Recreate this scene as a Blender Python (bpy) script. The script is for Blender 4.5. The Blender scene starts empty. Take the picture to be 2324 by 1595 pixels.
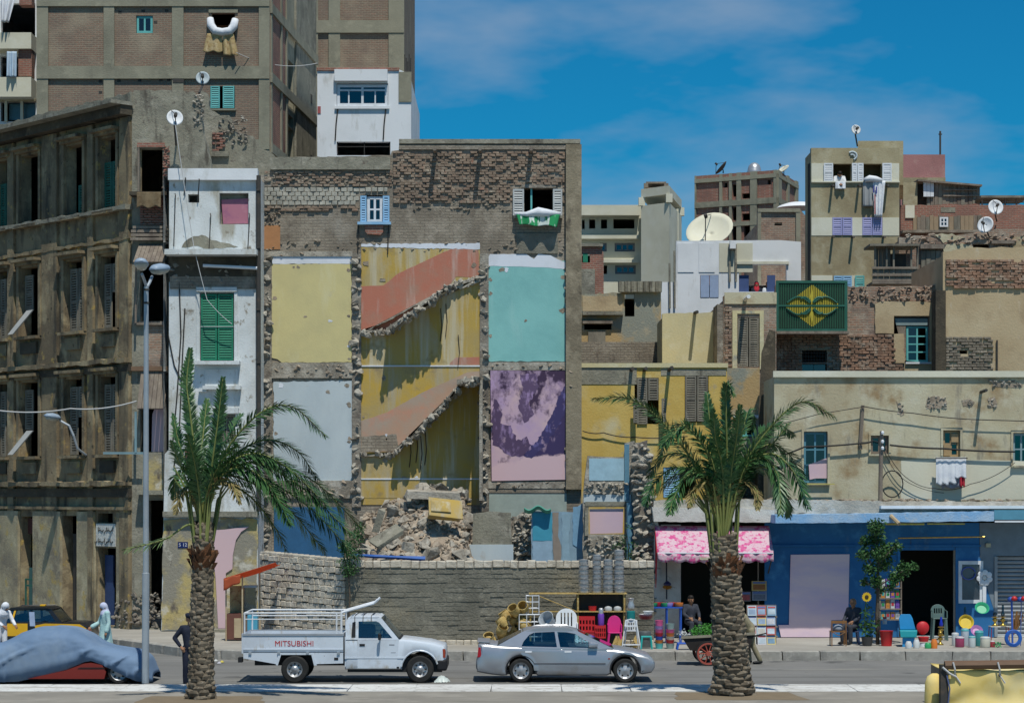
import bpy, bmesh, math, random
from mathutils import Vector, Matrix, noise
random.seed(11)
R = math.radians
sc = bpy.context.scene
col = sc.collection
# ------------------------------------------------------------------ camera
F, H, CX, HY = 4940.0, 4.6, 1162.0, 1120.0      # focal length and principal point in units of a 2324 px wide picture, eye height in m
cam_data = bpy.data.cameras.new('camera'); cam = bpy.data.objects.new('camera', cam_data); col.objects.link(cam)
cam.location = (0, 0, H); cam.rotation_euler = (R(90), 0, 0)
cam_data.sensor_width = 36.0; cam_data.lens = 36.0 * F / 2324.0
cam_data.shift_y = (HY - 797.5) / 2324.0
cam_data.clip_start = 0.5; cam_data.clip_end = 5000
sc.camera = cam
# ------------------------------------------------------------------ sky and sun
ELEV, AZX = R(64), 0.105
SUN = Vector((AZX, -math.sqrt(math.cos(ELEV)**2 - AZX**2), math.sin(ELEV)))      # towards the sun
world = bpy.data.worlds.new('World'); sc.world = world; world.use_nodes = True
wn, wl = world.node_tree.nodes, world.node_tree.links
wn.clear()
wo = wn.new('ShaderNodeOutputWorld'); bg = wn.new('ShaderNodeBackground'); sky = wn.new('ShaderNodeTexSky')
sky.sky_type = 'NISHITA'; sky.sun_disc = False; sky.sun_elevation = ELEV; sky.sun_rotation = math.atan2(SUN.x, SUN.y)
sky.altitude = 0; sky.air_density = 1.0; sky.dust_density = 0.0; sky.ozone_density = 4.0
tint = wn.new('ShaderNodeMix'); tint.data_type = 'RGBA'; tint.blend_type = 'MULTIPLY'; tint.inputs[0].default_value = 1.0
tint.inputs[7].default_value = (0.055, 0.72, 1.0, 1)
tc = wn.new('ShaderNodeTexCoord'); mp = wn.new('ShaderNodeMapping'); mp.inputs['Rotation'].default_value = (0, R(-28), 0); mp.inputs['Scale'].default_value = (3.2, 1.5, 9.0)
nz = wn.new('ShaderNodeTexNoise'); nz.inputs['Scale'].default_value = 2.1; nz.inputs['Detail'].default_value = 5; nz.inputs['Roughness'].default_value = 0.55
mr = wn.new('ShaderNodeMapRange'); mr.inputs[1].default_value = 0.46; mr.inputs[2].default_value = 0.8; mr.inputs[3].default_value = 0.0; mr.inputs[4].default_value = 0.78
cl = wn.new('ShaderNodeMix'); cl.data_type = 'RGBA'; cl.inputs[7].default_value = (3.9, 5.0, 6.6, 1)
wl.new(tc.outputs['Generated'], mp.inputs['Vector']); wl.new(mp.outputs[0], nz.inputs['Vector']); wl.new(nz.outputs[0], mr.inputs[0])
wl.new(sky.outputs[0], tint.inputs[6]); wl.new(tint.outputs[2], cl.inputs[6]); wl.new(mr.outputs[0], cl.inputs[0])
wl.new(cl.outputs[2], bg.inputs['Color']); bg.inputs['Strength'].default_value = 0.1; wl.new(bg.outputs[0], wo.inputs['Surface'])
sl = bpy.data.lights.new('sun', 'SUN'); sl.energy = 5.0; sl.angle = R(0.55); sl.color = (1.0, 0.965, 0.86)
so = bpy.data.objects.new('sun', sl); col.objects.link(so); so.rotation_euler = SUN.to_track_quat('Z', 'Y').to_euler(); so.location = (10, -20, 60)
vs = sc.view_settings; vs.view_transform = 'Standard'; vs.look = 'None'; vs.exposure = -0.38; vs.gamma = 1.0; vs.use_curve_mapping = False
sc.cycles.max_bounces = 6; sc.cycles.diffuse_bounces = 3; sc.cycles.transparent_max_bounces = 12

# ------------------------------------------------------------------ materials
def mk(name, base, layers=(), rough=0.85, bump=0.0, bscale=25, metal=0.0, spec=0.3, brick=None):
    """base colour, then layers (colour, scale, lo, hi[, z stretch[, (origin, direction)]]) mixed in by noise; brick=(c1, c2, mortar, width, height)"""
    m = bpy.data.materials.new(name); m.use_nodes = True
    n, l = m.node_tree.nodes, m.node_tree.links
    bs = n['Principled BSDF']; bs.inputs['Roughness'].default_value = rough; bs.inputs['Metallic'].default_value = metal
    bs.inputs['Specular IOR Level'].default_value = spec
    geo = n.new('ShaderNodeNewGeometry'); pos = geo.outputs['Position']
    cur = None; hgt = None
    def rgb(c):
        x = n.new('ShaderNodeRGB'); x.outputs[0].default_value = (*c, 1); return x.outputs[0]
    if brick:
        c1, c2, mo, bw, bh = brick
        sp = n.new('ShaderNodeSeparateXYZ'); l.new(pos, sp.inputs[0])
        ad = n.new('ShaderNodeMath'); ad.operation = 'MULTIPLY_ADD'; ad.inputs[1].default_value = 0.97; l.new(sp.outputs[1], ad.inputs[0]); l.new(sp.outputs[0], ad.inputs[2])
        cb = n.new('ShaderNodeCombineXYZ'); l.new(ad.outputs[0], cb.inputs[0]); l.new(sp.outputs[2], cb.inputs[1])
        bt = n.new('ShaderNodeTexBrick'); l.new(cb.outputs[0], bt.inputs['Vector'])
        bt.inputs['Color1'].default_value = (*c1, 1); bt.inputs['Color2'].default_value = (*c2, 1); bt.inputs['Mortar'].default_value = (*mo, 1)
        bt.inputs['Scale'].default_value = 1.0; bt.inputs['Brick Width'].default_value = bw; bt.inputs['Row Height'].default_value = bh
        bt.inputs['Mortar Size'].default_value = bh * 0.14; bt.inputs['Bias'].default_value = 0.0
        cur = bt.outputs['Color']; hgt = bt.outputs['Fac']
    else:
        cur = rgb(base)
    for ly in layers:
        c, s, lo, hi = ly[:4]; zs = ly[4] if len(ly) > 4 else 1.0; gr = ly[5] if len(ly) > 5 else None
        ma = n.new('ShaderNodeMapping'); ma.inputs['Scale'].default_value = s if isinstance(s, tuple) else (s, s, s * zs); ma.inputs['Location'].default_value = (random.uniform(0, 50), random.uniform(0, 50), random.uniform(0, 50))
        l.new(pos, ma.inputs['Vector'])
        t = n.new('ShaderNodeTexNoise'); t.inputs['Scale'].default_value = 1.0; t.inputs['Detail'].default_value = 6; t.inputs['Roughness'].default_value = 0.62
        l.new(ma.outputs[0], t.inputs['Vector']); fac = t.outputs[0]
        if gr:
            su = n.new('ShaderNodeVectorMath'); su.operation = 'SUBTRACT'; su.inputs[1].default_value = gr[0]; l.new(pos, su.inputs[0])
            dt = n.new('ShaderNodeVectorMath'); dt.operation = 'DOT_PRODUCT'; dt.inputs[1].default_value = gr[1]; l.new(su.outputs[0], dt.inputs[0])
            a = n.new('ShaderNodeMath'); a.operation = 'ADD'; l.new(fac, a.inputs[0]); l.new(dt.outputs['Value'], a.inputs[1]); fac = a.outputs[0]
        rg = n.new('ShaderNodeMapRange'); rg.inputs[1].default_value = lo; rg.inputs[2].default_value = hi; l.new(fac, rg.inputs[0])
        mx = n.new('ShaderNodeMix'); mx.data_type = 'RGBA'; l.new(rg.outputs[0], mx.inputs[0]); l.new(cur, mx.inputs[6]); mx.inputs[7].default_value = (*c, 1)
        cur = mx.outputs[2]
    l.new(cur, bs.inputs['Base Color'])
    if bump:
        t = n.new('ShaderNodeTexNoise'); t.inputs['Scale'].default_value = bscale; t.inputs['Detail'].default_value = 6; t.inputs['Roughness'].default_value = 0.65; l.new(pos, t.inputs['Vector'])
        h = t.outputs[0]
        if hgt is not None:
            a = n.new('ShaderNodeMath'); a.operation = 'MULTIPLY_ADD'; a.inputs[1].default_value = -1.2; l.new(hgt, a.inputs[0]); l.new(h, a.inputs[2]); h = a.outputs[0]
        b = n.new('ShaderNodeBump'); b.inputs['Strength'].default_value = bump; b.inputs['Distance'].default_value = 0.05; l.new(h, b.inputs['Height']); l.new(b.outputs[0], bs.inputs['Normal'])
    return m
def glass(name, tint, alpha=0.45, rough=0.04):
    m = bpy.data.materials.new(name); m.use_nodes = True; n, l = m.node_tree.nodes, m.node_tree.links
    n.clear(); o = n.new('ShaderNodeOutputMaterial'); tr = n.new('ShaderNodeBsdfTransparent'); tr.inputs[0].default_value = (*tint, 1)
    gl = n.new('ShaderNodeBsdfGlossy'); gl.inputs['Roughness'].default_value = rough; gl.inputs[0].default_value = (0.9, 0.95, 1, 1)
    fr = n.new('ShaderNodeFresnel'); fr.inputs[0].default_value = 1.5
    a = n.new('ShaderNodeMath'); a.operation = 'MULTIPLY_ADD'; a.inputs[1].default_value = 1.2; a.inputs[2].default_value = 0.03; l.new(fr.outputs[0], a.inputs[0])
    mx = n.new('ShaderNodeMixShader'); l.new(a.outputs[0], mx.inputs[0]); l.new(tr.outputs[0], mx.inputs[1]); l.new(gl.outputs[0], mx.inputs[2]); l.new(mx.outputs[0], o.inputs[0])
    return m
MT = {}
def flat(name, c, rough=0.6, metal=0.0, spec=0.4, var=0.25):
    if name not in MT:
        d = tuple(max(0, x * (1 - var)) for x in c)
        MT[name] = mk(name, c, [(d, 3.5, 0.35, 0.75), (tuple(x * (1 - var * .6) for x in c), 21, 0.45, 0.8)], rough, 0.08, 60, metal, spec)
    return MT[name]
A_ = lambda *a, **k: mk(*a, **k)
M = {
 'asphalt': A_('asphalt', (.195, .193, .186), [((.155, .153, .147), .5, .4, .7), ((.24, .233, .22), .22, .45, .7), ((.2, .19, .18), 40, .5, .8), ((.1, .1, .097), 1.0, .6, .68, 1), ((.13, .128, .12), (.07, 1.7, 1), .52, .68), ((.3, .285, .25), (.15, .9, 1), .6, .72), ((.05, .05, .05), 2.6, .68, .72)], .9, .35, 60),
 'pavement': A_('pavement', (.36, .34, .3), [((.28, .26, .23), .6, .4, .7), ((.43, .41, .37), .3, .5, .7), ((.3, .27, .24), 12, .55, .8)], .9, .3, 40),
 'foreground': A_('foreground_paving', (.28, .26, .225), [((.22, .205, .18), .45, .4, .65), ((.34, .315, .275), .8, .5, .7), ((.17, .155, .13), (.25, 1.6, 1), .56, .68), ((.27, .24, .2), 20, .55, .8)], .92, .3, 45),
 'earth': A_('bare_ground', (.13, .115, .09), [((.09, .08, .065), .05, .42, .66)], .95),
 'palekerb': A_('pale_kerb', (.66, .66, .64), [((.5, .49, .47), .8, .45, .7), ((.34, .32, .29), 5, .54, .68), ((.3, .27, .22), (.4, 3, 1), .56, .68), ((.16, .15, .14), 9, .64, .7)], .85, .3, 40),
 'kerb': A_('kerb_stone', (.36, .345, .31), [((.25, .24, .22), 1.5, .4, .65), ((.45, .43, .39), 5, .5, .7)], .9, .4, 30),
 'party': A_('party_wall_plaster', (.31, .27, .215), [((.2, .17, .135), .8, .4, .6), ((.4, .35, .285), 1.7, .5, .75), ((.15, .125, .1), 5, .58, .7, .6), ((.39, .36, .31), .5, .55, .75)], .95, .6, 12, brick=((.31, .27, .215), (.27, .23, .18), (.2, .17, .135), .27, .095)),
 'brown': A_('brown_stucco', (.27, .212, .13), [((.16, .124, .08), .7, .42, .6), ((.4, .325, .2), 1.2, .52, .68), ((.07, .06, .045), 1.9, .53, .68, .16), ((.42, .3, .1), 2.5, .6, .7), ((.045, .04, .03), 4.2, .62, .72)], .95, .4, 14),
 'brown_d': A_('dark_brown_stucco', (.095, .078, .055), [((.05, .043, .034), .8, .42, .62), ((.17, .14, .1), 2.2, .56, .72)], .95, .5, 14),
 'greystucco': A_('grey_stucco', (.27, .255, .2), [((.19, .18, .145), .9, .4, .65), ((.36, .34, .28), 2, .52, .72), ((.09, .08, .065), 2.6, .56, .7, .25), ((.14, .12, .1), 6, .6, .7)], .95, .6, 12),
 'white': A_('white_stucco', (.66, .69, .70), [((.52, .54, .53), .7, .42, .66), ((.4, .38, .32), 1.6, .54, .68, .3), ((.27, .24, .19), 3.6, .61, .68, .7), ((.2, .17, .13), .9, .63, .7), ((.36, .22, .14), 5, .7, .76)], .9, .3, 16),
 'white2': A_('clean_white_stucco', (.74, .76, .79), [((.62, .64, .66), .5, .45, .7), ((.5, .5, .48), 2, .6, .75, .3)], .9, .15, 20),
 'ochrebase': A_('flaking_ochre', (.46, .37, .16), [((.27, .25, .2), .9, .42, .55), ((.55, .52, .44), 1.6, .55, .66), ((.13, .11, .09), 2.4, .6, .72, .5)], .95, .5, 12),
 'towerbrick': A_('tower_brick', (.3, .2, .15), [((.2, .15, .12), 1.2, .45, .75), ((.36, .3, .22), .6, .5, .8)], .95, .5, 10, brick=((.26, .165, .12), (.2, .145, .11), (.28, .245, .185), .26, .085)),
 'redbrick': A_('red_brick', (.3, .14, .1), [((.2, .11, .09), .9, .45, .7)], .95, .5, 10, brick=((.35, .14, .1), (.25, .12, .09), (.32, .25, .2), .26, .085)),
 'tanbrick': A_('tan_brick', (.3, .2, .15), [((.4, .36, .3), .8, .52, .7), ((.17, .12, .1), 1.6, .5, .7)], .95, .7, 8, brick=((.34, .2, .14), (.27, .2, .15), (.36, .31, .25), .25, .085)),
 'concrete': A_('raw_concrete', (.28, .265, .2), [((.2, .19, .145), .6, .42, .68), ((.34, .32, .24), 2.2, .52, .75), ((.12, .115, .09), 1.4, .6, .75, .15)], .95, .3, 16),
 'darkroom': A_('unlit_room_plaster', (.1, .095, .085), [], .95),  # plaster coloured dark for the unlit shop interior
 'yellowroom': A_('yellow_room_paint', (.6, .525, .26), [((.52, .46, .24), .9, .4, .7), ((.64, .6, .38), 1.5, .55, .78, .25), ((.5, .46, .33), 2.5, .66, .8)], .85, .12, 20),
 'whiteband': A_('white_distemper', (.68, .71, .78), [((.56, .58, .62), 1.2, .45, .7)], .9, .1, 20),
 'paleblue': A_('pale_blue_room_paint', (.47, .54, .58), [((.42, .48, .51), .5, .4, .65), ((.52, .58, .6), .9, .5, .75, .3), ((.42, .42, .4), 2, .66, .78)], .85, .1, 20),
 'turq': A_('turquoise_room_paint', (.24, .52, .50), [((.19, .44, .43), .8, .42, .68), ((.34, .57, .55), 1.2, .55, .78, .2), ((.2, .4, .38), 2, .68, .8)], .85, .12, 20),
 'stairyellow': A_('stairwell_ochre_paint', (.46, .315, .075), [((.4, .3, .12), .9, .42, .62), ((.5, .44, .3), 3.0, .5, .64, .07), ((.42, .36, .24), 1.1, .56, .7, .4), ((.3, .23, .11), 1.6, .6, .74)], .85, .15, 20),
 'stairyellow2': A_('faded_stairwell_ochre', (.42, .31, .12), [((.5, .33, .06), 1.1, .45, .65), ((.4, .35, .25), 3.5, .5, .68, .1), ((.26, .2, .12), 1.4, .6, .74)], .85, .15, 20),
 'stairred': A_('stairwell_red_paint', (.45, .17, .115), [((.38, .22, .16), 1.0, .42, .66), ((.5, .36, .31), 3.0, .55, .72, .12), ((.34, .27, .22), 1.6, .62, .76)], .85, .15, 20),
 'stairred2': A_('faded_stairwell_red', (.43, .28, .2), [((.38, .31, .25), .9, .4, .62), ((.52, .25, .17), 1.4, .52, .7)], .85, .15, 20),
 'rubble': A_('rubble_stone', (.42, .385, .325), [((.22, .195, .16), 1.9, .42, .6), ((.5, .475, .42), 2.6, .54, .7), ((.13, .11, .09), 6, .56, .7)], .95, .7, 14),
 'rubble_d': A_('dark_rubble', (.26, .23, .19), [((.15, .13, .11), 2, .42, .62), ((.38, .35, .3), 3, .52, .7)], .95, .7, 14),
 'rubblewarm': A_('earthy_rubble', (.36, .29, .22), [((.22, .18, .14), 2.2, .42, .62), ((.46, .4, .32), 3.3, .52, .7)], .95, .6, 18),
 'stone': A_('limestone_block', (.54, .49, .405), [((.41, .365, .295), 2, .42, .62), ((.63, .59, .51), 3.5, .52, .7)], .95, .5, 25),
 'mortar': A_('wall_mortar', (.2, .175, .14), [((.14, .12, .1), 4, .42, .66)], .95, .6, 20),
 'render': A_('rough_grey_render', (.205, .196, .16), [((.14, .135, .11), .9, .42, .62), ((.27, .255, .21), 2.4, .52, .7), ((.29, .25, .17), .5, .58, .75), ((.09, .085, .07), 3, .62, .72, 3)], .95, .8, 15),
 'cream': A_('cream_stucco', (.5, .455, .32), [((.42, .36, .24), .45, .45, .6), ((.56, .53, .41), .9, .5, .7), ((.31, .22, .12), .8, .54, .68), ((.26, .23, .18), 2.2, .58, .7, .25), ((.2, .17, .13), 5, .66, .72)], .92, .3, 14),
 'yellow': A_('yellow_stucco', (.58, .42, .13), [((.5, .33, .07), .6, .42, .65), ((.58, .5, .3), 1.0, .52, .72), ((.34, .3, .22), 2.2, .62, .74)], .92, .25, 14),
 'paleyellow': A_('pale_yellow_stucco', (.58, .51, .30), [((.5, .46, .3), .7, .42, .65), ((.3, .3, .26), .9, .6, .68), ((.62, .58, .42), 2, .52, .72)], .92, .25, 14),
 'ochre': A_('ochre_and_grey_stucco', (.42, .3, .15), [((.26, .27, .23), .55, .46, .54), ((.5, .42, .28), 1.3, .56, .72)], .92, .4, 14),
 'tan': A_('tan_stucco', (.44, .34, .21), [((.5, .41, .27), .5, .42, .65), ((.36, .27, .17), 1.2, .52, .72), ((.52, .46, .36), 2.6, .62, .76, .4)], .92, .3, 14),
 'olive': A_('olive_tan_stucco', (.38, .33, .21), [((.28, .23, .14), .6, .42, .6), ((.46, .42, .3), 1.1, .52, .72), ((.26, .21, .12), 1.8, .6, .74)], .92, .3, 14),
 'offwhite': A_('off_white_stucco', (.64, .62, .5), [((.56, .54, .43), .4, .42, .65), ((.68, .67, .58), .9, .52, .72)], .9, .15, 14),
 'pinkwall': A_('pink_stucco', (.4, .19, .18), [((.33, .16, .15), .8, .42, .65), ((.45, .27, .24), 1.6, .55, .75)], .92, .3, 14),
 'shopblue': A_('blue_shop_paint', (.026, .155, .37), [((.1, .2, .32), 1.6, .6, .7, .3), ((.06, .075, .1), 3.3, .64, .72, .3), ((.02, .12, .29), .7, .42, .68), ((.06, .25, .5), 1.7, .55, .75)], .7, .1, 20),
 'slabblue': A_('weathered_blue_paint', (.22, .42, .68), [((.36, .5, .66), 1.5, .42, .6), ((.5, .52, .52), 3, .56, .7), ((.14, .15, .17), 5, .64, .74, 2)], .85, .4, 18),
 'slabwhite': A_('weathered_white_paint', (.62, .62, .58), [((.48, .46, .42), 1.4, .42, .62), ((.25, .23, .2), 3.5, .6, .72, 2)], .9, .4, 18),
 'roofdebris': A_('roof_screed', (.48, .45, .39), [((.36, .33, .28), 1.2, .42, .62), ((.58, .56, .52), 2.6, .5, .7), ((.2, .17, .14), 5, .62, .72, 3)], .95, .6, 14),
 'shutgrey': A_('weathered_shutter_wood', (.22, .20, .16), [((.13, .12, .1), 2.5, .42, .66, .3), ((.3, .28, .24), 5, .55, .75, .3)], .9, .3, 30),
 'oldwood': A_('weathered_wood', (.24, .2, .16), [((.15, .12, .1), 3, .42, .66, .2), ((.33, .29, .24), 6, .55, .75, .2)], .9, .4, 30),
 'greenpaint': A_('green_shutter_paint', (.02, .21, .12), [((.015, .15, .09), 1.5, .42, .68), ((.04, .25, .15), 4, .55, .75)], .6, .1, 30),
 'turqpaint': A_('turquoise_paint', (.14, .46, .45), [((.1, .36, .36), 2, .42, .68)], .6, .1, 30),
 'bluepaint': A_('light_blue_paint', (.22, .43, .66), [((.32, .52, .72), 2, .42, .68)], .6, .1, 30),
 'lilac': A_('lilac_shutter_paint', (.36, .36, .62), [((.28, .29, .54), 2, .42, .68)], .6, .1, 30),
 'whitepaint': A_('white_paint', (.7, .73, .78), [((.58, .6, .62), 2, .45, .7)], .55, .1, 30),
 'darkgreen': A_('dark_green_paint', (.02, .1, .07), [((.03, .13, .1), 3, .42, .68)], .6, .1, 30),
 'pink': A_('pale_pink_cutout', (.63, .45, .47), [((.56, .42, .5), .35, .45, .7)], .8),
 'pinkboard': A_('lilac_pink_cutout', (.83, .64, .68), [((.62, .5, .68), .28, .42, .66, 3.5)], .8),
 'oldpil': A_('brown_grey_stucco', (.26, .22, .155), [((.18, .15, .105), .8, .42, .62), ((.34, .29, .21), 1.8, .52, .7), ((.1, .085, .065), 3, .58, .72, .4)], .95, .5, 12),
 'pinkdark': A_('rose_cutout', (.42, .17, .23), [((.33, .13, .22), 2.2, .5, .66), ((.5, .24, .3), 1.2, .55, .7)], .8),
 'galv': A_('galvanised_steel', (.38, .42, .46), [((.3, .34, .38), 1.5, .42, .68)], .5, .05, 40, .35),
 'aluminium': A_('dull_aluminium', (.52, .53, .54), [((.4, .41, .43), 6, .42, .68)], .38, .05, 60, .6),
 'brass': A_('brass', (.6, .42, .1), [((.4, .26, .06), 6, .42, .68)], .35, 0, 40, .8),
 'iron': A_('dark_iron', (.05, .048, .045), [((.09, .07, .055), 4, .5, .7)], .75, .1, 40),
 'wire': A_('cable_rubber', (.03, .03, .03), [], .8),
 'palewire': A_('pale_cord', (.5, .5, .5), [], .8),
 'leaf': A_('palm_leaflet', (.055, .14, .045), [((.035, .095, .035), 2.5, .42, .66), ((.10, .18, .06), 5, .54, .72)], .45, 0, 10, 0, .5),
 'leafdry': A_('dry_palm_leaflet', (.25, .2, .08), [((.16, .12, .05), 3, .42, .66), ((.12, .16, .05), 4, .55, .7)], .7),
 'rachis': A_('palm_rachis', (.2, .22, .07), [((.13, .17, .05), 3, .42, .66)], .6),
 'palmtrunk': A_('palm_trunk', (.075, .06, .045), [((.045, .037, .03), 3, .42, .66)], .95, .6, 30),
 'palmboot': A_('palm_leaf_base', (.23, .19, .14), [((.12, .095, .068), 3.2, .42, .6), ((.36, .315, .25), 8, .55, .7)], .95, .5, 40),
 'palmfibre': A_('rusty_palm_fibre', (.17, .075, .035), [((.09, .045, .025), 5, .42, .66)], .95, .6, 40),
 'treeleaf': A_('tree_leaf', (.045, .12, .03), [((.025, .075, .02), 4, .42, .66), ((.10, .19, .045), 6, .55, .72)], .5, 0, 10, 0, .4),
 'bark': A_('young_bark', (.12, .095, .07), [((.07, .055, .045), 6, .42, .66)], .95, .5, 40),
 'tyre': A_('tyre_rubber', (.022, .022, .022), [((.05, .047, .042), 5, .5, .75)], .85),
 'plasticblack': A_('black_trim', (.018, .018, .02), [], .55),
 'truckpaint': A_('pale_blue_white_car_paint', (.60, .66, .74), [((.5, .54, .6), 1.4, .48, .7), ((.42, .39, .34), 4, .58, .7, .4), ((.36, .32, .26), 2.5, .62, 1.0, 1, (Vector((0, 0, .55)), (0, 0, -1.1))), ((.2, .12, .07), 11, .7, .74)], .28, 0, 10, 0, .6),
 'silver': A_('silver_car_paint', (.40, .42, .46), [((.33, .34, .37), .8, .5, .8), ((.3, .27, .23), 2.5, .62, 1.0, 1, (Vector((0, 0, .45)), (0, 0, -1.1)))], .32, 0, 10, .55, .6),
 'taxiblack': A_('black_car_paint', (.012, .012, .014), [((.05, .045, .04), 2, .55, .8)], .3, 0, 10, 0, .6),
 'taxiyellow': A_('yellow_car_paint', (.75, .42, .012), [((.62, .34, .012), 1.4, .5, .75)], .32, 0, 10, 0, .6),
 'redcar': A_('dark_red_car_paint', (.2, .02, .012), [((.12, .015, .01), 1.4, .5, .75)], .4, 0, 10, 0, .5),
 'rim': A_('wheel_rim', (.45, .46, .48), [((.3, .3, .31), 6, .45, .7)], .4, 0, 10, .5),
 'carcover': A_('blue_grey_car_cover', (.155, .235, .36), [((.12, .19, .30), 1.1, .42, .66), ((.22, .29, .38), .7, .55, .75)], .75, .15, 90),
 'canvas': A_('yellow_canvas', (.78, .6, .2), [((.8, .68, .36), .7, .42, .64), ((.7, .5, .12), 1.6, .52, .72)], .8, .12, 70),
 'orangetarp': A_('orange_tarp', (.62, .17, .075), [((.5, .13, .06), 1.8, .42, .66)], .7, .1, 20),
 'skin': A_('skin', (.3, .155, .09), [], .6),
 'hair': A_('black_hair', (.012, .01, .009), [], .6),
 'clothnavy': A_('navy_uniform_cloth', (.014, .018, .035), [((.02, .026, .048), 6, .45, .7)], .9, .2, 40),
 'clothmint': A_('pale_mint_cloth', (.40, .60, .60), [((.32, .5, .52), 2.5, .45, .7), ((.5, .66, .65), 5, .5, .7)], .9, .3, 25),
 'clothlilac': A_('pale_lilac_cloth', (.55, .58, .74), [((.45, .48, .66), 4, .45, .7)], .9, .2, 40),
 'clothwhite': A_('white_cloth', (.72, .74, .78), [((.58, .61, .68), 4, .45, .7)], .9, .3, 30),
 'clothkhaki': A_('khaki_cloth', (.3, .26, .17), [((.22, .19, .12), 4, .45, .7)], .9, .3, 30),
 'clothgrey': A_('dark_grey_cloth', (.04, .045, .06), [((.06, .065, .085), 4, .45, .7)], .9, .3, 30),
 'clothbrown': A_('brown_patterned_cloth', (.42, .31, .15), [((.25, .15, .07), 7, .5, .62), ((.55, .45, .28), 3, .52, .7)], .9, .3, 25),
 'straw': A_('straw', (.5, .36, .13), [((.36, .24, .08), 6, .42, .66), ((.6, .47, .22), 11, .52, .7)], .85, .5, 60),
 'pinkprint': A_('pink_floral_cloth', (.6, .42, .48), [((.56, .08, .25), 5.5, .52, .56), ((.6, .22, .35), 11, .55, .61)], .85, .1, 30),
 'redcloth': A_('red_cloth', (.5, .03, .05), [((.36, .02, .04), 4, .45, .7)], .85, .1, 30),
 'carglass': glass('tinted_car_glass', (.72, .82, .84)),
 'winglass': glass('window_glass', (.3, .36, .4)),
}
M['ochrebase2'] = mk('worn_ground_floor_plaster', (.36, .31, .2), [((.22, .19, .14), .9, .42, .6), ((.5, .44, .3), 1.3, .52, .7), ((.42, .31, .11), 2.2, .58, .7), ((.1, .085, .065), 1.5, .56, .74, .4)], .95, .4, 14)
M['clothbrown2'] = mk('brown_rug', (.2, .15, .09), [((.13, .09, .05), 5, .45, .65)], .95, .4, 40)

_n, _l = M['orangetarp'].node_tree.nodes, M['orangetarp'].node_tree.links      # thin tarp lets sunlight through
_t = _n.new('ShaderNodeBsdfTranslucent'); _t.inputs[0].default_value = (.75, .18, .06, 1); _x = _n.new('ShaderNodeMixShader'); _x.inputs[0].default_value = .5
_l.new(_n['Principled BSDF'].outputs[0], _x.inputs[1]); _l.new(_t.outputs[0], _x.inputs[2]); _l.new(_x.outputs[0], _n['Material Output'].inputs[0])
# ------------------------------------------------------------------ geometry helpers
def W(px, py, d): return Vector(((px - CX) * d / F, d, H - (py - HY) * d / F))
def X(px, d): return (px - CX) * d / F
def Z(py, d): return H - (py - HY) * d / F
ORG = {}
class Pl:
    """an upright plane through (x0, y0) turned by ang about Z; offsets run along its outward normal, towards the street"""
    def __init__(s, x0, y0, ang=0.0):
        s.p = Vector((x0, y0)); s.ang = ang; s.t = Vector((math.cos(ang), math.sin(ang))); s.n = Vector((math.sin(ang), -math.cos(ang)))
    def k(s, px):
        r = Vector(((px - CX) / F, 1.0)); return s.p.dot(s.n) / r.dot(s.n)
    def pt(s, px, py, o=0.0):
        k = s.k(px); return Vector(((px - CX) / F * k + s.n.x * o, k + s.n.y * o, H - (py - HY) * k / F))
    def ptz(s, px, z, o=0.0):
        k = s.k(px); return Vector(((px - CX) / F * k + s.n.x * o, k + s.n.y * o, z))
def front(d): return Pl(0.0, d, 0.0)
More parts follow.
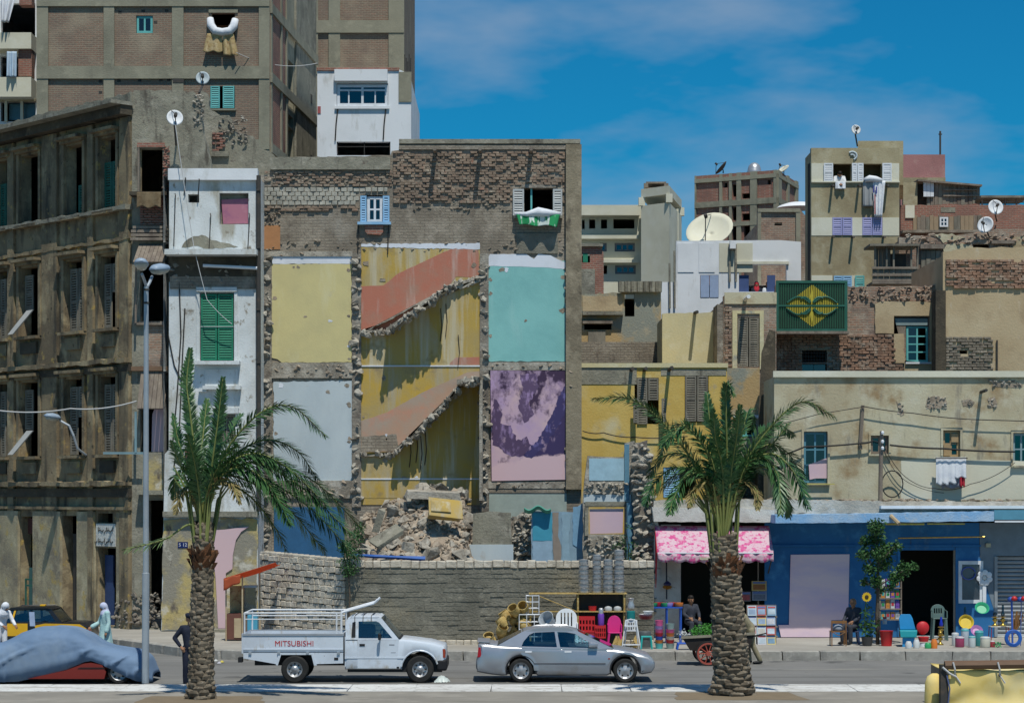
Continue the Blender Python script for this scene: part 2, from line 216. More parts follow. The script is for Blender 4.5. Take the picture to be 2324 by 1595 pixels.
class MB:
    def __init__(s): s.v = []; s.f = []
    def add(s, vs, fs):
        b = len(s.v); s.v += [Vector(v) for v in vs]; s.f += [tuple(b + i for i in f) for f in fs]; return s
    def hexa(s, p):     # 8 points: back ring 0-3, front ring 4-7
        return s.add(p, [(0, 1, 2, 3), (7, 6, 5, 4), (0, 4, 5, 1), (1, 5, 6, 2), (2, 6, 7, 3), (3, 7, 4, 0)])
    def box(s, x0, x1, y0, y1, z0, z1):
        return s.hexa([(x0, y1, z0), (x1, y1, z0), (x1, y1, z1), (x0, y1, z1), (x0, y0, z0), (x1, y0, z0), (x1, y0, z1), (x0, y0, z1)])
    def pbox(s, pl, x0, y0, x1, y1, o0, o1):
        q = [(x0, y1), (x1, y1), (x1, y0), (x0, y0)]
        return s.hexa([pl.pt(a, b, o0) for a, b in q] + [pl.pt(a, b, o1) for a, b in q])
    def pbz(s, pl, x0, x1, z0, z1, o0, o1):
        q = [(x0, z0), (x1, z0), (x1, z1), (x0, z1)]
        return s.hexa([pl.ptz(a, b, o0) for a, b in q] + [pl.ptz(a, b, o1) for a, b in q])
    def poly(s, loops, fa, fb):
        """prism of a polygon with holes: fa(u, v) gives the back point, fb(u, v) the front point"""
        bm = bmesh.new(); uv = []; ed = []
        for lp in loops:
            b = len(uv); uv += lp; nn = len(lp); ed += [(b + i, b + (i + 1) % nn) for i in range(nn)]
        bv = [bm.verts.new((u, v, 0)) for u, v in uv]; be = [bm.edges.new((bv[a], bv[b])) for a, b in ed]
        r = bmesh.ops.triangle_fill(bm, use_beauty=True, use_dissolve=False, edges=be)
        bm.verts.index_update(); tris = [[v.index for v in f.verts] for f in bm.faces]; nv = len(uv)
        extra = [(v.co.x, v.co.y) for v in bm.verts][nv:]; uv = uv + extra; n2 = len(uv); bm.free()
        vs = [fa(u, v) for u, v in uv] + [fb(u, v) for u, v in uv]; fs = []
        for t in tris:
            a, b, c = [uv[i] for i in t]; ccw = (b[0]-a[0])*(c[1]-a[1]) - (b[1]-a[1])*(c[0]-a[0]) > 0
            t2 = t if ccw else t[::-1]; fs.append(tuple(t2)); fs.append(tuple(n2 + i for i in t2[::-1]))
        fs += [(a, b, n2 + b, n2 + a) for a, b in ed]
        s.add(vs, fs); s.fix = True; return s
    def pslab(s, pl, loops, o0, o1): return s.poly(loops, lambda u, v: pl.pt(u, v, o0), lambda u, v: pl.pt(u, v, o1))
    def pslabz(s, pl, loops, o0, o1): return s.poly(loops, lambda u, v: pl.ptz(u, v, o0), lambda u, v: pl.ptz(u, v, o1))
    def tube(s, pts, rad, n=8, cap=True):
        pts = [Vector(p) for p in pts]; rs = rad if isinstance(rad, (list, tuple)) else [rad] * len(pts); b = len(s.v); up = None
        for i, p in enumerate(pts):
            d = (pts[min(i+1, len(pts)-1)] - pts[max(i-1, 0)])
            d = d.normalized() if d.length > 1e-9 else Vector((0, 0, 1))
            if up is None: up = Vector((0, 0, 1)) if abs(d.z) < .9 else Vector((1, 0, 0))
            u = d.cross(up).normalized(); w = u.cross(d).normalized(); up = w
            for k in range(n):
                a = 2 * math.pi * k / n; s.v.append(p + (u * math.cos(a) + w * math.sin(a)) * rs[i])
        for i in range(len(pts) - 1):
            for k in range(n):
                a = b + i * n + k; c = b + i * n + (k + 1) % n; s.f.append((a, c, c + n, a + n))
        if cap: s.f.append(tuple(b + k for k in range(n))[::-1]); s.f.append(tuple(b + (len(pts) - 1) * n + k for k in range(n)))
        return s
    def lathe(s, prof, c=(0, 0, 0), n=16, axis='z', cap=False):
        c = Vector(c); b = len(s.v)
        for r, h in prof:
            for k in range(n):
                a = 2 * math.pi * k / n; ca, sa = math.cos(a) * r, math.sin(a) * r
                s.v.append(c + (Vector((ca, sa, h)) if axis == 'z' else Vector((ca, h, sa)) if axis == 'y' else Vector((h, ca, sa))))
        for i in range(len(prof) - 1):
            for k in range(n):
                a = b + i * n + k; d = b + i * n + (k + 1) % n; s.f.append((a, d, d + n, a + n))
        if cap: s.f.append(tuple(b + k for k in range(n))[::-1]); s.f.append(tuple(b + (len(prof) - 1) * n + k for k in range(n)))
        return s
    def rings(s, rs, cap=True):
        b = len(s.v); n = len(rs[0])
        for r in rs: s.v += [Vector(p) for p in r]
        for i in range(len(rs) - 1):
            for k in range(n):
                a = b + i * n + k; d = b + i * n + (k + 1) % n; s.f.append((a, d, d + n, a + n))
        if cap: s.f.append(tuple(b + k for k in range(n))[::-1]); s.f.append(tuple(b + (len(rs) - 1) * n + k for k in range(n)))
        return s
    def grid(s, fn, nu, nv):
        b = len(s.v)
        for j in range(nv + 1):
            for i in range(nu + 1): s.v.append(Vector(fn(i / nu, j / nv)))
        for j in range(nv):
            for i in range(nu):
                a = b + j * (nu + 1) + i; s.f.append((a, a + 1, a + nu + 2, a + nu + 1))
        return s
    def build(s, name, mat, parent=None, smooth=False, bevel=0.0, recalc=True, thick=0.0):
        me = bpy.data.meshes.new(name)
        lo = Vector((min(v.x for v in s.v), min(v.y for v in s.v), min(v.z for v in s.v))); hi = Vector((max(v.x for v in s.v), max(v.y for v in s.v), max(v.z for v in s.v)))
        org = Vector(((lo.x + hi.x) / 2, (lo.y + hi.y) / 2, lo.z))
        me.from_pydata([v - org for v in s.v], [], s.f); me.update()
        if recalc:
            bm = bmesh.new(); bm.from_mesh(me); bmesh.ops.recalc_face_normals(bm, faces=bm.faces); bm.to_mesh(me); bm.free()
        if smooth:
            for p in me.polygons: p.use_smooth = True
        me.materials.append(mat)
        o = bpy.data.objects.new(name, me); col.objects.link(o)
        place(o, org, parent)
        if thick: t = o.modifiers.new('thickness', 'SOLIDIFY'); t.thickness = thick; t.offset = 0
        if bevel: b = o.modifiers.new('bevel', 'BEVEL'); b.width = bevel; b.segments = 2; b.limit_method = 'ANGLE'; b.angle_limit = R(40)
        return o
def place(o, org, parent=None):
    ORG[o] = Vector(org)
    if parent is not None:
        o.parent = parent; o.location = Vector(org) - ORG[parent]
    else: o.location = org
def thing(name, label, cat, loc, group=None):
    o = bpy.data.objects.new(name, None); col.objects.link(o); o.empty_display_size = 0.1; place(o, loc); return tag(o, label, cat, group)
def tag(o, label=None, cat=None, group=None, kind=None):
    if label: o['label'] = label
    if cat: o['category'] = cat
    if group: o['group'] = group
    if kind: o['kind'] = kind
    return o
def turn(root, rz):      # turn a finished thing about its base
    root.rotation_euler.z = rz
def copy_tree(o, loc=None, parent=None, rz=None):
    c = o.copy(); col.objects.link(c); ORG[c] = ORG[o].copy()
    if parent is not None: c.parent = parent
    if loc is not None: c.location = loc
    if rz is not None: c.rotation_euler.z = rz
    for ch in o.children: copy_tree(ch, None, c)
    return c
def rough(loop, amp, step):
    out = []
    for i, a in enumerate(loop):
        b = loop[(i + 1) % len(loop)]; L = math.hypot(b[0]-a[0], b[1]-a[1]); k = max(1, int(L / step))
        for j in range(k):
            t = j / k; q = amp if j else 0
            out.append((a[0] + (b[0]-a[0])*t + random.uniform(-q, q), a[1] + (b[1]-a[1])*t + random.uniform(-q, q)))
    return out
def rl(line, amp, step):
    out = []
    for a, b in zip(line[:-1], line[1:]):
        k = max(1, int(math.hypot(b[0]-a[0], b[1]-a[1]) / step))
        for j in range(k): t = j / k; q = amp if j else 0; out.append((a[0] + (b[0]-a[0])*t + random.uniform(-q, q), a[1] + (b[1]-a[1])*t + random.uniform(-q, q)))
    return out + [line[-1]]
def rrect(x0, y0, x1, y1): return [(x0, y0), (x1, y0), (x1, y1), (x0, y1)]
def stone_mesh(name, mat, seed, n=9, flatness=1.0):
    rnd = random.Random(seed); bm = bmesh.new()
    for _ in range(n):
        v = Vector((rnd.gauss(0, 1), rnd.gauss(0, 1), rnd.gauss(0, 1))).normalized(); bm.verts.new((v.x * .5, v.y * .5, v.z * .5 * flatness))
    r = bmesh.ops.convex_hull(bm, input=bm.verts); bmesh.ops.delete(bm, geom=[g for g in r['geom_interior'] + r['geom_unused'] if isinstance(g, bmesh.types.BMVert)], context='VERTS')
    me = bpy.data.meshes.new(name); bm.to_mesh(me); bm.free(); me.materials.append(mat); return me
def block_mesh(name, mat, seed, b=0.12, jit=0.06):
    rnd = random.Random(seed); bm = bmesh.new(); bmesh.ops.create_cube(bm, size=1.0)
    for v in bm.verts: v.co += Vector((rnd.uniform(-jit, jit), rnd.uniform(-jit, jit), rnd.uniform(-jit, jit)))
    bmesh.ops.bevel(bm, geom=list(bm.edges), offset=b, segments=1, affect='EDGES')
    me = bpy.data.meshes.new(name); bm.to_mesh(me); bm.free(); me.materials.append(mat); return me
def inst(name, me, loc, scale, rot, parent):
    o = bpy.data.objects.new(name, me); col.objects.link(o); place(o, loc, parent); o.scale = scale; o.rotation_euler = rot; return o
def merge(mb, me, loc, scale, rot):
    m = Matrix.LocRotScale(Vector(loc), rot if not isinstance(rot, tuple) else Matrix.Identity(3).to_quaternion() @ __import__('mathutils').Euler(rot).to_quaternion(), Vector(scale))
    mb.add([m @ v.co for v in me.vertices], [tuple(p.vertices) for p in me.polygons])
STONES = [stone_mesh('rubble_stone', M['rubble'], 100 + i, 10 + i % 4) for i in range(8)]
STONESW = [stone_mesh('earthy_stone', M['rubblewarm'], 140 + i, 10 + i % 4) for i in range(6)]
STONESD = [stone_mesh('dark_stone', M['rubble_d'], 180 + i, 10 + i % 4) for i in range(6)]
BLOCKS = [block_mesh('limestone_block', M['stone'], 200 + i, .09, .05) for i in range(7)]
def rubble_strip(name, pl, x0, y0, x1, y1, parent, size=(7, 15), o=(0.0, .12), dens=1.0, meshes=None, mat='rubble', lab=None):
    """broken masonry filling a pixel rectangle of a plane: many small stones too small to pick apart"""
    mb = MB(); meshes = meshes or STONES; avg = (size[0] + size[1]) / 2; n = int((x1-x0) * (y1-y0) / (avg * avg * .45) * dens)
    for _ in range(n):
        s = random.uniform(*size); px, py = random.uniform(x0, x1), random.uniform(y0, y1); k = pl.k(px) / F
        p = pl.pt(px, py, random.uniform(*o)); w = s * k * random.uniform(.9, 1.5)
        merge(mb, random.choice(meshes), p, (w, s * k * .9, s * k * random.uniform(.55, .95)), (random.uniform(-.5, .5), random.uniform(-.6, .6), random.uniform(-.6, .6)))
    o_ = mb.build(name, M[mat], parent, recalc=False); tag(o_, lab, kind='stuff'); return o_
def bricks(pl, x0, y0, x1, y1, parent, mat, bw=.25, bh=.08, o=(0.0, .03), limit=300, holes=(), gap=.012, keep=1.0, seed=1, jit=.01, name='brick'):
    rnd = random.Random(seed); me = [block_mesh(name, mat, seed * 31 + i, .08, .07) for i in range(4)]
    k = pl.k((x0 + x1) / 2) / F; spots = []; wpx, hpx = bw / k, bh / k; y = y1; row = 0
    while y > y0 + hpx * .5:
        x = x0 - (wpx / 2 if row % 2 else 0)
        while x < x1:
            a, b = max(x, x0), min(x + wpx * rnd.uniform(.92, 1.0), x1)
            if b - a > wpx * .3 and rnd.random() < keep and not any(h[0] < (a+b)/2 < h[2] and h[1] < y - hpx/2 < h[3] for h in holes): spots.append((a, b, y - hpx, y))
            x += wpx
        y -= hpx; row += 1
    rnd.shuffle(spots); rest = MB()
    for i, (a, b, c, d) in enumerate(spots):
        p = pl.pt((a + b) / 2, (c + d) / 2, rnd.uniform(*o)); s = ((b - a) * k - gap, .12, bh - gap)
        r = (rnd.uniform(-jit, jit) * 3, rnd.uniform(-jit, jit) * 2, pl.ang + rnd.uniform(-jit, jit) * 3)
        if i < limit: inst(name, me[i % 4], p, s, r, parent)
        else: merge(rest, me[i % 4], p, s, r)
    if rest.v: tag(rest.build(name + '_courses', mat, parent, recalc=False), kind='stuff')
def shell(name, label, cat, pl, outer, holes, mat, depth, group=None, thick=.32, floors=(), zb=0.0, side=None, wallname='wall', rmat=None):
    """a building: front wall with real openings, closed side and back walls and a roof, so that its rooms are dark"""
    xs = [p[0] for p in outer]; x0, x1 = min(xs), max(xs); ytop = min(p[1] for p in outer); t = thing(name, label, cat, pl.ptz((x0 + x1) / 2, zb, -depth / 2), group)
    w = MB().pslab(pl, [outer] + [h if isinstance(h, list) else rrect(*h) for h in holes], -thick, 0).build(wallname, mat, t)
    # the top line of the body behind: lower than the front wall's lowest upper corner
    ztop = min(pl.pt(p[0], p[1]).z for p in outer if p[1] < (ytop + max(q[1] for q in outer)) / 2) - .12
    A, B = pl.ptz(x0, zb), pl.ptz(x1, zb); n3 = Vector((pl.n.x, pl.n.y, 0)); e = (B - A).normalized() * .02
    ring = [A + e - n3 * (thick - .01), B - e - n3 * (thick - .01), B - e - n3 * depth, A + e - n3 * depth]
    up = Vector((0, 0, ztop - zb)); mb = MB()
    mb.add([*ring, *[r + up for r in ring]], [(1, 2, 6, 5), (2, 3, 7, 6), (3, 0, 4, 7), (4, 5, 6, 7), (0, 1, 2, 3)])
    for fz in floors: mb.add([r + Vector((0, 0, fz - zb)) for r in ring], [(0, 1, 2, 3)])
    mb.build('side_walls', rmat or side or mat, t, recalc=False); return t
def louvres(pl, x0, y0, x1, y1, parent, mat, o=.02, n=None, rails=(0.0, .5, 1.0), name='shutter', sw=.05, slant=True):
    """one shutter leaf: frame, and slats set into it as a child"""
    k = pl.k((x0 + x1) / 2) / F; fw = sw / k; mb = MB()
    mb.pbox(pl, x0, y0, x0 + fw, y1, o, o + .04); mb.pbox(pl, x1 - fw, y0, x1, y1, o, o + .04)
    for r in rails:
        yc = y0 + (y1 - y0) * r; ya = min(max(yc - fw * .6, y0), y1 - fw * 1.2); mb.pbox(pl, x0 + fw, ya, x1 - fw, ya + fw * 1.2, o, o + .038)
    f = mb.build(name, mat, parent); mb = MB(); n = n or max(4, int((y1 - y0) * k / .075)); h = (y1 - y0) / n
    for i in range(n):
        a = y0 + i * h; p = [pl.pt(x0 + fw, a + h * .95, o + .012), pl.pt(x1 - fw, a + h * .95, o + .012), pl.pt(x1 - fw, a + h * .35, o + .0), pl.pt(x0 + fw, a + h * .35, o + .0)]
        q = [pl.pt(x0 + fw, a + h * .9, o + .034), pl.pt(x1 - fw, a + h * .9, o + .034), pl.pt(x1 - fw, a + h * .2, o + .012), pl.pt(x0 + fw, a + h * .2, o + .012)]
        mb.hexa(p + q)
    tag(mb.build('slats', mat, f), kind='stuff'); return f
def casement(pl, x0, y0, x1, y1, parent, mat, o=-.12, nx=2, ny=2, fw=.06, name='window', gl='winglass'):
    k = pl.k((x0 + x1) / 2) / F; w = fw / k; mb = MB()
    mb.pbox(pl, x0, y0, x0 + w, y1, o, o + .05); mb.pbox(pl, x1 - w, y0, x1, y1, o, o + .05); mb.pbox(pl, x0 + w, y0, x1 - w, y0 + w, o, o + .05); mb.pbox(pl, x0 + w, y1 - w, x1 - w, y1, o, o + .05)
    xs = [x0 + w + (x1 - x0 - 2 * w) * i / nx for i in range(nx + 1)]; ys = [y0 + w + (y1 - y0 - 2 * w) * i / ny for i in range(ny + 1)]
    for x in xs[1:-1]: mb.pbox(pl, x - w * .4, y0 + w, x + w * .4, y1 - w, o + .003, o + .047)
    for y in ys[1:-1]:
        for i in range(nx): mb.pbox(pl, xs[i] + (w * .4 if i else 0), y - w * .3, xs[i + 1] - (w * .4 if i < nx - 1 else 0), y + w * .3, o + .006, o + .044)
    f = mb.build(name, mat, parent)
    for i in range(nx):
        for j in range(ny): MB().pbox(pl, xs[i] + (w * .4 if i else 0), ys[j] + (w * .3 if j else 0), xs[i + 1] - (w * .4 if i < nx - 1 else 0), ys[j + 1] - (w * .3 if j < ny - 1 else 0), o + .02, o + .026).build('pane', M[gl], f)
    return f
def slabpart(name, pl, x0, y0, x1, y1, o0, o1, mat, parent, bevel=0.0):
    return MB().pbox(pl, x0, y0, x1, y1, o0, o1).build(name, mat, parent, bevel=bevel)
def wire(name, label, pts, r, mat, cat='cable', group=None, sag=0.0, seg=14):
    out = []
    for a, b in zip(pts[:-1], pts[1:]):
        a, b = Vector(a), Vector(b)
        for i in range(seg):
            t = i / seg; p = a.lerp(b, t); p.z -= sag * 4 * t * (1 - t); out.append(p)
    out.append(Vector(pts[-1])); return tag(MB().tube(out, r, 5).build(name, mat), label, cat, group)
def hang(name, label, cat, pl, x0, y0, x1, y1, o, mat, folds=3, amp=.06, skew=(0, 0), jag=.0, group=None, parent=None, sidecurve=0.0, top_o=None):
    """a cloth hanging down a wall from (x0..x1, y0) to y1, folded"""
    k = pl.k((x0 + x1) / 2) / F; ph = random.uniform(0, 6)
    def fn(u, v):
        px = x0 + (x1 - x0) * u + skew[0] * v + (u - .5) * sidecurve * v; py = y0 + (y1 - y0 + skew[1] * u) * v + jag * v * math.sin(u * 11 + ph)
        oo = o + amp * (.25 + v) * (.5 + .5 * math.sin(u * folds * 6.28 + ph)) + (0 if top_o is None else (top_o - o) * (1 - v))
        return pl.pt(px, py, oo)
    ob = MB().grid(fn, 26, 14).build(name, mat, parent, smooth=True, recalc=False, thick=.012)
    if label: tag(ob, label, cat, group)
    return ob
# ================================================================== THE SETTING
def sheet(name, loop, z0, z1, mat, kind='structure'):
    o = MB().poly([loop], lambda u, v: Vector((u, v, z0)), lambda u, v: Vector((u, v, z1))).build(name, mat); return tag(o, kind=kind)
sheet('ground', [(-900, -300), (900, -300), (900, 2500), (-900, 2500)], -.6, -.03, M['earth'])
sheet('road', [(-70, 50.0), (70, 50.0), (70, 62), (-3, 62), (-14, 90), (-70, 90)], -.028, 0, M['asphalt'])
near = sheet('near_pavement', [(-70, -10), (70, -10), (70, 49.14), (-70, 49.14)], -.025, .142, M['foreground'])
far = sheet('far_pavement', [(70, 60.42), (-7.2, 60.42), (-8.7, 61.1), (-12.1, 65.9), (-13.3, 67.4), (-22, 76.9), (-22, 120), (70, 120)], -.02, .242, M['pavement'])
kb = [block_mesh('kerb_stone', M['kerb'], 300 + i, .07, .02) for i in range(4)]
kn = [block_mesh('pale_kerb_stone', M['palekerb'], 320 + i, .03, .008) for i in range(3)]
x = -24.0
while x < 24:
    L = random.uniform(1.5, 1.9); inst('kerb_stone', random.choice(kn), (x + L/2, 50.05, .07), (L - .015, 1.8, .16), (0, 0, random.uniform(-.003, .003)), near); x += L
x = -7.3
while x < 17:
    L = random.uniform(.85, 1.35); inst('kerb_stone', random.choice(kb), (x + L/2, 60.27 + random.uniform(-.02, .02), .12), (L - .02, .34, .275 + random.uniform(-.01, .02)), (0, 0, random.uniform(-.01, .01)), far); x += L
for a, b in (((-7.3, 60.3), (-8.75, 61.0)), ((-8.75, 61.0), (-12.15, 65.8)), ((-12.15, 65.8), (-13.4, 67.3)), ((-13.4, 67.3), (-19, 73.4))):
    a, b = Vector(a), Vector(b); d = b - a; n = max(1, round(d.length / 1.05))
    for i in range(n):
        p = a.lerp(b, (i + .5) / n); inst('kerb_stone', random.choice(kb), (p.x, p.y, .12), (d.length / n - .02, .36, .28 + random.uniform(0, .03)), (0, 0, math.atan2(d.y, d.x)), far)
# tree pits in the near pavement: earth squares around the palms
for px, d, w in ((455, 47.4, 1.15), (1662, 48.3, 1.2)):
    sheet('tree_pit', rough([(X(px, d) - w*1.1, d - w), (X(px, d) + w*1.3, d - w), (X(px, d) + w*1.1, d + w*.5), (X(px, d) - w, d + w*.5)], .07, .4), .10, .148, flat('pit_earth', (.22, .17, .11), .95))

# ================================================================== LEFT: brown corner house
dL = 70.0; xc = X(300, dL)
angA = math.atan2(dL - 76.2, xc - X(0, 76.2))
PA = Pl(xc, dL, angA)                       # street front receding to the left
zL = lambda y: Z(y, dL)                     # heights are read at the corner
cols = [(-62, -26), (-8, 22), (48, 90), (150, 190), (228, 266)]
rows = [(300, 470), (572, 740), (850, 1030)]
holesA = []
for (a, b) in cols:
    for (t, u) in rows: holesA.append([(a, zL(t)), (b, zL(t)), (b, zL(u)), (a, zL(u))])
for (a, b, t) in ((-40, -14, 1178), (48, 79, 1175), (142, 177, 1172), (222, 263, 1245)): holesA.append([(a, zL(t)), (b, zL(t)), (b, .3), (a, .3)])
holesA.append([(222, zL(1165)), (256, zL(1165)), (256, zL(1187)), (222, zL(1187))])
bh = thing('corner_house', 'tall brown stucco corner house with rows of hooded, shuttered windows', 'house', (xc - 5, 76, .24))
MB().pslabz(PA, [[(-120, .2), (298, .2), (298, zL(212)), (-120, zL(222))]] + holesA, -.4, 0).build('street_wall', M['brown'], bh)
# body behind the two fronts
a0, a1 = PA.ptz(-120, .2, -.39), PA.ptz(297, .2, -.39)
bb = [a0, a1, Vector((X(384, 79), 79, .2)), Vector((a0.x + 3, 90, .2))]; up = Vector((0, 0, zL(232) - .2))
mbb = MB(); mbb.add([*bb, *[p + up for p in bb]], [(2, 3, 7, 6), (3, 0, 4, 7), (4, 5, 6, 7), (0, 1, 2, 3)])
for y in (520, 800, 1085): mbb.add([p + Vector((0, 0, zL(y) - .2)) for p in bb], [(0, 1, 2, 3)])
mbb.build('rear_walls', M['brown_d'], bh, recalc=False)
def bandA(name, y0, y1, o, mat='brown', x0=-120, x1=299.5, rag=0):
    lp = [(x0, zL(y0)), (x1, zL(y0)), (x1, zL(y1)), (x0, zL(y1))]
    if rag: lp = [(p[0], p[1] + random.uniform(-rag, rag)) for p in rough(lp, 0, 9)]
    return MB().pslabz(PA, [lp], 0.002, o).build(name, M[mat], bh)
bandA('parapet', 210, 232, .06, 'greystucco', rag=.05)
MB().pslabz(PA, [[(-120, zL(233)), (303, zL(233)), (303, zL(241)), (-120, zL(241))]], 0, .85).build('cornice', M['greystucco'], bh)
MB().pslabz(PA, [[(-120, zL(242)), (301, zL(242)), (300.5, zL(262)), (-120, zL(262))]], 0, .45).build('cornice_soffit', M['brown_d'], bh)  # dark brown here stands in for the overhang's shadow
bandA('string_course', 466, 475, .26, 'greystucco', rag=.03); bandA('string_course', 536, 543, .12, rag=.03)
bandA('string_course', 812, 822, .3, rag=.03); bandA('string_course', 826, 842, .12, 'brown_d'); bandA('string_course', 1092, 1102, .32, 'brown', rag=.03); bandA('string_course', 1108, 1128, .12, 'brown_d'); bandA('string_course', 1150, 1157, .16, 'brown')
for a, b in ((-95, -72), (22, 36), (100, 134), (204, 216), (276, 297)):
    MB().pslabz(PA, [[(a, .25), (b, .25), (b, zL(264)), (a, zL(264))]], .002, .10).build('pilaster', M['brown'], bh)
for ri, (t, u) in enumerate(rows):
    for ci, (a, b) in enumerate(cols):
        h = MB().pbz(PA, a - 7, b + 7, zL(t - 12), zL(t - 19), .002, .36).pbz(PA, a - 5, b + 5, zL(t - 5), zL(t - 12), .002, .18).build('window_hood', M['brown'], bh)
        s = MB().pbz(PA, a - 5, b + 5, zL(u + 7), zL(u), .002, .26).build('window_sill', M['brown'], bh)
        MB().pbz(PA, a - 6, a - 1, zL(u), zL(t - 5), .002, .09).build('window_jamb', M['brown'], bh); MB().pbz(PA, b + 1, b + 6, zL(u), zL(t - 5), .002, .09).build('window_jamb', M['brown'], bh)
        if ri: MB().pbz(PA, a + 3, b - 3, zL(u + 42), zL(u + 14), .002, .10).build('apron_panel', M['brown_d' if (ci + ri) % 3 == 0 else 'brown'], bh)
        mid = (a + b) / 2; sm = M['shutgrey']; top = t + (18 if ri else 55)
        def leaf(x0, x1, y0, y1, mat=sm):
            mb = MB(); w = .05; k = PA.k((x0 + x1) / 2) / F
            mb.pbz(PA, x0, x0 + 3, zL(y1), zL(y0), -.16, -.12); mb.pbz(PA, x1 - 3, x1, zL(y1), zL(y0), -.16, -.12)
            for q in (y0, (y0 + y1) / 2, y1 - 6): mb.pbz(PA, x0 + 3, x1 - 3, zL(q + 6), zL(q), -.158, -.122)
            f = mb.build('shutter', mat, bh); mb = MB(); n = int((y1 - y0) / 6)
            for i in range(n): mb.pbz(PA, x0 + 3, x1 - 3, zL(y0 + i * 6 + 4.6), zL(y0 + i * 6 + 1), -.15, -.13)
            tag(mb.build('slats', mat, f), kind='stuff')
        if ri == 0:
            if ci in (1, 4): leaf(a + 2, mid - 1, top, u - 2, M['darkgreen']); leaf(mid + 1, b - 2, top, u - 2, M['darkgreen'])
            elif ci == 3: leaf(mid + 1, b - 2, top + 40, u - 2, M['darkgreen'])
        elif ci == 2:                         # a leaf hanging askew out of this window
            MB().hexa([PA.ptz(a + 4, zL(u - 4), .55), PA.ptz(a + 20, zL(u - 4), .62), PA.ptz(b - 3, zL(u - 62), .16), PA.ptz(a + 22, zL(u - 62), .12), PA.ptz(a + 4, zL(u - 4), .60), PA.ptz(a + 20, zL(u - 4), .67), PA.ptz(b - 3, zL(u - 62), .21), PA.ptz(a + 22, zL(u - 62), .17)]).build('hanging_shutter', flat('bleached_shutter', (.42, .42, .4)), bh)
            leaf(a + 2, mid - 1, top, u - 66)
        else:
            leaf(a + 2, mid - 1, top, u - 2); leaf(mid + 1, b - 2, top, (t + u) / 2 if (ri + ci) % 2 else u - 2)
# ground floor: wooden doors, sign
MB().pbz(PA, 52, 76, .3, zL(1300), -.3, -.24).build('door', flat('teal_door', (.05, .14, .14)), bh)
MB().pbz(PA, 148, 172, .3, zL(1215), -.36, -.3).build('door', M['iron'], bh); MB().pbz(PA, 224, 242, .3, zL(1262), -.3, -.24).build('door', flat('blue_door', (.03, .06, .16)), bh)
MB().pbz(PA, 52, 76, zL(1218), zL(1180), -.25, -.2).build('transom', flat('dark_red_wood', (.09, .025, .02)), bh)
for x in (60, 92, 110, 125): MB().pbz(PA, x, x + 2, .3, zL(1325), .02, .06).build('gate_bar', M['darkgreen'], bh)
for y in (1325, 1340, 1392): MB().pbz(PA, 62, 127, zL(y + 4), zL(y), .024, .056).build('gate_rail', M['darkgreen'], bh)
# corner front, facing the street
PC = front(70.05)
hC = [(316, 336, 369, 440), (318, 600, 378, 732), (318, 862, 381, 1026), (338, 1135, 372, 1440)]
cw = [(299.5, 1428), (299.5, 212), (306, 204), (440, 208), (455, 232), (460, 300), (470, 330), (480, 395), (383.5, 398), (383.5, 1428)]
cw = [cw[0]] + rl(cw[1:8], 2.5, 14) + cw[8:]
hC[3] = (338, 1135, 372, 1424)
MB().pslab(PC, [cw] + [rrect(*h) for h in hC], -.45, 0).build('corner_wall', M['greystucco'], bh)
rubble_strip('broken_brickwork', PC, 372, 330, 384, 440, bh, (4, 9), (0, .04), 1.2, STONESW, 'redbrick')
for y in (340,): slabpart('brick_lintel', PC, 312, 325, 374, 335, .002, .05, M['redbrick'], bh)
slabpart('door_frame', PC, 313, 336, 317, 440, .003, .06, M['oldwood'], bh)
slabpart('balcony_slab', PC, 300, 440, 384, 448, .002, .55, M['brown_d'], bh)
bricks(PC, 318, 452, 378, 512, bh, M['redbrick'], o=(.0, .03), limit=0, seed=3)
for i in range(4): slabpart('balcony_plank', PC, 302 + random.uniform(-3, 3), 515 + i * 9, 386, 521 + i * 9, .2, .26 + i * .03, M['oldwood'], bh)
def plank_awning(x0, x1, y0, y1, o0, o1, n):
    for i in range(n):
        a, b = x0 + (x1 - x0) * i / n, x0 + (x1 - x0) * (i + .92) / n; s = -(b - a) * .4
        MB().hexa([PC.pt(a, y0, o0), PC.pt(b, y0, o0), PC.pt(b + s, y1, o1), PC.pt(a + s, y1, o1)] + [PC.pt(a, y0, o0 + .04) + Vector((0, 0, .03)), PC.pt(b, y0, o0 + .04) + Vector((0, 0, .03)), PC.pt(b + s, y1, o1 + .04) + Vector((0, 0, .03)), PC.pt(a + s, y1, o1 + .04) + Vector((0, 0, .03))]).build('awning_plank', M['oldwood'], bh)
plank_awning(318, 384, 556, 604, .1, 1.0, 7); plank_awning(322, 384, 840, 930, .05, .55, 6)
slabpart('brick_panel', PC, 332, 736, 380, 832, .002, .03, M['tanbrick'], bh); slabpart('balcony_rail', PC, 306, 730, 383, 738, .05, .16, M['oldwood'], bh)
slabpart('beam', PC, 300, 832, 388, 842, .05, .2, flat('rust_wood', (.2, .12, .07)), bh)
slabpart('balcony_rail', PC, 240, 1026, 330, 1031, .4, .46, flat('faded_blue_wood', (.2, .32, .36)), bh); slabpart('ochre_panel', PC, 338, 1034, 376, 1130, .002, .06, M['ochrebase'], bh)
slabpart('balcony_slab', PC, 316, 1112, 378, 1122, .002, .5, M['greystucco'], bh); slabpart('balcony_post', PC, 311, 600, 315, 735, .35, .42, M['oldwood'], bh); slabpart('balcony_post', PC, 311, 935, 316, 1028, .4, .47, flat('faded_blue_wood', (.2, .32, .36)), bh)
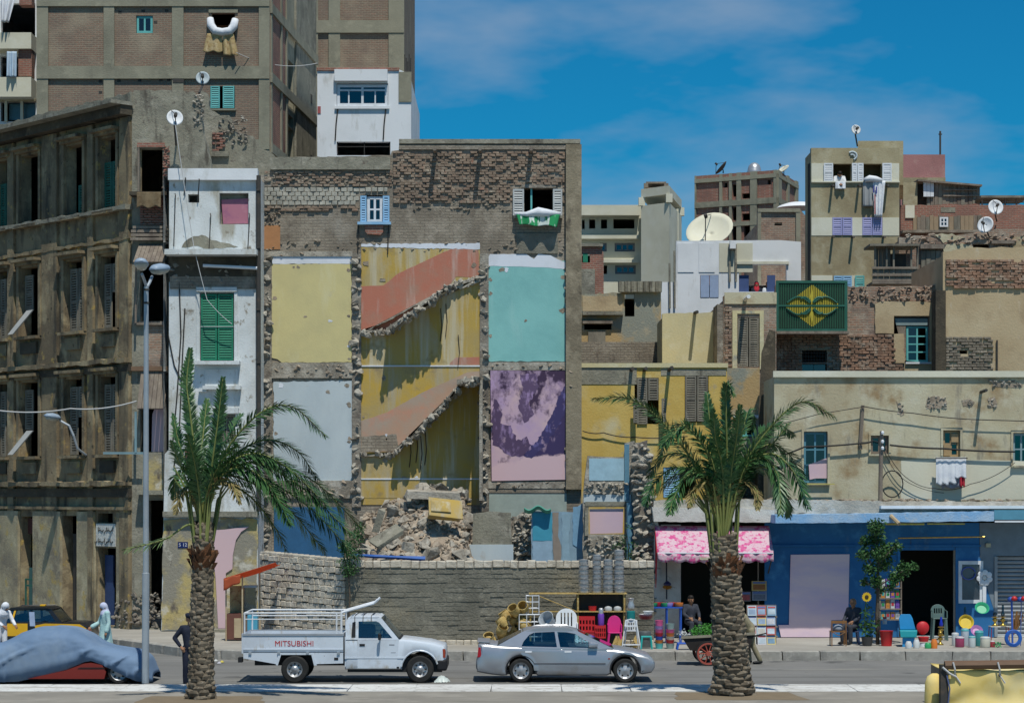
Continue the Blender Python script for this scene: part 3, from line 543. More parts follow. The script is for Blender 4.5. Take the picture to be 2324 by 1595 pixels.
rubble_strip('eroded_plinth', PC, 302, 1345, 383, 1418, bh, (7, 15), (-.05, .1), .9, STONESD, 'rubble_d'); rubble_strip('eroded_plinth', Pl(PA.p.x, PA.p.y, angA), 266, 1360, 297, 1432, bh, (7, 15), (.02, .14), .9, STONESD, 'rubble_d')
rubble_strip('broken_parapet', PC, 440, 215, 462, 300, bh, (5, 10), (-.1, .05), .7)
# ruined upper wall joining the tower: grey broken gable
gb = thing('ruined_gable', 'crumbling grey gable of bare brick stepping down behind the white house', 'wall', W(530, 1120, 72.5) * 1.0)
ORG[gb].z = .2; gb.location.z = .2
PG = front(72.4)
g = [(455, 1424), (455, 205), (470, 212), (476, 250), (500, 262), (520, 262), (536, 300), (575, 310), (600, 340), (622, 352), (640, 400), (640, 1424)]
g = [g[0]] + rl(g[1:10], 3, 12) + g[10:]
MB().pslab(PG, [g], -.4, 0).build('wall', M['greystucco'], gb)
bricks(PG, 482, 300, 512, 345, gb, M['redbrick'], o=(.0, .05), limit=60, keep=.8, seed=5); rubble_strip('broken_edge', PG, 500, 262, 560, 330, gb, (5, 11), (-.05, .1), .5, STONESD, 'rubble_d')
slabpart('broken_lintel', PG, 480, 345, 520, 356, .002, .12, M['greystucco'], gb)

# ================================================================== far left: white balconies
PF = front(98.0)
fl = shell('balcony_block', 'pale apartment block with red brick piers and laundry on its balconies', 'building', PF, rrect(-80, -60, 86, 1390), [(2, 8, 80, 84), (2, 128, 50, 186), (2, 232, 80, 276)], M['white2'], 12, zb=.2, floors=(18, 24, 29))
for y0, y1 in ((86, 122), (186, 230)): slabpart('balcony_front', PF, -80, y0, 83, y1, .002, 1.1, M['offwhite'], fl)
slabpart('brick_pier', PF, 52, 118, 82, 182, .3, .9, M['redbrick'], fl); slabpart('brick_pier', PF, 54, -40, 82, 22, .3, .9, M['redbrick'], fl)
for x in (14, 50): slabpart('balcony_post', PF, x, 232, x + 6, 280, .2, .35, M['offwhite'], fl)
slabpart('window', PF, 20, 235, 78, 272, -.2, -.1, flat('dusty_blue_glass', (.08, .16, .2), .2), fl); slabpart('beam', PF, -80, 228, 84, 233, .01, .4, M['cream'], fl)
hang('laundry', 'white trousers drying on the upper balcony of the pale block', 'laundry', PF, 18, -5, 54, 66, 1.25, M['clothwhite'], 2, .2, (-8, 0), sidecurve=-20)
hang('laundry', 'pale blue washing drying on the lower balcony of the pale block', 'laundry', PF, 30, 130, 52, 188, 1.2, flat('pale_blue_washing', (.45, .58, .72)), 2, .15)

# ================================================================== brick tower
dT = 90.0; PT = front(dT)
hT = [(309, 36, 347, 76), (480, 30, 533, 82), (477, 196, 533, 248)]
tw = shell('brick_tower', 'tall raw brick apartment tower framed in grey concrete, at the rear', 'building', PT, rrect(84, -140, 612, 1380), hT, M['towerbrick'], 11, zb=.2, thick=.3, floors=(16, 20, 24, 28), wallname='brick_wall')
for a, b in ((84, 110), (236, 260), (391, 417), (588, 612.5)): slabpart('concrete_column', PT, a, -140, b, 420, .002, .09, M['concrete'], tw)
for a, b in ((-8, 16), (152, 180), (318, 340)): slabpart('concrete_beam', PT, 84, a, 612, b, .004, .12, M['concrete'], tw)
# receding flank
PS = Pl(X(613, dT), dT, math.atan2(101 - dT, X(718, 101) - X(613, dT)))
zS = lambda y: Z(y, dT)
MB().pslabz(PS, [[(613.2, .2), (652, .2), (652, 34), (613.2, 34)]], -.3, .0).build('flank_brick', M['redbrick'], tw)
MB().pslabz(PS, [[(673, .2), (718, .2), (718, 34), (673, 34)]], -.3, .0).build('flank_plaster', M['greystucco'], tw)
MB().pslabz(PS, [[(652, .2), (673, .2), (673, 34), (652, 34)], *[[(655, zS(y0)), (671, zS(y0)), (671, zS(y1)), (655, zS(y1))] for y0, y1 in ((85, 195), (215, 240), (245, 330))]], -.6, -.1).build('stair_shaft', M['concrete'], tw)
for y in (8, 165, 325): MB().pbz(PS, 613, 718, zS(y + 22), zS(y), .002, .1).build('concrete_beam', M['concrete'], tw)
for x in (613.5, 636, 648): MB().pbz(PS, x, x + 2.6, .2, 34, .001, .06).build('concrete_column', M['concrete'], tw)
for y in (118, 270): MB().pbz(PS, 705, 708, zS(y + 22), zS(y), .002, .02).build('slot_window', M['iron'], tw)
casement(PT, 310, 37, 346, 75, tw, M['turqpaint'], -.1, 2, 1, .09); 
slabpart('concrete_lintel', PT, 474, 22, 540, 30, .003, .06, M['concrete'], tw)
for a, b in ((478, 499), (506, 532)): louvres(PT, a, 196, b, 246, tw, M['turqpaint'], .01)
slabpart('window_sill', PT, 474, 248, 536, 252, .002, .12, M['concrete'], tw)
for x, y in ((272, 28), (325, 26), (378, 25), (228, 185), (270, 184), (317, 183), (365, 181), (383, 181), (353, 51), (228, 210)): slabpart('putlog_hole', PT, x - 4, y - 3, x + 4, y + 3, -.02, .006, M['iron'], tw)
slabpart('vent_grille', PT, 393, 180, 418, 189, .095, .11, M['iron'], tw)
bed = MB(); bed.tube([PT.pt(478, 44, .12), PT.pt(480, 60, .2), PT.pt(490, 74, .28), PT.pt(507, 77, .3), PT.pt(524, 74, .28), PT.pt(532, 62, .2), PT.pt(535, 46, .12)], [.14, .17, .17, .16, .17, .17, .14], 10)
tag(bed.build('bedding_roll', M['clothwhite'], smooth=True), 'white rolled bedding airing on the sill of the tower window', 'bedding')
hang('patterned_cloth', 'tan patterned cloth with a slit, hung below the bedding on the tower', 'cloth', PT, 472, 80, 506, 122, .26, M['clothbrown'], 2, .1, (-4, 0), sidecurve=10, jag=2)
hang('patterned_cloth', 'narrow tan patterned cloth hung beside the slit, below the bedding', 'cloth', PT, 508, 80, 532, 130, .26, M['clothbrown'], 2, .1, (6, 0), sidecurve=10)

# ================================================================== second tower with white lower block
PT2 = front(104.0)
t2 = shell('concrete_tower', 'grey concrete-framed tower of rough brick, behind the white block', 'building', PT2, rrect(714, -140, 917, 1350), [], M['towerbrick'], 12, zb=.2)
for a, b in ((716, 722), (746, 772), (882, 917.5)): slabpart('concrete_column', PT2, a, -140, b, 420, .002, .1, M['concrete'], t2)
for a, b in ((48, 76), (160, 170)): slabpart('concrete_beam', PT2, 714, a, 917, b, .004, .14, M['concrete'], t2)
PW = front(93.0)
wb = shell('white_block', 'white block with a wide four-light window over a plain apron', 'building', PW, [(720, 1370), (720, 160), (905, 158), (933, 170), (933, 1370)], [(764, 190, 881, 242), (764, 322, 886, 353)], M['white2'], 9, zb=.2, floors=(19.0, 21.5))
slabpart('brick_coping', PW, 719, 154, 906, 161, -.2, .06, M['redbrick'], wb)
slabpart('raw_corner', PW, 905, 164, 934, 232, .002, .05, M['concrete'], wb); slabpart('lintel_band', PW, 760, 160, 880, 186, .002, .25, M['white2'], wb)
w_ = casement(PW, 765, 192, 880, 241, wb, M['whitepaint'], -.08, 2, 1, .12); 
slabpart('window_mullion', PW, 766, 203, 879, 207, -.07, -.02, M['whitepaint'], w_)
for x in (790, 850): slabpart('window_mullion', PW, x, 207, x + 3, 240, -.068, -.022, M['whitepaint'], w_)
for x0, x1 in ((784, 818), (828, 860)): hang('curtain', None, None, PW, x0, 205, x1, 240, -.3, flat('sea_green_curtain', (.3, .5, .5)), 5, .08, parent=wb)
slabpart('window_sill', PW, 760, 242, 884, 248, .002, .1, M['white2'], wb)
for x, a, b in ((767, 245, 320), (876, 245, 318)): MB().tube([PW.pt(x, a, .05), PW.pt(x - 4, (a + b) / 2, .05), PW.pt(x - 6, b, .05)], .03, 5).build('cable', M['wire'], wb)
for x in (765, 826, 884): slabpart('rail_post', PW, x, 322, x + 1.5, 353, -.1, -.05, M['iron'], wb)
slabpart('rail', PW, 764, 332, 886, 333.5, -.09, -.06, M['iron'], wb); slabpart('red_plate', PW, 721, 242, 728, 258, .002, .03, flat('red_plate', (.4, .1, .1)), wb)
for i in range(5): MB().tube([PW.pt(918 + i * 3.2, 172, -.2), PW.pt(918 + i * 3.4, 122 + (i % 3) * 8, -.2)], .02, 4).build('rebar', M['iron'], wb)

# ================================================================== white house with green shutters
PH = front(69.0); dH = 69.0
ow = [(366, 1431), (374, 1030), (383, 1020), (384, 388), (585, 386), (585, 1431)]
hh = [(498, 438, 564, 509), (427, 441, 452, 460), (454, 664, 531, 819), (488, 940, 534, 1006)]
wh = shell('white_house', 'narrow white flaking house with green louvred shutters and ochre base', 'house', PH, ow, hh, M['white'], 3.2, zb=.24, floors=(4.6, 8.5, 12.6))
slabpart('parapet_cap', PH, 383, 384, 586, 410, .002, .16, M['white2'], wh); slabpart('window_recess', PH, 499, 439, 563, 508, -.3, -.27, M['greystucco'], wh)
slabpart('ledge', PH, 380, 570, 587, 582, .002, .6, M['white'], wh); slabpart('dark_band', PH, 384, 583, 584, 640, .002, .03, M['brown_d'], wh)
rubble_strip('flaked_band', PH, 386, 600, 583, 645, wh, (6, 16), (-.06, .03), .35, STONESD, 'rubble_d')
MB().tube([PH.pt(464, 605, .3), PH.pt(586, 611, .3)], .05, 8).build('pipe', M['white2'], wh)
slabpart('bare_brick_band', PH, 386, 628, 582, 656, .031, .045, M['party'], wh)
f0 = [(456, 492), (494, 529)]
for a, b in f0: louvres(PH, a, 667, b, 740, wh, M['greenpaint'], -.06, rails=(0, 1)); louvres(PH, a, 742, b, 817, wh, M['greenpaint'], -.06, rails=(0, 1))
slabpart('shutter_rail', PH, 455, 740, 530, 742, -.05, .0, flat('pale_rail', (.4, .5, .45)), wh)
slabpart('window_sill', PH, 443, 820, 546, 828, .002, .35, M['white'], wh); slabpart('window_surround', PH, 446, 652, 538, 662, .002, .08, M['white'], wh)
slabpart('window_surround', PH, 446, 664, 453, 820, .002, .04, M['white'], wh); slabpart('window_surround', PH, 532, 664, 539, 820, .002, .04, M['white'], wh)
slabpart('sill_bracket', PH, 452, 882, 470, 889, .002, .2, M['white'], wh); slabpart('window_hood', PH, 462, 876, 548, 884, .002, .25, M['white'], wh); slabpart('apron', PH, 466, 838, 540, 876, .002, .06, M['white'], wh)
slabpart('window_hood', PH, 478, 926, 542, 938, .002, .2, M['white'], wh); louvres(PH, 489, 941, 510, 1004, wh, M['shutgrey'], -.1); louvres(PH, 512, 941, 533, 1004, wh, M['shutgrey'], -.1)
slabpart('ledge', PH, 372, 1160, 586, 1172, .002, .25, M['greystucco'], wh)
MB().pslab(PH, [rough([(367, 1430), (371, 1180), (470, 1175), (584, 1178), (584, 1430)], 2.5, 18)], .003, .035).build('ochre_base', M['ochrebase'], wh)
slabpart('small_shutter', PH, 420, 1018, 446, 1064, .002, .05, flat('red_brown_wood', (.17, .07, .05)), wh)
hang('damp_patch', None, None, PH, 410, 535, 540, 563, .012, M['greystucco'], 1, .002, parent=wh) if False else None
MB().pslab(PH, [rough([(412, 562), (420, 548), (440, 536), (458, 533), (480, 545), (500, 550), (520, 553), (540, 560), (480, 566), (440, 558)], 2, 8)], .001, .008).build('bare_patch', M['greystucco'], wh)
for x, y0, y1 in ((478, 485, 568), (566, 485, 566), (421, 402, 445), (452, 405, 460), (398, 440, 560)): MB().tube([PH.pt(x, y0, .06), PH.pt(x + 3, y0 + 6, .25), PH.pt(x - 3, y1, .05)], .018, 5).build('iron_bracket', M['iron'], wh)
for pts in ([(407, 640), (411, 760), (402, 900), (392, 1010)], [(420, 700), (415, 800), (408, 960), (395, 1060)], [(382, 760), (396, 830), (410, 860)]): MB().tube([PH.pt(x, y, .03) for x, y in pts], .022, 5).build('cable', M['wire'], wh)
MB().tube([PH.pt(587.5, 400, .12), PH.pt(587.5, 780, .12), PH.pt(588.5, 1160, .12)], .075, 8).build('downpipe', M['iron'], wh)
for y in (430, 560, 700, 820, 950): slabpart('pipe_clamp', PH, 584, y, 592, y + 5, .02, .22, M['iron'], wh)
# blue enamel number plate
pn = tag(slabpart('number_plate', PH, 404, 1229, 427, 1243, .04, .055, flat('enamel_blue', (.01, .02, .12), .3), None), 'small blue enamel number plate with white figures on the ochre base', 'sign')
def lettering(name, text, mat, size, loc, rot, parent, extrude=.002, width=None):
    cu = bpy.data.curves.new(name, 'FONT'); cu.body = text; cu.size = size; cu.extrude = extrude; cu.align_x = 'CENTER'; cu.align_y = 'CENTER'
    tmp = bpy.data.objects.new('tmp_text', cu); col.objects.link(tmp); bpy.context.view_layer.update()
    me = bpy.data.meshes.new_from_object(tmp.evaluated_get(bpy.context.evaluated_depsgraph_get())); bpy.data.objects.remove(tmp)
    me.materials.append(mat) if not me.materials else me.materials.__setitem__(0, mat)
    o = bpy.data.objects.new(name, me); col.objects.link(o); place(o, loc, parent); o.rotation_euler = rot
    if width: s = width / max(.001, o.dimensions.x); o.scale = (s, 1, 1)
    return o
lettering('figures', '5 12', M['whitepaint'], .15, PH.pt(415.5, 1236, .058), (R(90), 0, 0), pn)

# ================================================================== the half-demolished house: party wall with the ghosts of its rooms
dP = 71.0; PP = front(dP)
op = [(590, 1423), (590, 398), (612, 396), (613, 357), (760, 356), (886, 353), (889, 343), (905, 341), (906, 320), (1010, 319), (1120, 317), (1316, 316), (1319, 1423)]
op = [op[0]] + rl(op[1:11], 1.6, 13) + op[11:]
dm = shell('demolished_house', 'half-demolished house, its party wall showing painted rooms and broken stairs', 'house', PP, op, [(818, 443, 884, 509), (1190, 426, 1254, 492)], M['party'], 4.5, zb=.24, floors=(13.0,), thick=.5)
slabpart('parapet', PP, 614, 358, 886, 386, .002, .12, M['greystucco'], dm); slabpart('parapet_cap', PP, 906, 317, 1317, 327, .002, .1, M['greystucco'], dm); slabpart('parapet_band', PP, 906, 330, 1300, 340, .002, .07, M['party'], dm)
BR = A_('weathered_brick', (.29, .215, .16), [((.2, .15, .115), 1.7, .42, .62), ((.38, .32, .25), 2.6, .5, .68), ((.33, .17, .12), 4.5, .58, .7)], .95, .5, 25)
bricks(PP, 892, 342, 1284, 462, dm, BR, .24, .085, (-.055, .03), 300, [(1160, 420, 1276, 470)], keep=.93, seed=7)
bricks(PP, 600, 388, 890, 424, dm, BR, .24, .085, (-.055, .02), 60, keep=.8, seed=8); bricks(PP, 598, 466, 815, 480, dm, BR, .24, .085, (-.02, .03), 0, keep=.7, seed=9)
GB = A_('grey_lime_block', (.4, .385, .33), [((.3, .29, .25), 2.5, .42, .62), ((.48, .46, .4), 4, .55, .7)], .95, .3, 30)
bricks(PP, 600, 424, 880, 466, dm, GB, .2, .145, (-.04, .0), 140, [(812, 440, 890, 470)], seed=10, name='block')
rubble_strip('broken_course', PP, 600, 388, 892, 422, dm, (4, 11), (-.03, .05), .3, STONESW, 'party'); slabpart('dark_joint', PP, 600, 420, 815, 424, .002, .015, M['rubble_d'], dm); slabpart('brick_arch', PP, 1184, 420, 1262, 427, .002, .06, M['rubble_d'], dm)
rubble_strip('broken_plaster', PP, 892, 455, 1160, 478, dm, (5, 11), (-.06, .03), .35, STONESW, 'party'); rubble_strip('broken_plaster', PP, 598, 545, 1290, 575, dm, (5, 12), (-.07, .02), .22, STONESW, 'party')
for x in (988, 1090, 1205): MB().tube([PP.pt(x, 344, -.1), PP.pt(x, 346, .75)], .07, 6).build('beam_stub', M['oldwood'], dm)
slabpart('orange_patch', PP, 597, 512, 636, 566, .002, .02, flat('orange_distemper', (.45, .22, .1), .9), dm); slabpart('flue_hole', PP, 604, 487, 616, 505, .003, .01, M['iron'], dm); rubble_strip('flue_bricks', PP, 596, 482, 636, 512, dm, (4, 8), (-.02, .04), .5, STONESW, 'rubblewarm')
# windows in the party wall
for a, b in ((818, 832), (869, 884)): louvres(PP, a, 445, b, 504, dm, M['bluepaint'], .02)
casement(PP, 833, 446, 868, 504, dm, M['whitepaint'], -.1, 2, 2, .09); slabpart('window_sill', PP, 812, 505, 888, 511, .002, .2, M['bluepaint'], dm)
MB().pslab(PP, [[(829, 512), (870, 512), (870, 528), (864, 534), (834, 532), (829, 526)]], .002, .12).build('brick_corbel', M['redbrick'], dm)
for x in (816, 884): MB().tube([PP.pt(x - 2, 512, .05), PP.pt(x - 4, 578, .05)], .02, 5).build('cable', M['wire'], dm)
for a, b in ((1164, 1189), (1255, 1276)): louvres(PP, a, 430, b, 490, dm, flat('grey_white_paint', (.5, .52, .52)), .06)
slabpart('window_post', PP, 1204, 428, 1208, 490, -.1, -.05, M['turqpaint'], dm); slabpart('window_sill', PP, 1166, 491, 1276, 497, .002, .22, M['greystucco'], dm)
hang('green_blanket', 'green and white striped blanket hung under the white bedding on the party wall window', 'blanket', PP, 1172, 490, 1270, 513, .3, mk('striped_green_cloth', (.02, .25, .09), [((.6, .66, .62), 5, .54, .58, .2)], .85), 2, .1, (0, 4), sidecurve=-14, jag=2)
tag(MB().tube([PP.pt(1168, 488, .24), PP.pt(1195, 489, .3), PP.pt(1222, 484, .3), PP.pt(1240, 486, .3), PP.pt(1272, 487, .24)], [.04, .08, .16, .13, .05], 10).build('bedding_roll', M['clothwhite'], smooth=True), 'white pillow and sheet airing on the party wall window sill', 'bedding')
slabpart('added_shade_stub', PP, 1089, 866, 1096, 1135, .06, 1.15, M['rubble'], dm)  # stub added to keep sky light off the lower stair wall
slabpart('painted_shadow', PP, 1172, 530, 1266, 576, .002, .06, M['render'], dm)  # dark panel painted in as the shadow below the blanket
# structural ribs of broken masonry between the rooms
slabpart('corner_pilaster', PP, 1284, 330, 1319.5, 1110, .002, .22, M['oldpil'], dm)
for x0, x1, y0, y1 in ((592, 617, 580, 1423), (799, 820, 575, 1150), (1089, 1109, 575, 1160), (1283, 1300, 585, 1100)):
    slabpart('torn_rib', PP, x0, y0, x1, y1, .002, .06, M['rubble_d'], dm); rubble_strip('torn_masonry', PP, x0 + 3, y0, x1 - 3, y1, dm, (5, 21), (-.03, .15), .6, mat=random.choice(('rubble', 'rubblewarm')))
for x0, x1, y0, y1 in ((597, 800, 571, 582), (617, 800, 823, 858), (1108, 1285, 822, 840), (617, 800, 1090, 1130), (1108, 1285, 1092, 1108)):
    slabpart('floor_scar', PP, x0, y0, x1, y1, .002, .07, M['rubble'], dm); rubble_strip('floor_scar_stones', PP, x0, y0 + 3, x1, y1 - 3, dm, (4, 14), (-.02, .08), .3, mat='rubblewarm')
def paint(name, loop, mat, o=.02, rag=0, step=10, o0=.001): return MB().pslab(PP, [rough(loop, rag, step) if rag else loop], o0, o).build(name, M[mat], dm)
paint('white_frieze', rrect(618, 580, 798, 599), 'whiteband', .031, 1); paint('yellow_room_wall', [(617, 599), (798, 599), (798, 822), (640, 823), (630, 815), (617, 812)], 'yellowroom', .03, 1.6, 9)
paint('turquoise_room_wall', [(1108, 592), (1283, 592), (1283, 820), (1108, 820)], 'turq', .03, 1.6, 9); paint('white_frieze', [(1112, 577), (1195, 577), (1205, 584), (1212, 588), (1222, 576), (1250, 580), (1268, 590), (1283, 596), (1283, 612), (1250, 608), (1200, 606), (1108, 604), (1108, 584)], 'whiteband', .034, .6)
paint('pale_blue_room_wall', [(621, 866), (800, 864), (799, 1095), (621, 1090)], 'paleblue', .03, 1.8, 9)
rp = random.Random(77)
for x0, y0, x1, y1, n_ in ((617, 600, 798, 820, 9), (621, 868, 798, 1088, 8), (1108, 606, 1283, 818, 8), (822, 560, 1085, 640, 5), (822, 760, 880, 1020, 5), (822, 1035, 950, 1085, 4)):     # plaster knocked off, mostly near the edges
    for _ in range(n_):
        e = rp.random(); cx_ = x0 + (x1 - x0) * (rp.choice((.03, .97)) if e < .45 else rp.random()); cy_ = y0 + (y1 - y0) * (rp.choice((.03, .97)) if e > .7 else rp.random()); r_ = rp.uniform(2.5, 8)
        lp_ = [(min(max(cx_ + r_ * rp.uniform(.5, 1.5) * math.cos(a), x0 + 1), x1 - 1), min(max(cy_ + r_ * rp.uniform(.4, 1.2) * math.sin(a), y0 + 1), y1 - 1)) for a in [k * .7854 for k in range(8)]]
        MB().pslab(PP, [lp_], .028, .0355).build('bare_patch', M[rp.choice(('party', 'party', 'whiteband', 'rubblewarm'))], dm)
# staircase hall
paint('ochre_stair_wall', rrect(820, 556, 1089, 830), 'stairyellow', .02)
paint('red_dado', [(820, 650), (870, 648), (905, 620), (1035, 560), (1086, 558), (1088, 630), (1035, 628), (1020, 648), (888, 750), (820, 752)], 'stairred', .026, .6)
paint('lime_wash', [(820, 554), (1089, 552), (1089, 566), (960, 564), (820, 560)], 'whiteband', .029, 1.2, 6)
paint('ochre_stair_wall', rrect(820, 830.5, 1090, 1145), 'stairyellow2', .02); paint('red_dado', [(820, 955), (880, 935), (960, 890), (1060, 845), (1088, 842), (1089, 866), (1045, 870), (905, 1024), (820, 1026)], 'stairred2', .026, .6)
paint('grey_skirting', [(820, 990), (900, 985), (905, 1022), (820, 1026)], 'party', .029, 1.5); paint('ochre_lower_wall', [(820, 1030), (890, 1030), (960, 965), (1090, 872), (1090, 1130), (820, 1130)], 'stairyellow', .028, .6)
paint('red_patch', [(1022, 823), (1035, 811), (1088, 810), (1088, 828), (1020, 828)], 'stairred', .024)
for y in (829, 1085): slabpart('white_tile_line', PP, 820, y, 1089, y + 3, .002, .05, M['whiteband'], dm)
def stair(pts, o, th, seed):
    lower = [(x, y + th + random.uniform(-3, 3)) for x, y in reversed(rough(pts, 1.5, 9))]
    lp = pts + lower
    s = MB().pslab(PP, [lp], .03, o).build('broken_stair_flight', M['rubble'], dm)
    mb = MB(); rnd = random.Random(seed)
    for (x0, y0), (x1, y1) in zip(pts[:-1], pts[1:]):
        n = max(2, int(math.hypot(x1 - x0, y1 - y0) / 4.5))
        for i in range(n):
            t = rnd.random(); a = PP.pt(x0 + (x1 - x0) * t, y0 + (y1 - y0) * t + rnd.uniform(1, th + 4), o + rnd.uniform(-.1, .06)); sz = rnd.uniform(.09, .26)
            merge(mb, rnd.choice(STONES), a, (sz * 1.3, sz, sz * .8), (rnd.uniform(0, 3), rnd.uniform(0, 3), rnd.uniform(0, 3)))
    tag(mb.build('stair_rubble', M['rubble'], dm, recalc=False), kind='stuff')
stair([(818, 751), (884, 750), (930, 717), (985, 680), (1022, 650)], .28, 7, 1); stair([(880, 750), (930, 716), (985, 679), (1014, 656)], .98, 10, 4); stair([(1012, 656), (1034, 640), (1090, 630)], .14, 10, 9)
stair([(818, 1026), (898, 1024)], .14, 7, 2); stair([(896, 1022), (940, 985), (1000, 930), (1030, 890), (1048, 872)], .55, 11, 3); stair([(968, 958), (1000, 930), (1030, 890), (1048, 872)], 1.25, 9, 11); stair([(1040, 868), (1092, 862)], 1.9, 12, 6)
for x, y in ((1000, 700), (1012, 690), (930, 985), (945, 975), (1040, 760), (955, 990), (965, 980)): MB().tube([PP.pt(x, y, .06), PP.pt(x + 3, y + 40, .05), PP.pt(x - 1, y + 75, .05)], .012, 4).build('hanging_wire', M['wire'], dm)
# collage cut-out with a mountain picture, built as a board in the lower right room
po = PP.pt(1198, 960)
MTN = mk('mountain_print', (.60, .42, .46), [((.46, .32, .50), .6, .42, .62, 1, (po, (0, 0, .05))), ((.055, .03, .07), 1.5, .52, .62, .75, (po + Vector((-.1, 0, -.35)), (.02, 0, .06))), ((.36, .25, .36), 3.5, .56, .68, .6, (po, (0, 0, .05))), ((.05, .035, .11), 1.1, .60, .70, .5, (po + Vector((.55, 0, .1)), (.32, 0, -.20))), ((.64, .45, .49), .5, .60, .66, 1, (po + Vector((0, 0, -1.0)), (.10, 0, -.75)))], .7)
mpic = tag(MB().pslab(PP, [[(1113, 841), (1283, 842), (1285, 1088), (1116, 1091)]], .05, .10).build('mountain_picture', MTN), 'large purple and pink collage picture of a rocky mountain filling a demolished room', 'picture')
for nm, c_, lp_ in (('printed_ridge', (.05, .04, .13), [(1283, 872), (1284, 935), (1262, 975), (1238, 1012), (1206, 1040), (1188, 1034), (1214, 1004), (1236, 972), (1258, 930), (1272, 890)]), ('printed_crag', (.09, .055, .12), [(1122, 905), (1140, 930), (1136, 960), (1160, 965), (1172, 1000), (1196, 990), (1206, 1010), (1186, 1034), (1162, 1036), (1140, 1020), (1118, 1010), (1116, 950)]), ('printed_crag', (.12, .075, .15), [(1180, 850), (1215, 846), (1222, 880), (1200, 915), (1212, 940), (1190, 960), (1176, 920), (1186, 885)])):
    MB().pslab(PP, [rough(lp_, 3, 5)], .101, .104).build(nm, mk(nm, c_, [(tuple(v * 2.6 + .05 for v in c_), 5, .52, .66, .5), ((.42, .29, .4), 3, .6, .7)], .7), mpic)
slabpart('course_band', PP, 1110, 1095, 1286, 1118, .002, .05, M['party'], dm); paint('pale_green_wall', rrect(1110, 1120, 1286, 1170), 'turq', .03) if False else slabpart('pale_lower_wall', PP, 1110, 1119, 1286, 1175, .002, .03, flat('pale_green_grey', (.36, .42, .38)), dm)
slabpart('blue_room_wall', PP, 622, 1150, 782, 1300, .002, .04, flat('deep_blue_distemper', (.03, .125, .27), .9), dm)

# ---- lower ruin walls in the lot
PL_ = front(67.6)
lw = thing('ruin_wall', 'stub of grey plastered wall standing beside the rubble heap', 'wall', W(1118, 1120, 67.8)); ORG[lw].z = .24; lw.location.z = .24
MB().pslab(PL_, [rough([(1074, 1440), (1073, 1165), (1110, 1160), (1160, 1163), (1162, 1440)], 1.5, 16)], -.3, 0).build('plaster_face', M['greystucco'], lw)
slabpart('pale_base', PL_, 1055, 1235, 1165, 1300, .002, .03, M['paleblue'], lw); rubble_strip('torn_end', PL_, 1162, 1165, 1206, 1290, lw, (7, 16), (-.4, -.1), .9)
slabpart('wall_core', PL_, 1162, 1172, 1206, 1436, -.6, -.35, M['rubble_d'], lw)
PB = front(67.3)
bw_ = thing('blue_ruin_wall', 'broken wall with patches of bright blue paint, left of the pink board', 'wall', W(1262, 1120, 67.5)); ORG[bw_].z = .24; bw_.location.z = .24
MB().pslab(PB, [rough([(1205, 1440), (1206, 1158), (1240, 1160), (1300, 1162), (1324, 1140), (1326, 1440)], 1.5, 16)], -.3, 0).build('wall_face', flat('faded_blue_wall', (.25, .37, .47), .9), bw_)
for nm, lp, c in (('bright_blue_panel', rrect(1209, 1163, 1253, 1226), (.06, .33, .47)), ('pale_blue_panel', rrect(1209, 1227, 1253, 1290), (.3, .43, .55)), ('brick_scar', [(1254, 1162), (1268, 1162), (1266, 1215), (1274, 1240), (1272, 1290), (1256, 1290), (1255, 1230)], (.3, .25, .21)), ('flaking_blue_panel', [(1275, 1165), (1296, 1165), (1290, 1230), (1298, 1290), (1276, 1290)], (.28, .42, .52)), ('blue_patch', [(1300, 1150), (1324, 1148), (1324, 1250), (1300, 1235)], (.2, .38, .56))):
    MB().pslab(PB, [rough(lp, 1.2, 9)], .001, .02).build(nm, flat(nm + '_paint', c, .9), bw_)
PK = front(66.6)
fr = thing('ruin_niche', 'remains of a white framed room front around a pink board', 'wall', W(1380, 1120, 66.8)); ORG[fr].z = .24; fr.location.z = .24
MB().pslab(PK, [rough([(1322, 1445), (1324, 1122), (1334, 1034), (1416, 1036), (1418, 1005), (1440, 1000), (1442, 1445)], 1.5, 14), rrect(1336, 1150, 1418, 1212)], -.35, 0).build('wall_face', M['rubble'], fr)
slabpart('pale_blue_face', PK, 1337, 1040, 1416, 1090, .001, .02, flat('sky_blue_distemper', (.36, .55, .66), .9), fr); slabpart('pale_band', PK, 1325, 1122, 1432, 1140, .001, .02, M['paleblue'], fr)
slabpart('niche_lintel', PK, 1328, 1138, 1428, 1148, .002, .07, M['greystucco'], fr); slabpart('niche_jamb', PK, 1327, 1150, 1335, 1215, .002, .12, M['greystucco'], fr); slabpart('niche_jamb', PK, 1419, 1150, 1428, 1215, .002, .12, M['greystucco'], fr)
rubble_strip('ledge_stones', PK, 1326, 1092, 1430, 1122, fr, (6, 13), (.0, .1), .5); rubble_strip('base_stones', PK, 1330, 1215, 1440, 1300, fr, (6, 13), (.0, .1), .6)
MB().tube([PK.pt(1429, 1140, .25), PK.pt(1429, 1290, .25)], .11, 10).build('blue_downpipe', flat('blue_pipe', (.12, .27, .38)), fr); slabpart('tall_blue_strip', PK, 1417, 1008, 1428, 1135, .002, .04, flat('blue_pipe', (.12, .27, .38)), fr)
rc = thing('rubble_pier', 'tall torn pier of rubble masonry between the ruin and the shops', 'wall', W(1462, 1120, 66.2)); ORG[rc].z = .24; rc.location.z = .24
PR = front(66.0)
MB().pslab(PR, [rough([(1440, 1445), (1440, 1004), (1470, 998), (1482, 1120), (1484, 1445)], 3, 12)], -.5, -.05).build('pier_core', M['rubble_d'], rc)
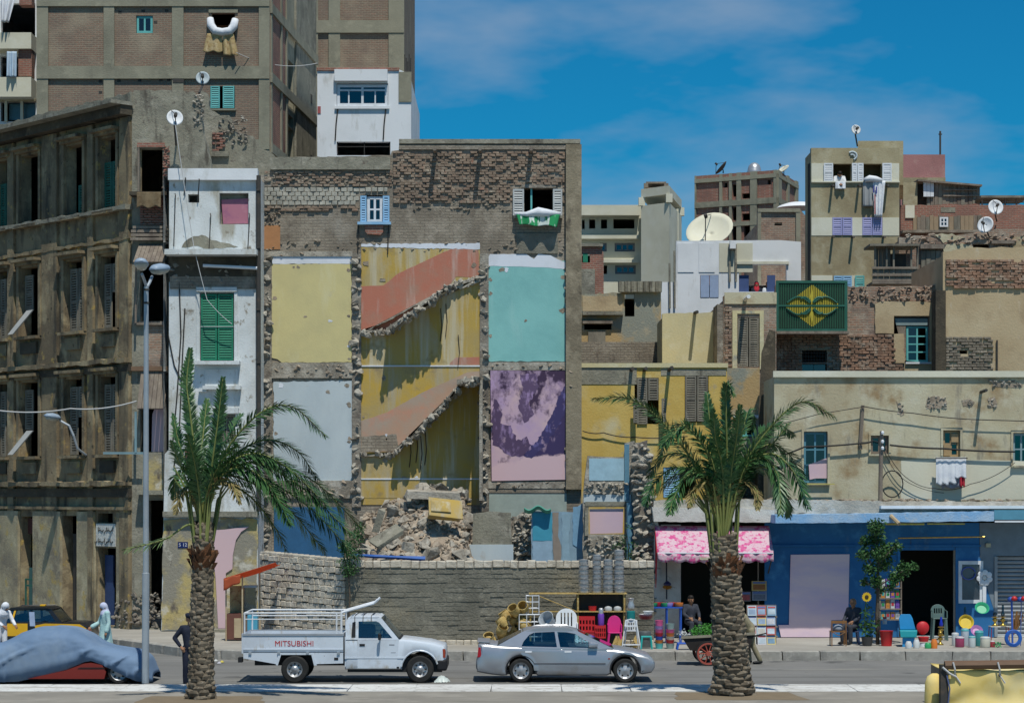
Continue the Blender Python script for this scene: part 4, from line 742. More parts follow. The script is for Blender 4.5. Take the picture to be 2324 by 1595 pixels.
for _ in range(150):
    px, py = random.uniform(1438, 1486), random.uniform(1005, 1440)
    if py < 1120 and px > 1474: continue
    s = random.uniform(.14, .34); inst('stone', random.choice(STONES), PR.pt(px, py, random.uniform(-.06, .05)), (s * 1.2, s, s * .75), (random.uniform(-.4, .4), random.uniform(-.4, .4), random.uniform(-.4, .4)), rc)
# ---- rubble heap
hp = thing('rubble_heap', 'heap of pale broken masonry behind the grey boundary wall', 'rubble', Vector((X(950, 67), 67, .24)))
def hz(x, y):        # height of the heap at world x, y
    px = CX + x * F / y; t = max(0.0, min(1.0, (px - 770) / 60)) * max(0.0, min(1.0, (1115 - px) / 60)); b = math.exp(-((px - 985) / 120) ** 2)
    r = max(0.0, min(1.0, (y - 63.4) / 6.0)); return .25 + t * (.9 + 2.5 * r ** .8 + 1.0 * b * r) + .25 * noise.noise(Vector((x * 1.3, y * 1.3, 0)))
xa, xb = X(760, 66), X(1120, 66)
MB().grid(lambda u, v: (xa + (xb - xa) * u, 63.6 + 7.2 * v, hz(xa + (xb - xa) * u, 63.6 + 7.2 * v)), 46, 30).build('rubble_base', M['rubblewarm'], hp, recalc=False)
for i in range(300):
    x, y = random.uniform(xa + .5, xb - .3), 63.8 + 6.8 * random.random(); z = hz(x, y)
    if z < .9: continue
    s = random.choice((.16, .2, .26, .3, .42, .55)) * random.uniform(.8, 1.2); inst('stone', random.choice(STONES if random.random() < .7 else STONESW), (x, y, z + s * .12), (s * 1.25, s, s * .75), (random.uniform(-1, 1), random.uniform(-1, 1), random.uniform(0, 6)), hp)
mb = MB()
for i in range(1500):
    x, y = random.uniform(xa, xb), 63.7 + 7.0 * random.random(); s = random.uniform(.06, .17); merge(mb, random.choice(STONESW), (x, y, hz(x, y) + s * .2), (s * 1.3, s, s * .8), (random.uniform(-1, 1), random.uniform(-1, 1), random.uniform(0, 6)))
tag(mb.build('small_debris', M['rubblewarm'], hp, recalc=False), kind='stuff')
def plate(name, px, py, d, sx, sy, sz, rot, mat):
    me = block_mesh(name, mat, int(px), .01, .06); return inst(name, me, W(px, py, d), (sx, sy, sz), rot, hp)
plate('concrete_slab', 878, 1218, 65.0, .95, .5, .12, (.5, -.55, .3), M['greystucco']); plate('plaster_chunk', 1010, 1155, 66.8, 1.0, .25, .62, (-.5, .12, .1), M['stairyellow2']); plate('plaster_chunk', 1000, 1152, 66.75, .62, .25, .36, (-.5, .1, .1), M['stairyellow'])
plate('concrete_slab', 985, 1122, 68.5, 1.7, .7, .22, (.1, .04, .1), M['rubble']); plate('white_block', 926, 1240, 64.6, .3, .3, .26, (.1, .2, .3), M['rubble']); plate('broken_step', 860, 1180, 66.2, .2, .2, .7, (.1, .3, .1), M['greystucco'])
MB().tube([W(790, 1258, 64.0), W(850, 1262, 63.7), W(900, 1264, 63.6), W(965, 1268, 63.6)], [.04, .06, .05, .09], 6).build('blue_plastic', flat('blue_plastic', (.03, .12, .42)), hp)
MB().grid(lambda u, v: W(1190 + 60 * u, 1152 + 8 * v + 5 * math.sin(u * 9), 67.0 + .3 * v), 14, 5).build('torn_sheet', flat('green_plastic', (.1, .4, .3)), bw_, recalc=False, thick=.03)

# ================================================================== boundary wall of rough stone
dS = 63.0
PSa = Pl(X(785, dS), dS, math.atan2(dS - 66.0, X(785, dS) - X(590, 66.0)))
sw = thing('stone_wall', 'low boundary wall of square rough stones, left stretch behind the pickup', 'wall', Vector((X(690, 64.5), 64.6, .24)))
q = [(592, 1256), (640, 1259), (690, 1263), (740, 1270), (784, 1275), (784, 1462), (592, 1442)]
MB().pslab(PSa, [q], -.35, -.03).build('mortar_core', M['mortar'], sw)
yt = lambda px: 1256 + (px - 592) / 192 * 18; yb = lambda px: 1442 + (px - 592) / 192 * 20
nr = 13
for r in range(nr):
    px = 592.0 + random.uniform(-6, 0)
    while px < 784:
        w = random.uniform(9.5, 15); a, b = max(px, 592), min(px + w, 784)
        if b - a > 5:
            t = (r + .5) / nr; c = (a + b) / 2; y = yt(c) + (yb(c) - yt(c)) * t; k = PSa.k(c) / F; h = (yb(c) - yt(c)) / nr * k
            wm = (PSa.pt(b, y) - PSa.pt(a, y)).length; inst('stone', random.choice(BLOCKS), PSa.pt(c, y + random.uniform(-1, 1), random.uniform(-.07, -.03)), (wm * .93, .22, h * random.uniform(.9, .97)), (random.uniform(-.05, .05), random.uniform(-.06, .06), PSa.ang + random.uniform(-.06, .06)), sw)
        px += w
for i in range(15): a = 592 + i * 12.8; slabpart('coping_stone', PSa, a, yt(a) - 5, a + 12.2, yt(a) + 2, -.36, .03, M['stone'], sw, .02)
gw = thing('rendered_wall', 'long boundary wall under rough grey render, topped by pale stones', 'wall', Vector((X(1130, dS), dS + .1, .24)))
PSb = front(dS)
MB().pslab(PSb, [rrect(784.5, 1279, 1484, 1466)], -.4, 0).build('rendered_face', M['render'], gw)
for i in range(16):                                   # render smeared along each course, with open dark joints between
    y = 1292 + i * 10.6; x = 786.0
    while x < 1482:
        L = random.uniform(26, 90); b = min(x + L, 1483)
        MB().pslab(PSb, [rough([(x, y + random.uniform(-1, 1)), (b - 1.5, y + random.uniform(-1, 1)), (b - 1, y + 9), (x, y + 9)], .7, 7)], .0, random.uniform(.006, .024)).build('render_course', M['render'], gw, bevel=.006) if random.random() < .7 else None; x += L
x = 786.0
while x < 1484:
    w = random.uniform(15, 26); b = min(x + w, 1485); inst('coping_stone', random.choice(BLOCKS), PSb.pt((x + b) / 2, 1280 + random.uniform(-1, 1), -.13), ((b - x) * dS / F * .96, .34, random.uniform(.19, .24)), (random.uniform(-.03, .03), random.uniform(-.05, .05), random.uniform(-.06, .06)), gw); x += w
x = 786.0
while x < 1480:
    w = random.uniform(13, 24); b = min(x + w, 1484); inst('foot_stone', random.choice(BLOCKS), PSb.pt((x + b) / 2, 1459, .02), ((b - x) * dS / F * .95, .3, .2), (0, random.uniform(-.04, .04), random.uniform(-.05, .05)), gw); x += w
# ================================================================== RIGHT: distant blocks
P1 = front(125.0)
r1 = shell('pale_apartments', 'distant off-white apartment block with banded windows and a stair tower', 'building', P1, [(1290, 1300), (1290, 474), (1453, 468), (1462, 474), (1540, 474), (1540, 1300)],
    [(1337, 498, 1351, 519), (1364, 498, 1378, 519), (1392, 497, 1440, 519), (1362, 551, 1377, 571), (1395, 551, 1441, 571), (1370, 602, 1378, 622), (1396, 602, 1443, 622), (1321, 499, 1327, 520)], M['offwhite'], 12, zb=.2, floors=(14.5, 17.5, 20.5))
slabpart('roof_band', P1, 1290, 470, 1450, 493, .01, .9, M['offwhite'], r1)
for y in (536, 590): slabpart('floor_band', P1, 1290, y, 1448, y + 8, .01, .5, M['offwhite'], r1)
for a, b, y in ((1395, 1441, 551), (1396, 1443, 602), (1362, 1377, 551)): casement(P1, a, y, b, y + 20, r1, flat('grey_frames', (.2, .22, .24)), -.15, 3 if b - a > 20 else 1, 1, .12)
tp = [(X(1455, 122.5), 122.5), (X(1519, 121), 121), (X(1547, 127), 127), (X(1484, 129), 129)]
def plan_box(name, plan, z0, z1, mat, parent):
    mb = MB(); n = len(plan); mb.add([(x, y, z0) for x, y in plan] + [(x, y, z1) for x, y in plan], [tuple(range(n)), tuple(range(n, 2 * n))] + [(i, (i + 1) % n, n + (i + 1) % n, n + i) for i in range(n)]); return mb.build(name, mat, parent)
zt = lambda y: Z(y, 121.5)
plan_box('stair_tower', tp, .2, zt(462), M['offwhite'], r1); plan_box('tower_top', tp, zt(443), zt(424), M['offwhite'], r1)
for i, (x, y) in enumerate(tp): plan_box('tower_column', [(x + dx * .25, y + dy * .25) for dx, dy in ((-1, -1), (1, -1), (1, 1), (-1, 1))] if False else [(x * .985 + tp[(i+2) % 4][0] * .015 + a, y * .985 + tp[(i+2) % 4][1] * .015 + b) for a, b in ((-.18, -.18), (.18, -.18), (.18, .18), (-.18, .18))], zt(462), zt(443), M['offwhite'], r1)
cg = [(X(1466, 124), 124), (X(1512, 124), 124), (X(1512, 126), 126), (X(1466, 126), 126)]
plan_box('roof_coop', cg, zt(424), zt(412), M['tanbrick'], r1); plan_box('coop_roof', cg, zt(402), zt(398), M['oldwood'], r1)
for x, y in cg: plan_box('coop_post', [(x + a, y + b) for a, b in ((-.12, -.12), (.12, -.12), (.12, .12), (-.12, .12))], zt(412), zt(402), M['oldwood'], r1)
# brick block with concrete frame, turned to the street
dA2, dB2, dC2 = 132.0, 129.5, 134.5
PQ = Pl(X(1763, dB2), dB2, math.atan2(dB2 - dA2, X(1763, dB2) - X(1578, dA2))); PQ2 = Pl(X(1763, dB2), dB2, math.atan2(dC2 - dB2, X(1808, dC2) - X(1763, dB2)))
zq = lambda y: Z(y, dB2)
r2 = thing('brick_block', 'distant red brick block in a concrete frame with a silver domed tank', 'building', Vector((X(1690, 134), 134, .2)))
MB().pslabz(PQ, [[(1578, .2), (1763, .2), (1763, zq(386)), (1578, zq(386))]] + [[(a, zq(c)), (b, zq(c)), (b, zq(e)), (a, zq(e))] for a, b, c, e in ((1662, 1672, 412, 440), (1684, 1703, 434, 446), (1662, 1672, 464, 494), (1684, 1704, 480, 496), (1662, 1672, 508, 540), (1688, 1704, 508, 538), (1643, 1651, 407, 418), (1742, 1749, 407, 418))], -.3, 0).build('brick_front', M['redbrick'], r2)
MB().pslabz(PQ2, [[(1763, .2), (1808, .2), (1808, zq(386)), (1763, zq(386))]], -.3, 0).build('brick_flank', M['redbrick'], r2)
q0 = [PQ.ptz(1578, .2, -.3), PQ.ptz(1763, .2, -.3), PQ2.ptz(1808, .2, -.3), Vector((X(1600, 140), 140, .2))]; upq = Vector((0, 0, zq(388) - .2))
MB().add([*q0, *[p + upq for p in q0]], [(2, 3, 7, 6), (3, 0, 4, 7), (4, 5, 6, 7)]).build('rear_walls', M['redbrick'], r2, recalc=False)
for y0, y1 in ((394, 403), (448, 461), (498, 508)):
    MB().pbz(PQ, 1578, 1763.5, zq(y1), zq(y0), .003, .14).build('concrete_beam', M['concrete'], r2); MB().pbz(PQ2, 1763, 1808, zq(y1), zq(y0), .003, .14).build('concrete_beam', M['concrete'], r2)
for a, b in ((1578, 1581), (1634, 1640), (1656, 1662), (1673, 1683), (1704, 1719), (1757, 1763.5)): MB().pbz(PQ, a, b, .2, zq(386), .002, .12).build('concrete_column', M['concrete'], r2)
for a, b in ((1763, 1770), (1784, 1788), (1803, 1808)): MB().pbz(PQ2, a, b, .2, zq(386), .002, .12).build('concrete_column', M['concrete'], r2)
plan_box('roof_room', [(X(1674, 133), 133), (X(1723, 133), 133), (X(1723, 136), 136), (X(1674, 136), 136)], zq(390), zq(374), M['concrete'], r2)
MB().lathe([(.42, 0), (.45, .25), (.42, .32), (.40, .45), (.34, .62), (.22, .74), (.08, .8), (0, .81)], (X(1712, 134), 134, zq(374)), 18).build('domed_tank', M['aluminium'], r2, smooth=True)
for v in r2.children[-1].data.vertices: v.co *= 1.0
def dish(name, label, cat, c, r, aim, mat, pole=None, parent=None, group=None):
    """satellite dish: bowl, feed arm and mast"""
    c = Vector(c); aim = Vector(aim).normalized(); t = thing(name, label, cat, pole or c, group) if parent is None else None
    u = aim.cross(Vector((0, 0, 1))).normalized(); w = u.cross(aim).normalized(); mb = MB(); rs = []
    for i in range(6):
        q = i / 5 * r; rs.append([c + aim * (-.28 * r + .28 * r * (i / 5) ** 2) + (u * math.cos(a) + w * math.sin(a)) * max(q, .01) for a in [6.2832 * k / 24 for k in range(24)]])
    mb.rings(rs, cap=False); mb.build('bowl', mat, t or parent, smooth=True, recalc=False, thick=.03)
    tip = c + aim * r * .75; mb = MB(); mb.tube([c + w * -r * .95, tip], .015 + r * .01, 5); mb.tube([c + w * r * .9 + u * .1, tip], .01 + r * .008, 5); mb.tube([tip - aim * .1, tip + aim * .08], .05 + r * .03, 7); mb.build('feed_arm', M['iron'], t or parent)
    if pole is not None: MB().tube([c - aim * r * .35, c - aim * r * .42 - Vector((0, 0, .2)), Vector(pole)], .035, 6).build('mast', M['iron'], t or parent)
    return t
# white house with the big dish
P3 = front(97.0)
r3 = shell('dish_house', 'low white house with blue shutters under the large satellite dish', 'house', P3, [(1500, 1330), (1500, 640), (1535, 640), (1535, 547), (1770, 545), (1818, 549), (1818, 1330)], [(1677, 600, 1785, 662), (1589, 624, 1631, 676)], M['white2'], 7, zb=.2, floors=(13.0,))
for x in (1590, 1611): slabpart('shutter', P3, x, 625, x + 19.5, 675, -.08, .02, flat('washed_blue_wood', (.33, .42, .6)), r3)
slabpart('shutter', P3, 1678, 624, 1700, 662, -.2, -.1, flat('navy_shutter', (.06, .1, .25)), r3); slabpart('shutter', P3, 1742, 624, 1760, 662, -.2, -.1, flat('navy_shutter', (.06, .1, .25)), r3)
slabpart('balcony_frame', P3, 1672, 594, 1790, 600, .002, .12, M['offwhite'], r3)
for x in (1538, 1586, 1632, 1672): slabpart('wall_panel', P3, x, 552, x + 36, 618, .002, .03, M['white2'] if x % 4 else M['offwhite'], r3)
for x, y0, y1 in ((1519, 598, 700), (1530, 570, 700), (1655, 555, 640), (1669, 555, 640)): MB().tube([P3.pt(x, y0, .1), P3.pt(x + 1, y1, .1)], .05, 6).build('downpipe', M['greystucco'], r3)
slabpart('cable_box', P3, 1655, 548, 1668, 566, .1, .4, M['white2'], r3)
dish('satellite_dish', 'very large cream satellite dish tilted on the white house roof', 'dish', W(1610, 520, 98.0), 1.08, (-.28, -.72, .66), M['offwhite'], W(1612, 549, 98.3))
dish('satellite_dish', 'small pale dish on the flank of the red brick block', 'dish', W(1776, 384, 131.2), .42, (-.5, -.3, .75), M['offwhite'], W(1772, 390, 131.4)); dish('satellite_dish', 'dark dish in silhouette on the red brick block roof', 'dish', W(1636, 381, 133.0), .5, (-.75, .1, .65), M['iron'], W(1640, 391, 133.0))
r5 = shell('brick_shaft', 'short brown brick shaft beside the white dish house', 'building', front(100.0), [(1719, 1330), (1719, 476), (1815, 474), (1836, 500), (1836, 1330)], [(1758, 505, 1775, 512)], M['tanbrick'], 6, zb=.2)
for a, b in ((1719, 1727), (1806, 1816)): slabpart('concrete_column', front(100.0), a, 474, b, 700, .002, .1, M['concrete'], r5)
slabpart('concrete_beam', front(100.0), 1719, 474, 1815, 482, .004, .12, M['concrete'], r5)
rd = MB(); rd.lathe([(.02, .3), (.5, .25), (.9, .12), (1.05, 0)], W(1812, 473, 103.0), 20); tag(rd.build('white_dome', M['white2'], smooth=True), 'low white dome between the brick shaft and the tan block', 'dome')
# tan block with white shutters
d4 = 90.0; P4 = front(d4)
r4 = shell('tan_block', 'tall tan block with white shutters, a woman at its top window', 'building', P4, rrect(1841, 336, 2041, 1330), [(1891, 372, 1932, 412), (1960, 372, 2001, 412), (1934, 626, 1962, 662)], M['olive'], 2.0, zb=.2, floors=(17.3, 14.0))
for y0, y1 in ((371, 412), (494, 535), (625, 662)):
    for a, b in ((1841.5, 1889), (1934, 1957) if y0 == 494 else (1933, 1959), (2003, 2040.5)):
        slabpart('white_panel', P4, a, y0, b, y1, .002, .02, M['offwhite'], r4)
for a, b in ((1869, 1890), (1933, 1945), (1946, 1959), (2002, 2023)): louvres(P4, a, 371, b, 412, r4, M['whitepaint'], .05, n=9)
for a, b in ((1889, 1911), (1912, 1934), (1957, 1979), (1980, 2002)): louvres(P4, a, 494, b, 534, r4, M['lilac'], .01, n=9)
for a, b in ((1892, 1912), (1913, 1933)): louvres(P4, a, 626, b, 660, r4, M['bluepaint'], .01, n=8)
louvres(P4, 1940, 626, 1961, 660, r4, M['turqpaint'], .06, n=8)
slabpart('white_sill', P4, 1841, 412, 2041, 415, .002, .1, M['offwhite'], r4)
for x, y0, y1 in ((1886, 424, 486), (1946, 424, 484), (2010, 424, 500), (1887, 540, 610), (1932, 540, 612), (2002, 540, 560)): MB().tube([P4.pt(x + 2, y0 - 2, .02), P4.pt(x + 2, y0, .45), P4.pt(x + 1.5, y0 + 3, .45)], .05, 6).build('drain_spout', M['iron'], r4)
MB().tube([P4.pt(1934 + 10 * math.cos(a), 354 - 9 * math.sin(a), .03) for a in [i * .35 - 1.2 for i in range(11)]], .04, 5).build('painted_crescent', M['paleblue'], r4); MB().tube([P4.pt(1934 + 5 * math.cos(a), 355 - 4 * math.sin(a), .03) for a in [i * .35 - .4 for i in range(9)]], .04, 5).build('painted_crescent', M['paleblue'], r4)
P4b = front(93.5); plan_box('roof_room', [(X(1947, 91.5), 91.5), (X(2050, 91.5), 91.5), (X(2050, 96), 96), (X(1947, 96), 96)], Z(420, 91.5), Z(320, 91.5), M['olive'], r4)
plan_box('shade_flank', [(X(1833, 90.6), 90.6), (X(1841, 90.2), 90.2), (X(1842, 92), 92), (X(1833, 92), 92)], .2, Z(372, 90.5), M['iron'], r4)  # near-black colour stands for the shade on this side
dish('satellite_dish', 'round white dish on a thin mast above the tan block', 'dish', W(1943, 294, 92.0), .2, (.2, -.95, .15), M['white2'], W(1946, 333, 92.2))
hang('white_cloth', 'small white cloth hung below the leaning woman', 'laundry', P4, 1895, 413, 1918, 430, .12, M['clothwhite'], 2, .06)
hang('checked_blanket', 'grey checked blanket hanging below the second top window', 'laundry', P4, 1957, 414, 1980, 470, .14, flat('grey_check', (.34, .35, .36)), 2, .08)
hang('striped_sheet', 'long white sheet with red and blue stripes hanging down the tan block', 'laundry', P4, 1979, 412, 2008, 494, .16, M['clothwhite'], 3, .12, (-2, 0), sidecurve=-12)
sh = bpy.data.objects['striped_sheet']
for nm, x0, x1, y0, y1, c in (('blue_stripe', 1979, 1982, 424, 440, (.06, .07, .3)), ('blue_stripe', 1985, 1988, 426, 442, (.06, .07, .3)), ('red_stripe', 1982, 1984, 444, 488, (.5, .08, .05))): slabpart(nm, P4, x0, y0, x1, y1, .29, .30, flat(nm, c), sh)
tag(MB().tube([P4.pt(1960, 411, .18), P4.pt(1972, 407, .22), P4.pt(1986, 408, .2), P4.pt(2000, 411, .15)], [.09, .14, .12, .08], 8).build('folded_quilt', M['clothwhite'], smooth=True), 'white quilt bundled over the sill of the tan block', 'bedding')
# pink roof room, timber shacks, ruined brick terrace
r6 = shell('pink_roof_house', 'square pink roof room behind the tan block', 'building', front(106.0), rrect(2044, 351, 2145, 1300), [], M['pinkwall'], 6, zb=.2)
slabpart('plinth', front(106.0), 2044, 404, 2145, 425, .002, .1, M['olive'], r6)
tag(MB().tube([W(2134, 352, 106.5), W(2134, 298, 106.5)], .05, 5).tube([W(2130, 305, 106.5), W(2138, 305, 106.5)], .03, 4).build('aerial', M['iron']), 'thin aerial mast on the pink roof room', 'aerial')
P7 = front(99.0)
s1 = thing('roof_shack', 'dark weathered timber shack with a white door on the terrace roofs', 'shack', W(2152, 470, 100.0))
for i in range(14): slabpart('board', P7, 2104 + i * 8.6, 412 + i * 1.0, 2112 + i * 8.6, 468, -.1, random.uniform(-.05, .02), M['oldwood'] if i % 3 else M['shutgrey'], s1)
MB().hexa([P7.pt(2080, 411, -2.5), P7.pt(2226, 424, -2.5), P7.pt(2226, 420, -2.5), P7.pt(2080, 407, -2.5), P7.pt(2080, 413, .3), P7.pt(2226, 425, .3), P7.pt(2226, 421, .3), P7.pt(2080, 409, .3)]).build('roof_sheet', M['oldwood'], s1)
slabpart('side_wall', P7, 2050, 414, 2082, 468, -.3, 0, M['olive'], s1)
for i in range(3): slabpart('white_door_plank', P7, 2095 + i * 8, 414, 2102.4 + i * 8, 447, .05, .1, M['whitepaint'], s1)
slabpart('back_wall', P7, 2082, 416, 2226, 470, -1.2, -.6, M['iron'], s1)
for y in (430, 443): slabpart('rail', P7, 2140, y, 2222, y + 3, .03, .08, M['oldwood'], s1)
s2 = thing('roof_shack', 'low open timber shelter at the far end of the terrace roofs', 'shack', W(2275, 468, 98.5))
P7b = front(98.0)
for x in (2228, 2254, 2280, 2306, 2326): slabpart('post', P7b, x, 448, x + 3, 469, -.1, 0, M['oldwood'], s2)
slabpart('roof_sheet', P7b, 2224, 445, 2335, 450, -2, .2, M['shutgrey'], s2); slabpart('back_wall', P7b, 2228, 452, 2330, 470, -2, -1.9, M['oldwood'], s2); slabpart('rail', P7b, 2228, 458, 2330, 460, -.08, -.02, M['oldwood'], s2)
P8 = front(95.0)
r8 = shell('brick_terrace', 'long low red brick terrace with a wall of upright planks', 'house', P8, [(2044, 1320)] + rl([(2044, 466), (2200, 464), (2600, 468)], 2, 14) + [(2600, 1320)], [], M['redbrick'], 8, zb=.2)
x = 2072.0
while x < 2222:
    w = random.uniform(6, 11); slabpart('plank', P8, x, 491 + random.uniform(-2, 2), x + w - .7, 528, .01, .05 + random.uniform(0, .05), random.choice([M['oldwood'], M['shutgrey'], flat('tan_plank', (.34, .25, .16))]), r8); x += w
casement(P8, 2131, 494, 2150, 516, r8, M['whitepaint'], .12, 2, 2, .07); slabpart('white_plank', P8, 2054, 466, 2075, 495, .01, .06, M['offwhite'], r8); slabpart('screed_patch', P8, 2135, 471, 2168, 482, .004, .02, M['greystucco'], r8); slabpart('coping', P8, 2044, 525, 2600, 531, .01, .5, M['party'], r8)
dish('satellite_dish', 'small white dish high on the red brick terrace', 'dish', W(2260, 470, 94.0), .33, (.1, -.95, .2), M['white2'], W(2262, 502, 94.9)); dish('satellite_dish', 'small white dish before the ruined brick storey, turned sideways', 'dish', W(2236, 510, 88.5), .34, (-.55, -.8, .2), M['white2'], W(2246, 540, 88.8))
P9 = front(89.0)
r9 = shell('ruined_storey', 'ruined brick storey with patches of white plaster and boarded openings', 'house', P9, [(2040, 1320)] + rl([(2040, 538), (2100, 536), (2180, 532), (2260, 520), (2600, 516)], 3, 12) + [(2600, 1320)], [(2208, 554, 2246, 580), (2255, 556, 2292, 608)], M['tanbrick'], 5, zb=.2)
bricks(P9, 2140, 590, 2338, 640, r9, M['redbrick'], .25, .09, (.0, .06), 120, keep=.85, seed=21)
for lp in ([(2136, 556), (2180, 552), (2208, 560), (2206, 590), (2180, 600), (2150, 592)], [(2210, 582), (2246, 582), (2250, 606), (2230, 612), (2206, 604)], [(2296, 540), (2338, 536), (2338, 580), (2300, 584)], [(2120, 532), (2160, 530), (2190, 540), (2140, 552)]): MB().pslab(P9, [rough(lp, 2, 8)], .002, .04).build('plaster_patch', M['cream'], r9)
rubble_strip('broken_top', P9, 2044, 532, 2338, 556, r9, (5, 12), (-.1, .1), .5, STONESW, 'tanbrick')
for i in range(5): slabpart('board', P9, 2256 + i * 7.3, 557, 2262.4 + i * 7.3, 607, -.1, -.05 + i % 2 * .03, M['oldwood'], r9)
slabpart('lintel', P9, 2248, 547, 2300, 554, .003, .2, M['oldwood'], r9)
for i in range(4): slabpart('door_board', P9, 2090 + i * 11, 570, 2100 + i * 11, 640, .05, .09 + i % 2 * .02, M['shutgrey'], r9)
slabpart('door_lintel', P9, 2086, 556, 2140, 566, .003, .3, M['oldwood'], r9)
bs = thing('timber_balcony', 'ramshackle timber balcony with a dark doorway on the ruined storey', 'balcony', W(2030, 645, 87.5)); P9b = front(87.6)
for x in (1984, 2010, 2026, 2066, 2080): slabpart('post', P9b, x, 557, x + 4, 640, -.05, .05, M['shutgrey'], bs)
for y in (606, 622, 634): slabpart('rail', P9b, 1978, y, 2082, y + 5, .06, .12, M['oldwood'], bs)
slabpart('roof_board', P9b, 1972, 555, 2084, 560, -1.3, .3, M['shutgrey'], bs); slabpart('floor_board', P9b, 1978, 640, 2084, 645, -1.3, .2, M['oldwood'], bs); slabpart('doorway', P9b, 2026, 570, 2066, 612, -1.0, -.95, M['iron'], bs)
for i in range(4): slabpart('panel_board', P9b, 1988 + i * 9, 562, 1996 + i * 9, 606, -.3, -.24 + i % 2 * .03, M['oldwood'], bs)
for i in range(8): slabpart('skirt_board', P9b, 1980 + i * 13, 611, 1992 + i * 13, 640, -.02, .04, M['shutgrey'], bs)

# ================================================================== middle distance: yellow and ochre houses
PU = front(79.0)
u1 = shell('ochre_house', 'small ochre and grey patched house with a corrugated parapet', 'house', PU, [(1300, 1385)] + rl([(1300, 668), (1412, 664), (1414, 642)], 2, 10) + [(1500, 640), (1503, 1385)], [(1418, 667, 1440, 718), (1326, 735, 1388, 748)], M['ochre'], 6, zb=.2, floors=(8.5,))
for i in range(7): MB().tube([PU.pt(1410 + i * 14, 640, .12), PU.pt(1410 + i * 14, 664, .14)], [.13, .12], 8).build('roof_pot', M['greystucco'], u1)
slabpart('cornice', PU, 1322, 708, 1414, 716, .002, .3, M['greystucco'], u1); slabpart('lintel', PU, 1322, 728, 1390, 735, .002, .2, M['oldwood'], u1); slabpart('low_wall', PU, 1300, 778, 1503, 900, .002, .5, M['party'], u1); slabpart('shutter', PU, 1335, 752, 1374, 778, .002, .06, M['shutgrey'], u1); slabpart('upper_band', PU, 1322, 672, 1412, 706, .002, .03, M['tan'], u1)
rb = shell('brick_hut', 'small red brick hut with a green shutter behind the party wall', 'house', front(88.0), [(1290, 1350), (1290, 562), (1350, 556), (1370, 572), (1371, 1350)], [(1321, 575, 1339, 596)], M['redbrick'], 4, zb=.2)
slabpart('green_shutter', front(88.0), 1323, 575, 1334, 595, -.05, .0, M['greenpaint'], rb); slabpart('roof_edge', front(88.0), 1290, 554, 1368, 560, -1, .15, M['greystucco'], rb); slabpart('grey_base', front(88.0), 1290, 612, 1350, 700, .002, .2, M['greystucco'], rb)
PY2 = front(75.5)
u2 = shell('pale_yellow_house', 'plain pale yellow wall with grey stains and a drain spout', 'house', PY2, [(1503, 1405)] + rl([(1503, 712), (1642, 708)], 1.5, 12) + [(1642, 1405)], [], M['paleyellow'], 3, zb=.2)
for pl, x, y0, par in ((PY2, 1577, 712, u2),): MB().tube([pl.pt(x, y0 - 2, -.1), pl.pt(x + 1, y0, .75)], .06, 7).build('drain_spout', M['iron'], par)
PY = front(72.0); hy = [(1440, 857, 1495, 962), (1554, 852, 1608, 958), (1420, 1052, 1470, 1130), (1505, 1060, 1580, 1130)]
yh = shell('yellow_house', 'bright yellow house with two pairs of grey shutters behind the palm', 'house', PY, [(1319.5, 1420)] + rl([(1319.5, 832), (1650, 828)], 1.5, 14) + [(1650, 1420)], hy, M['yellow'], 3, zb=.2, floors=(5.0,))
slabpart('grey_frieze', PY, 1320, 832, 1445, 872, .002, .02, M['greystucco'], yh); slabpart('parapet_cap', PY, 1319, 824, 1652, 834, -.3, .06, M['paleyellow'], yh); slabpart('dark_frieze', PY, 1500, 838, 1648, 852, .002, .015, M['greystucco'], yh)
louvres(PY, 1446, 858, 1469, 962, yh, M['shutgrey'], .02); louvres(PY, 1471, 858, 1494, 908, yh, M['shutgrey'], .02); louvres(PY, 1555, 853, 1580, 956, yh, M['shutgrey'], .02); louvres(PY, 1582, 853, 1606, 956, yh, M['shutgrey'], .02)
louvres(PY, 1436, 905, 1448, 960, yh, M['shutgrey'], .3); louvres(PY, 1500, 905, 1510, 958, yh, M['shutgrey'], .3)
for x in (1432, 1462, 1518): MB().tube([PY.pt(x, 840, -.1), PY.pt(x + 2, 838, 1.0 if x == 1518 else .5)], .06, 7).build('drain_spout', M['iron'], yh)
for a, b in ((1421, 1468), (1506, 1578)): louvres(PY, a, 1054, (a + b) / 2, 1128, yh, M['bluepaint'], -.05)
tag(slabpart('red_cloth', PY, 1622, 1082, 1652, 1140, -.35, -.3, M['redcloth'], None), 'red cloth hanging in the dark opening behind the right palm', 'cloth')
PY3 = front(72.8)
yh2 = shell('yellow_annexe', 'ochre annexe between the yellow house and the cream house', 'house', PY3, rrect(1650, 835, 1724, 1415), [(1672, 950, 1714, 992), (1670, 1060, 1722, 1130)], M['ochre'], 2.5, zb=.2)
casement(PY3, 1674, 952, 1713, 990, yh2, M['turqpaint'], -.1, 2, 1); slabpart('broken_sill', PY3, 1664, 942, 1720, 949, .002, .15, M['white2'], yh2)
PZ = front(74.0)
br = shell('brick_pier_house', 'tall buff brick pier with long grey shutters', 'house', PZ, [(1642, 1412)] + rl([(1642, 672), (1650, 664), (1762, 668)], 2, 10) + [(1762, 1412)], [(1674, 720, 1723, 833)], M['tanbrick'], 6, zb=.2)
slabpart('plaster_cap', PZ, 1644, 664, 1762, 690, .002, .06, M['cream'], br); slabpart('window_surround', PZ, 1662, 712, 1673, 838, .002, .05, M['paleyellow'], br); slabpart('window_surround', PZ, 1724, 712, 1733, 838, .002, .05, M['paleyellow'], br); slabpart('lintel_band', PZ, 1662, 705, 1733, 712, .002, .05, M['paleyellow'], br)
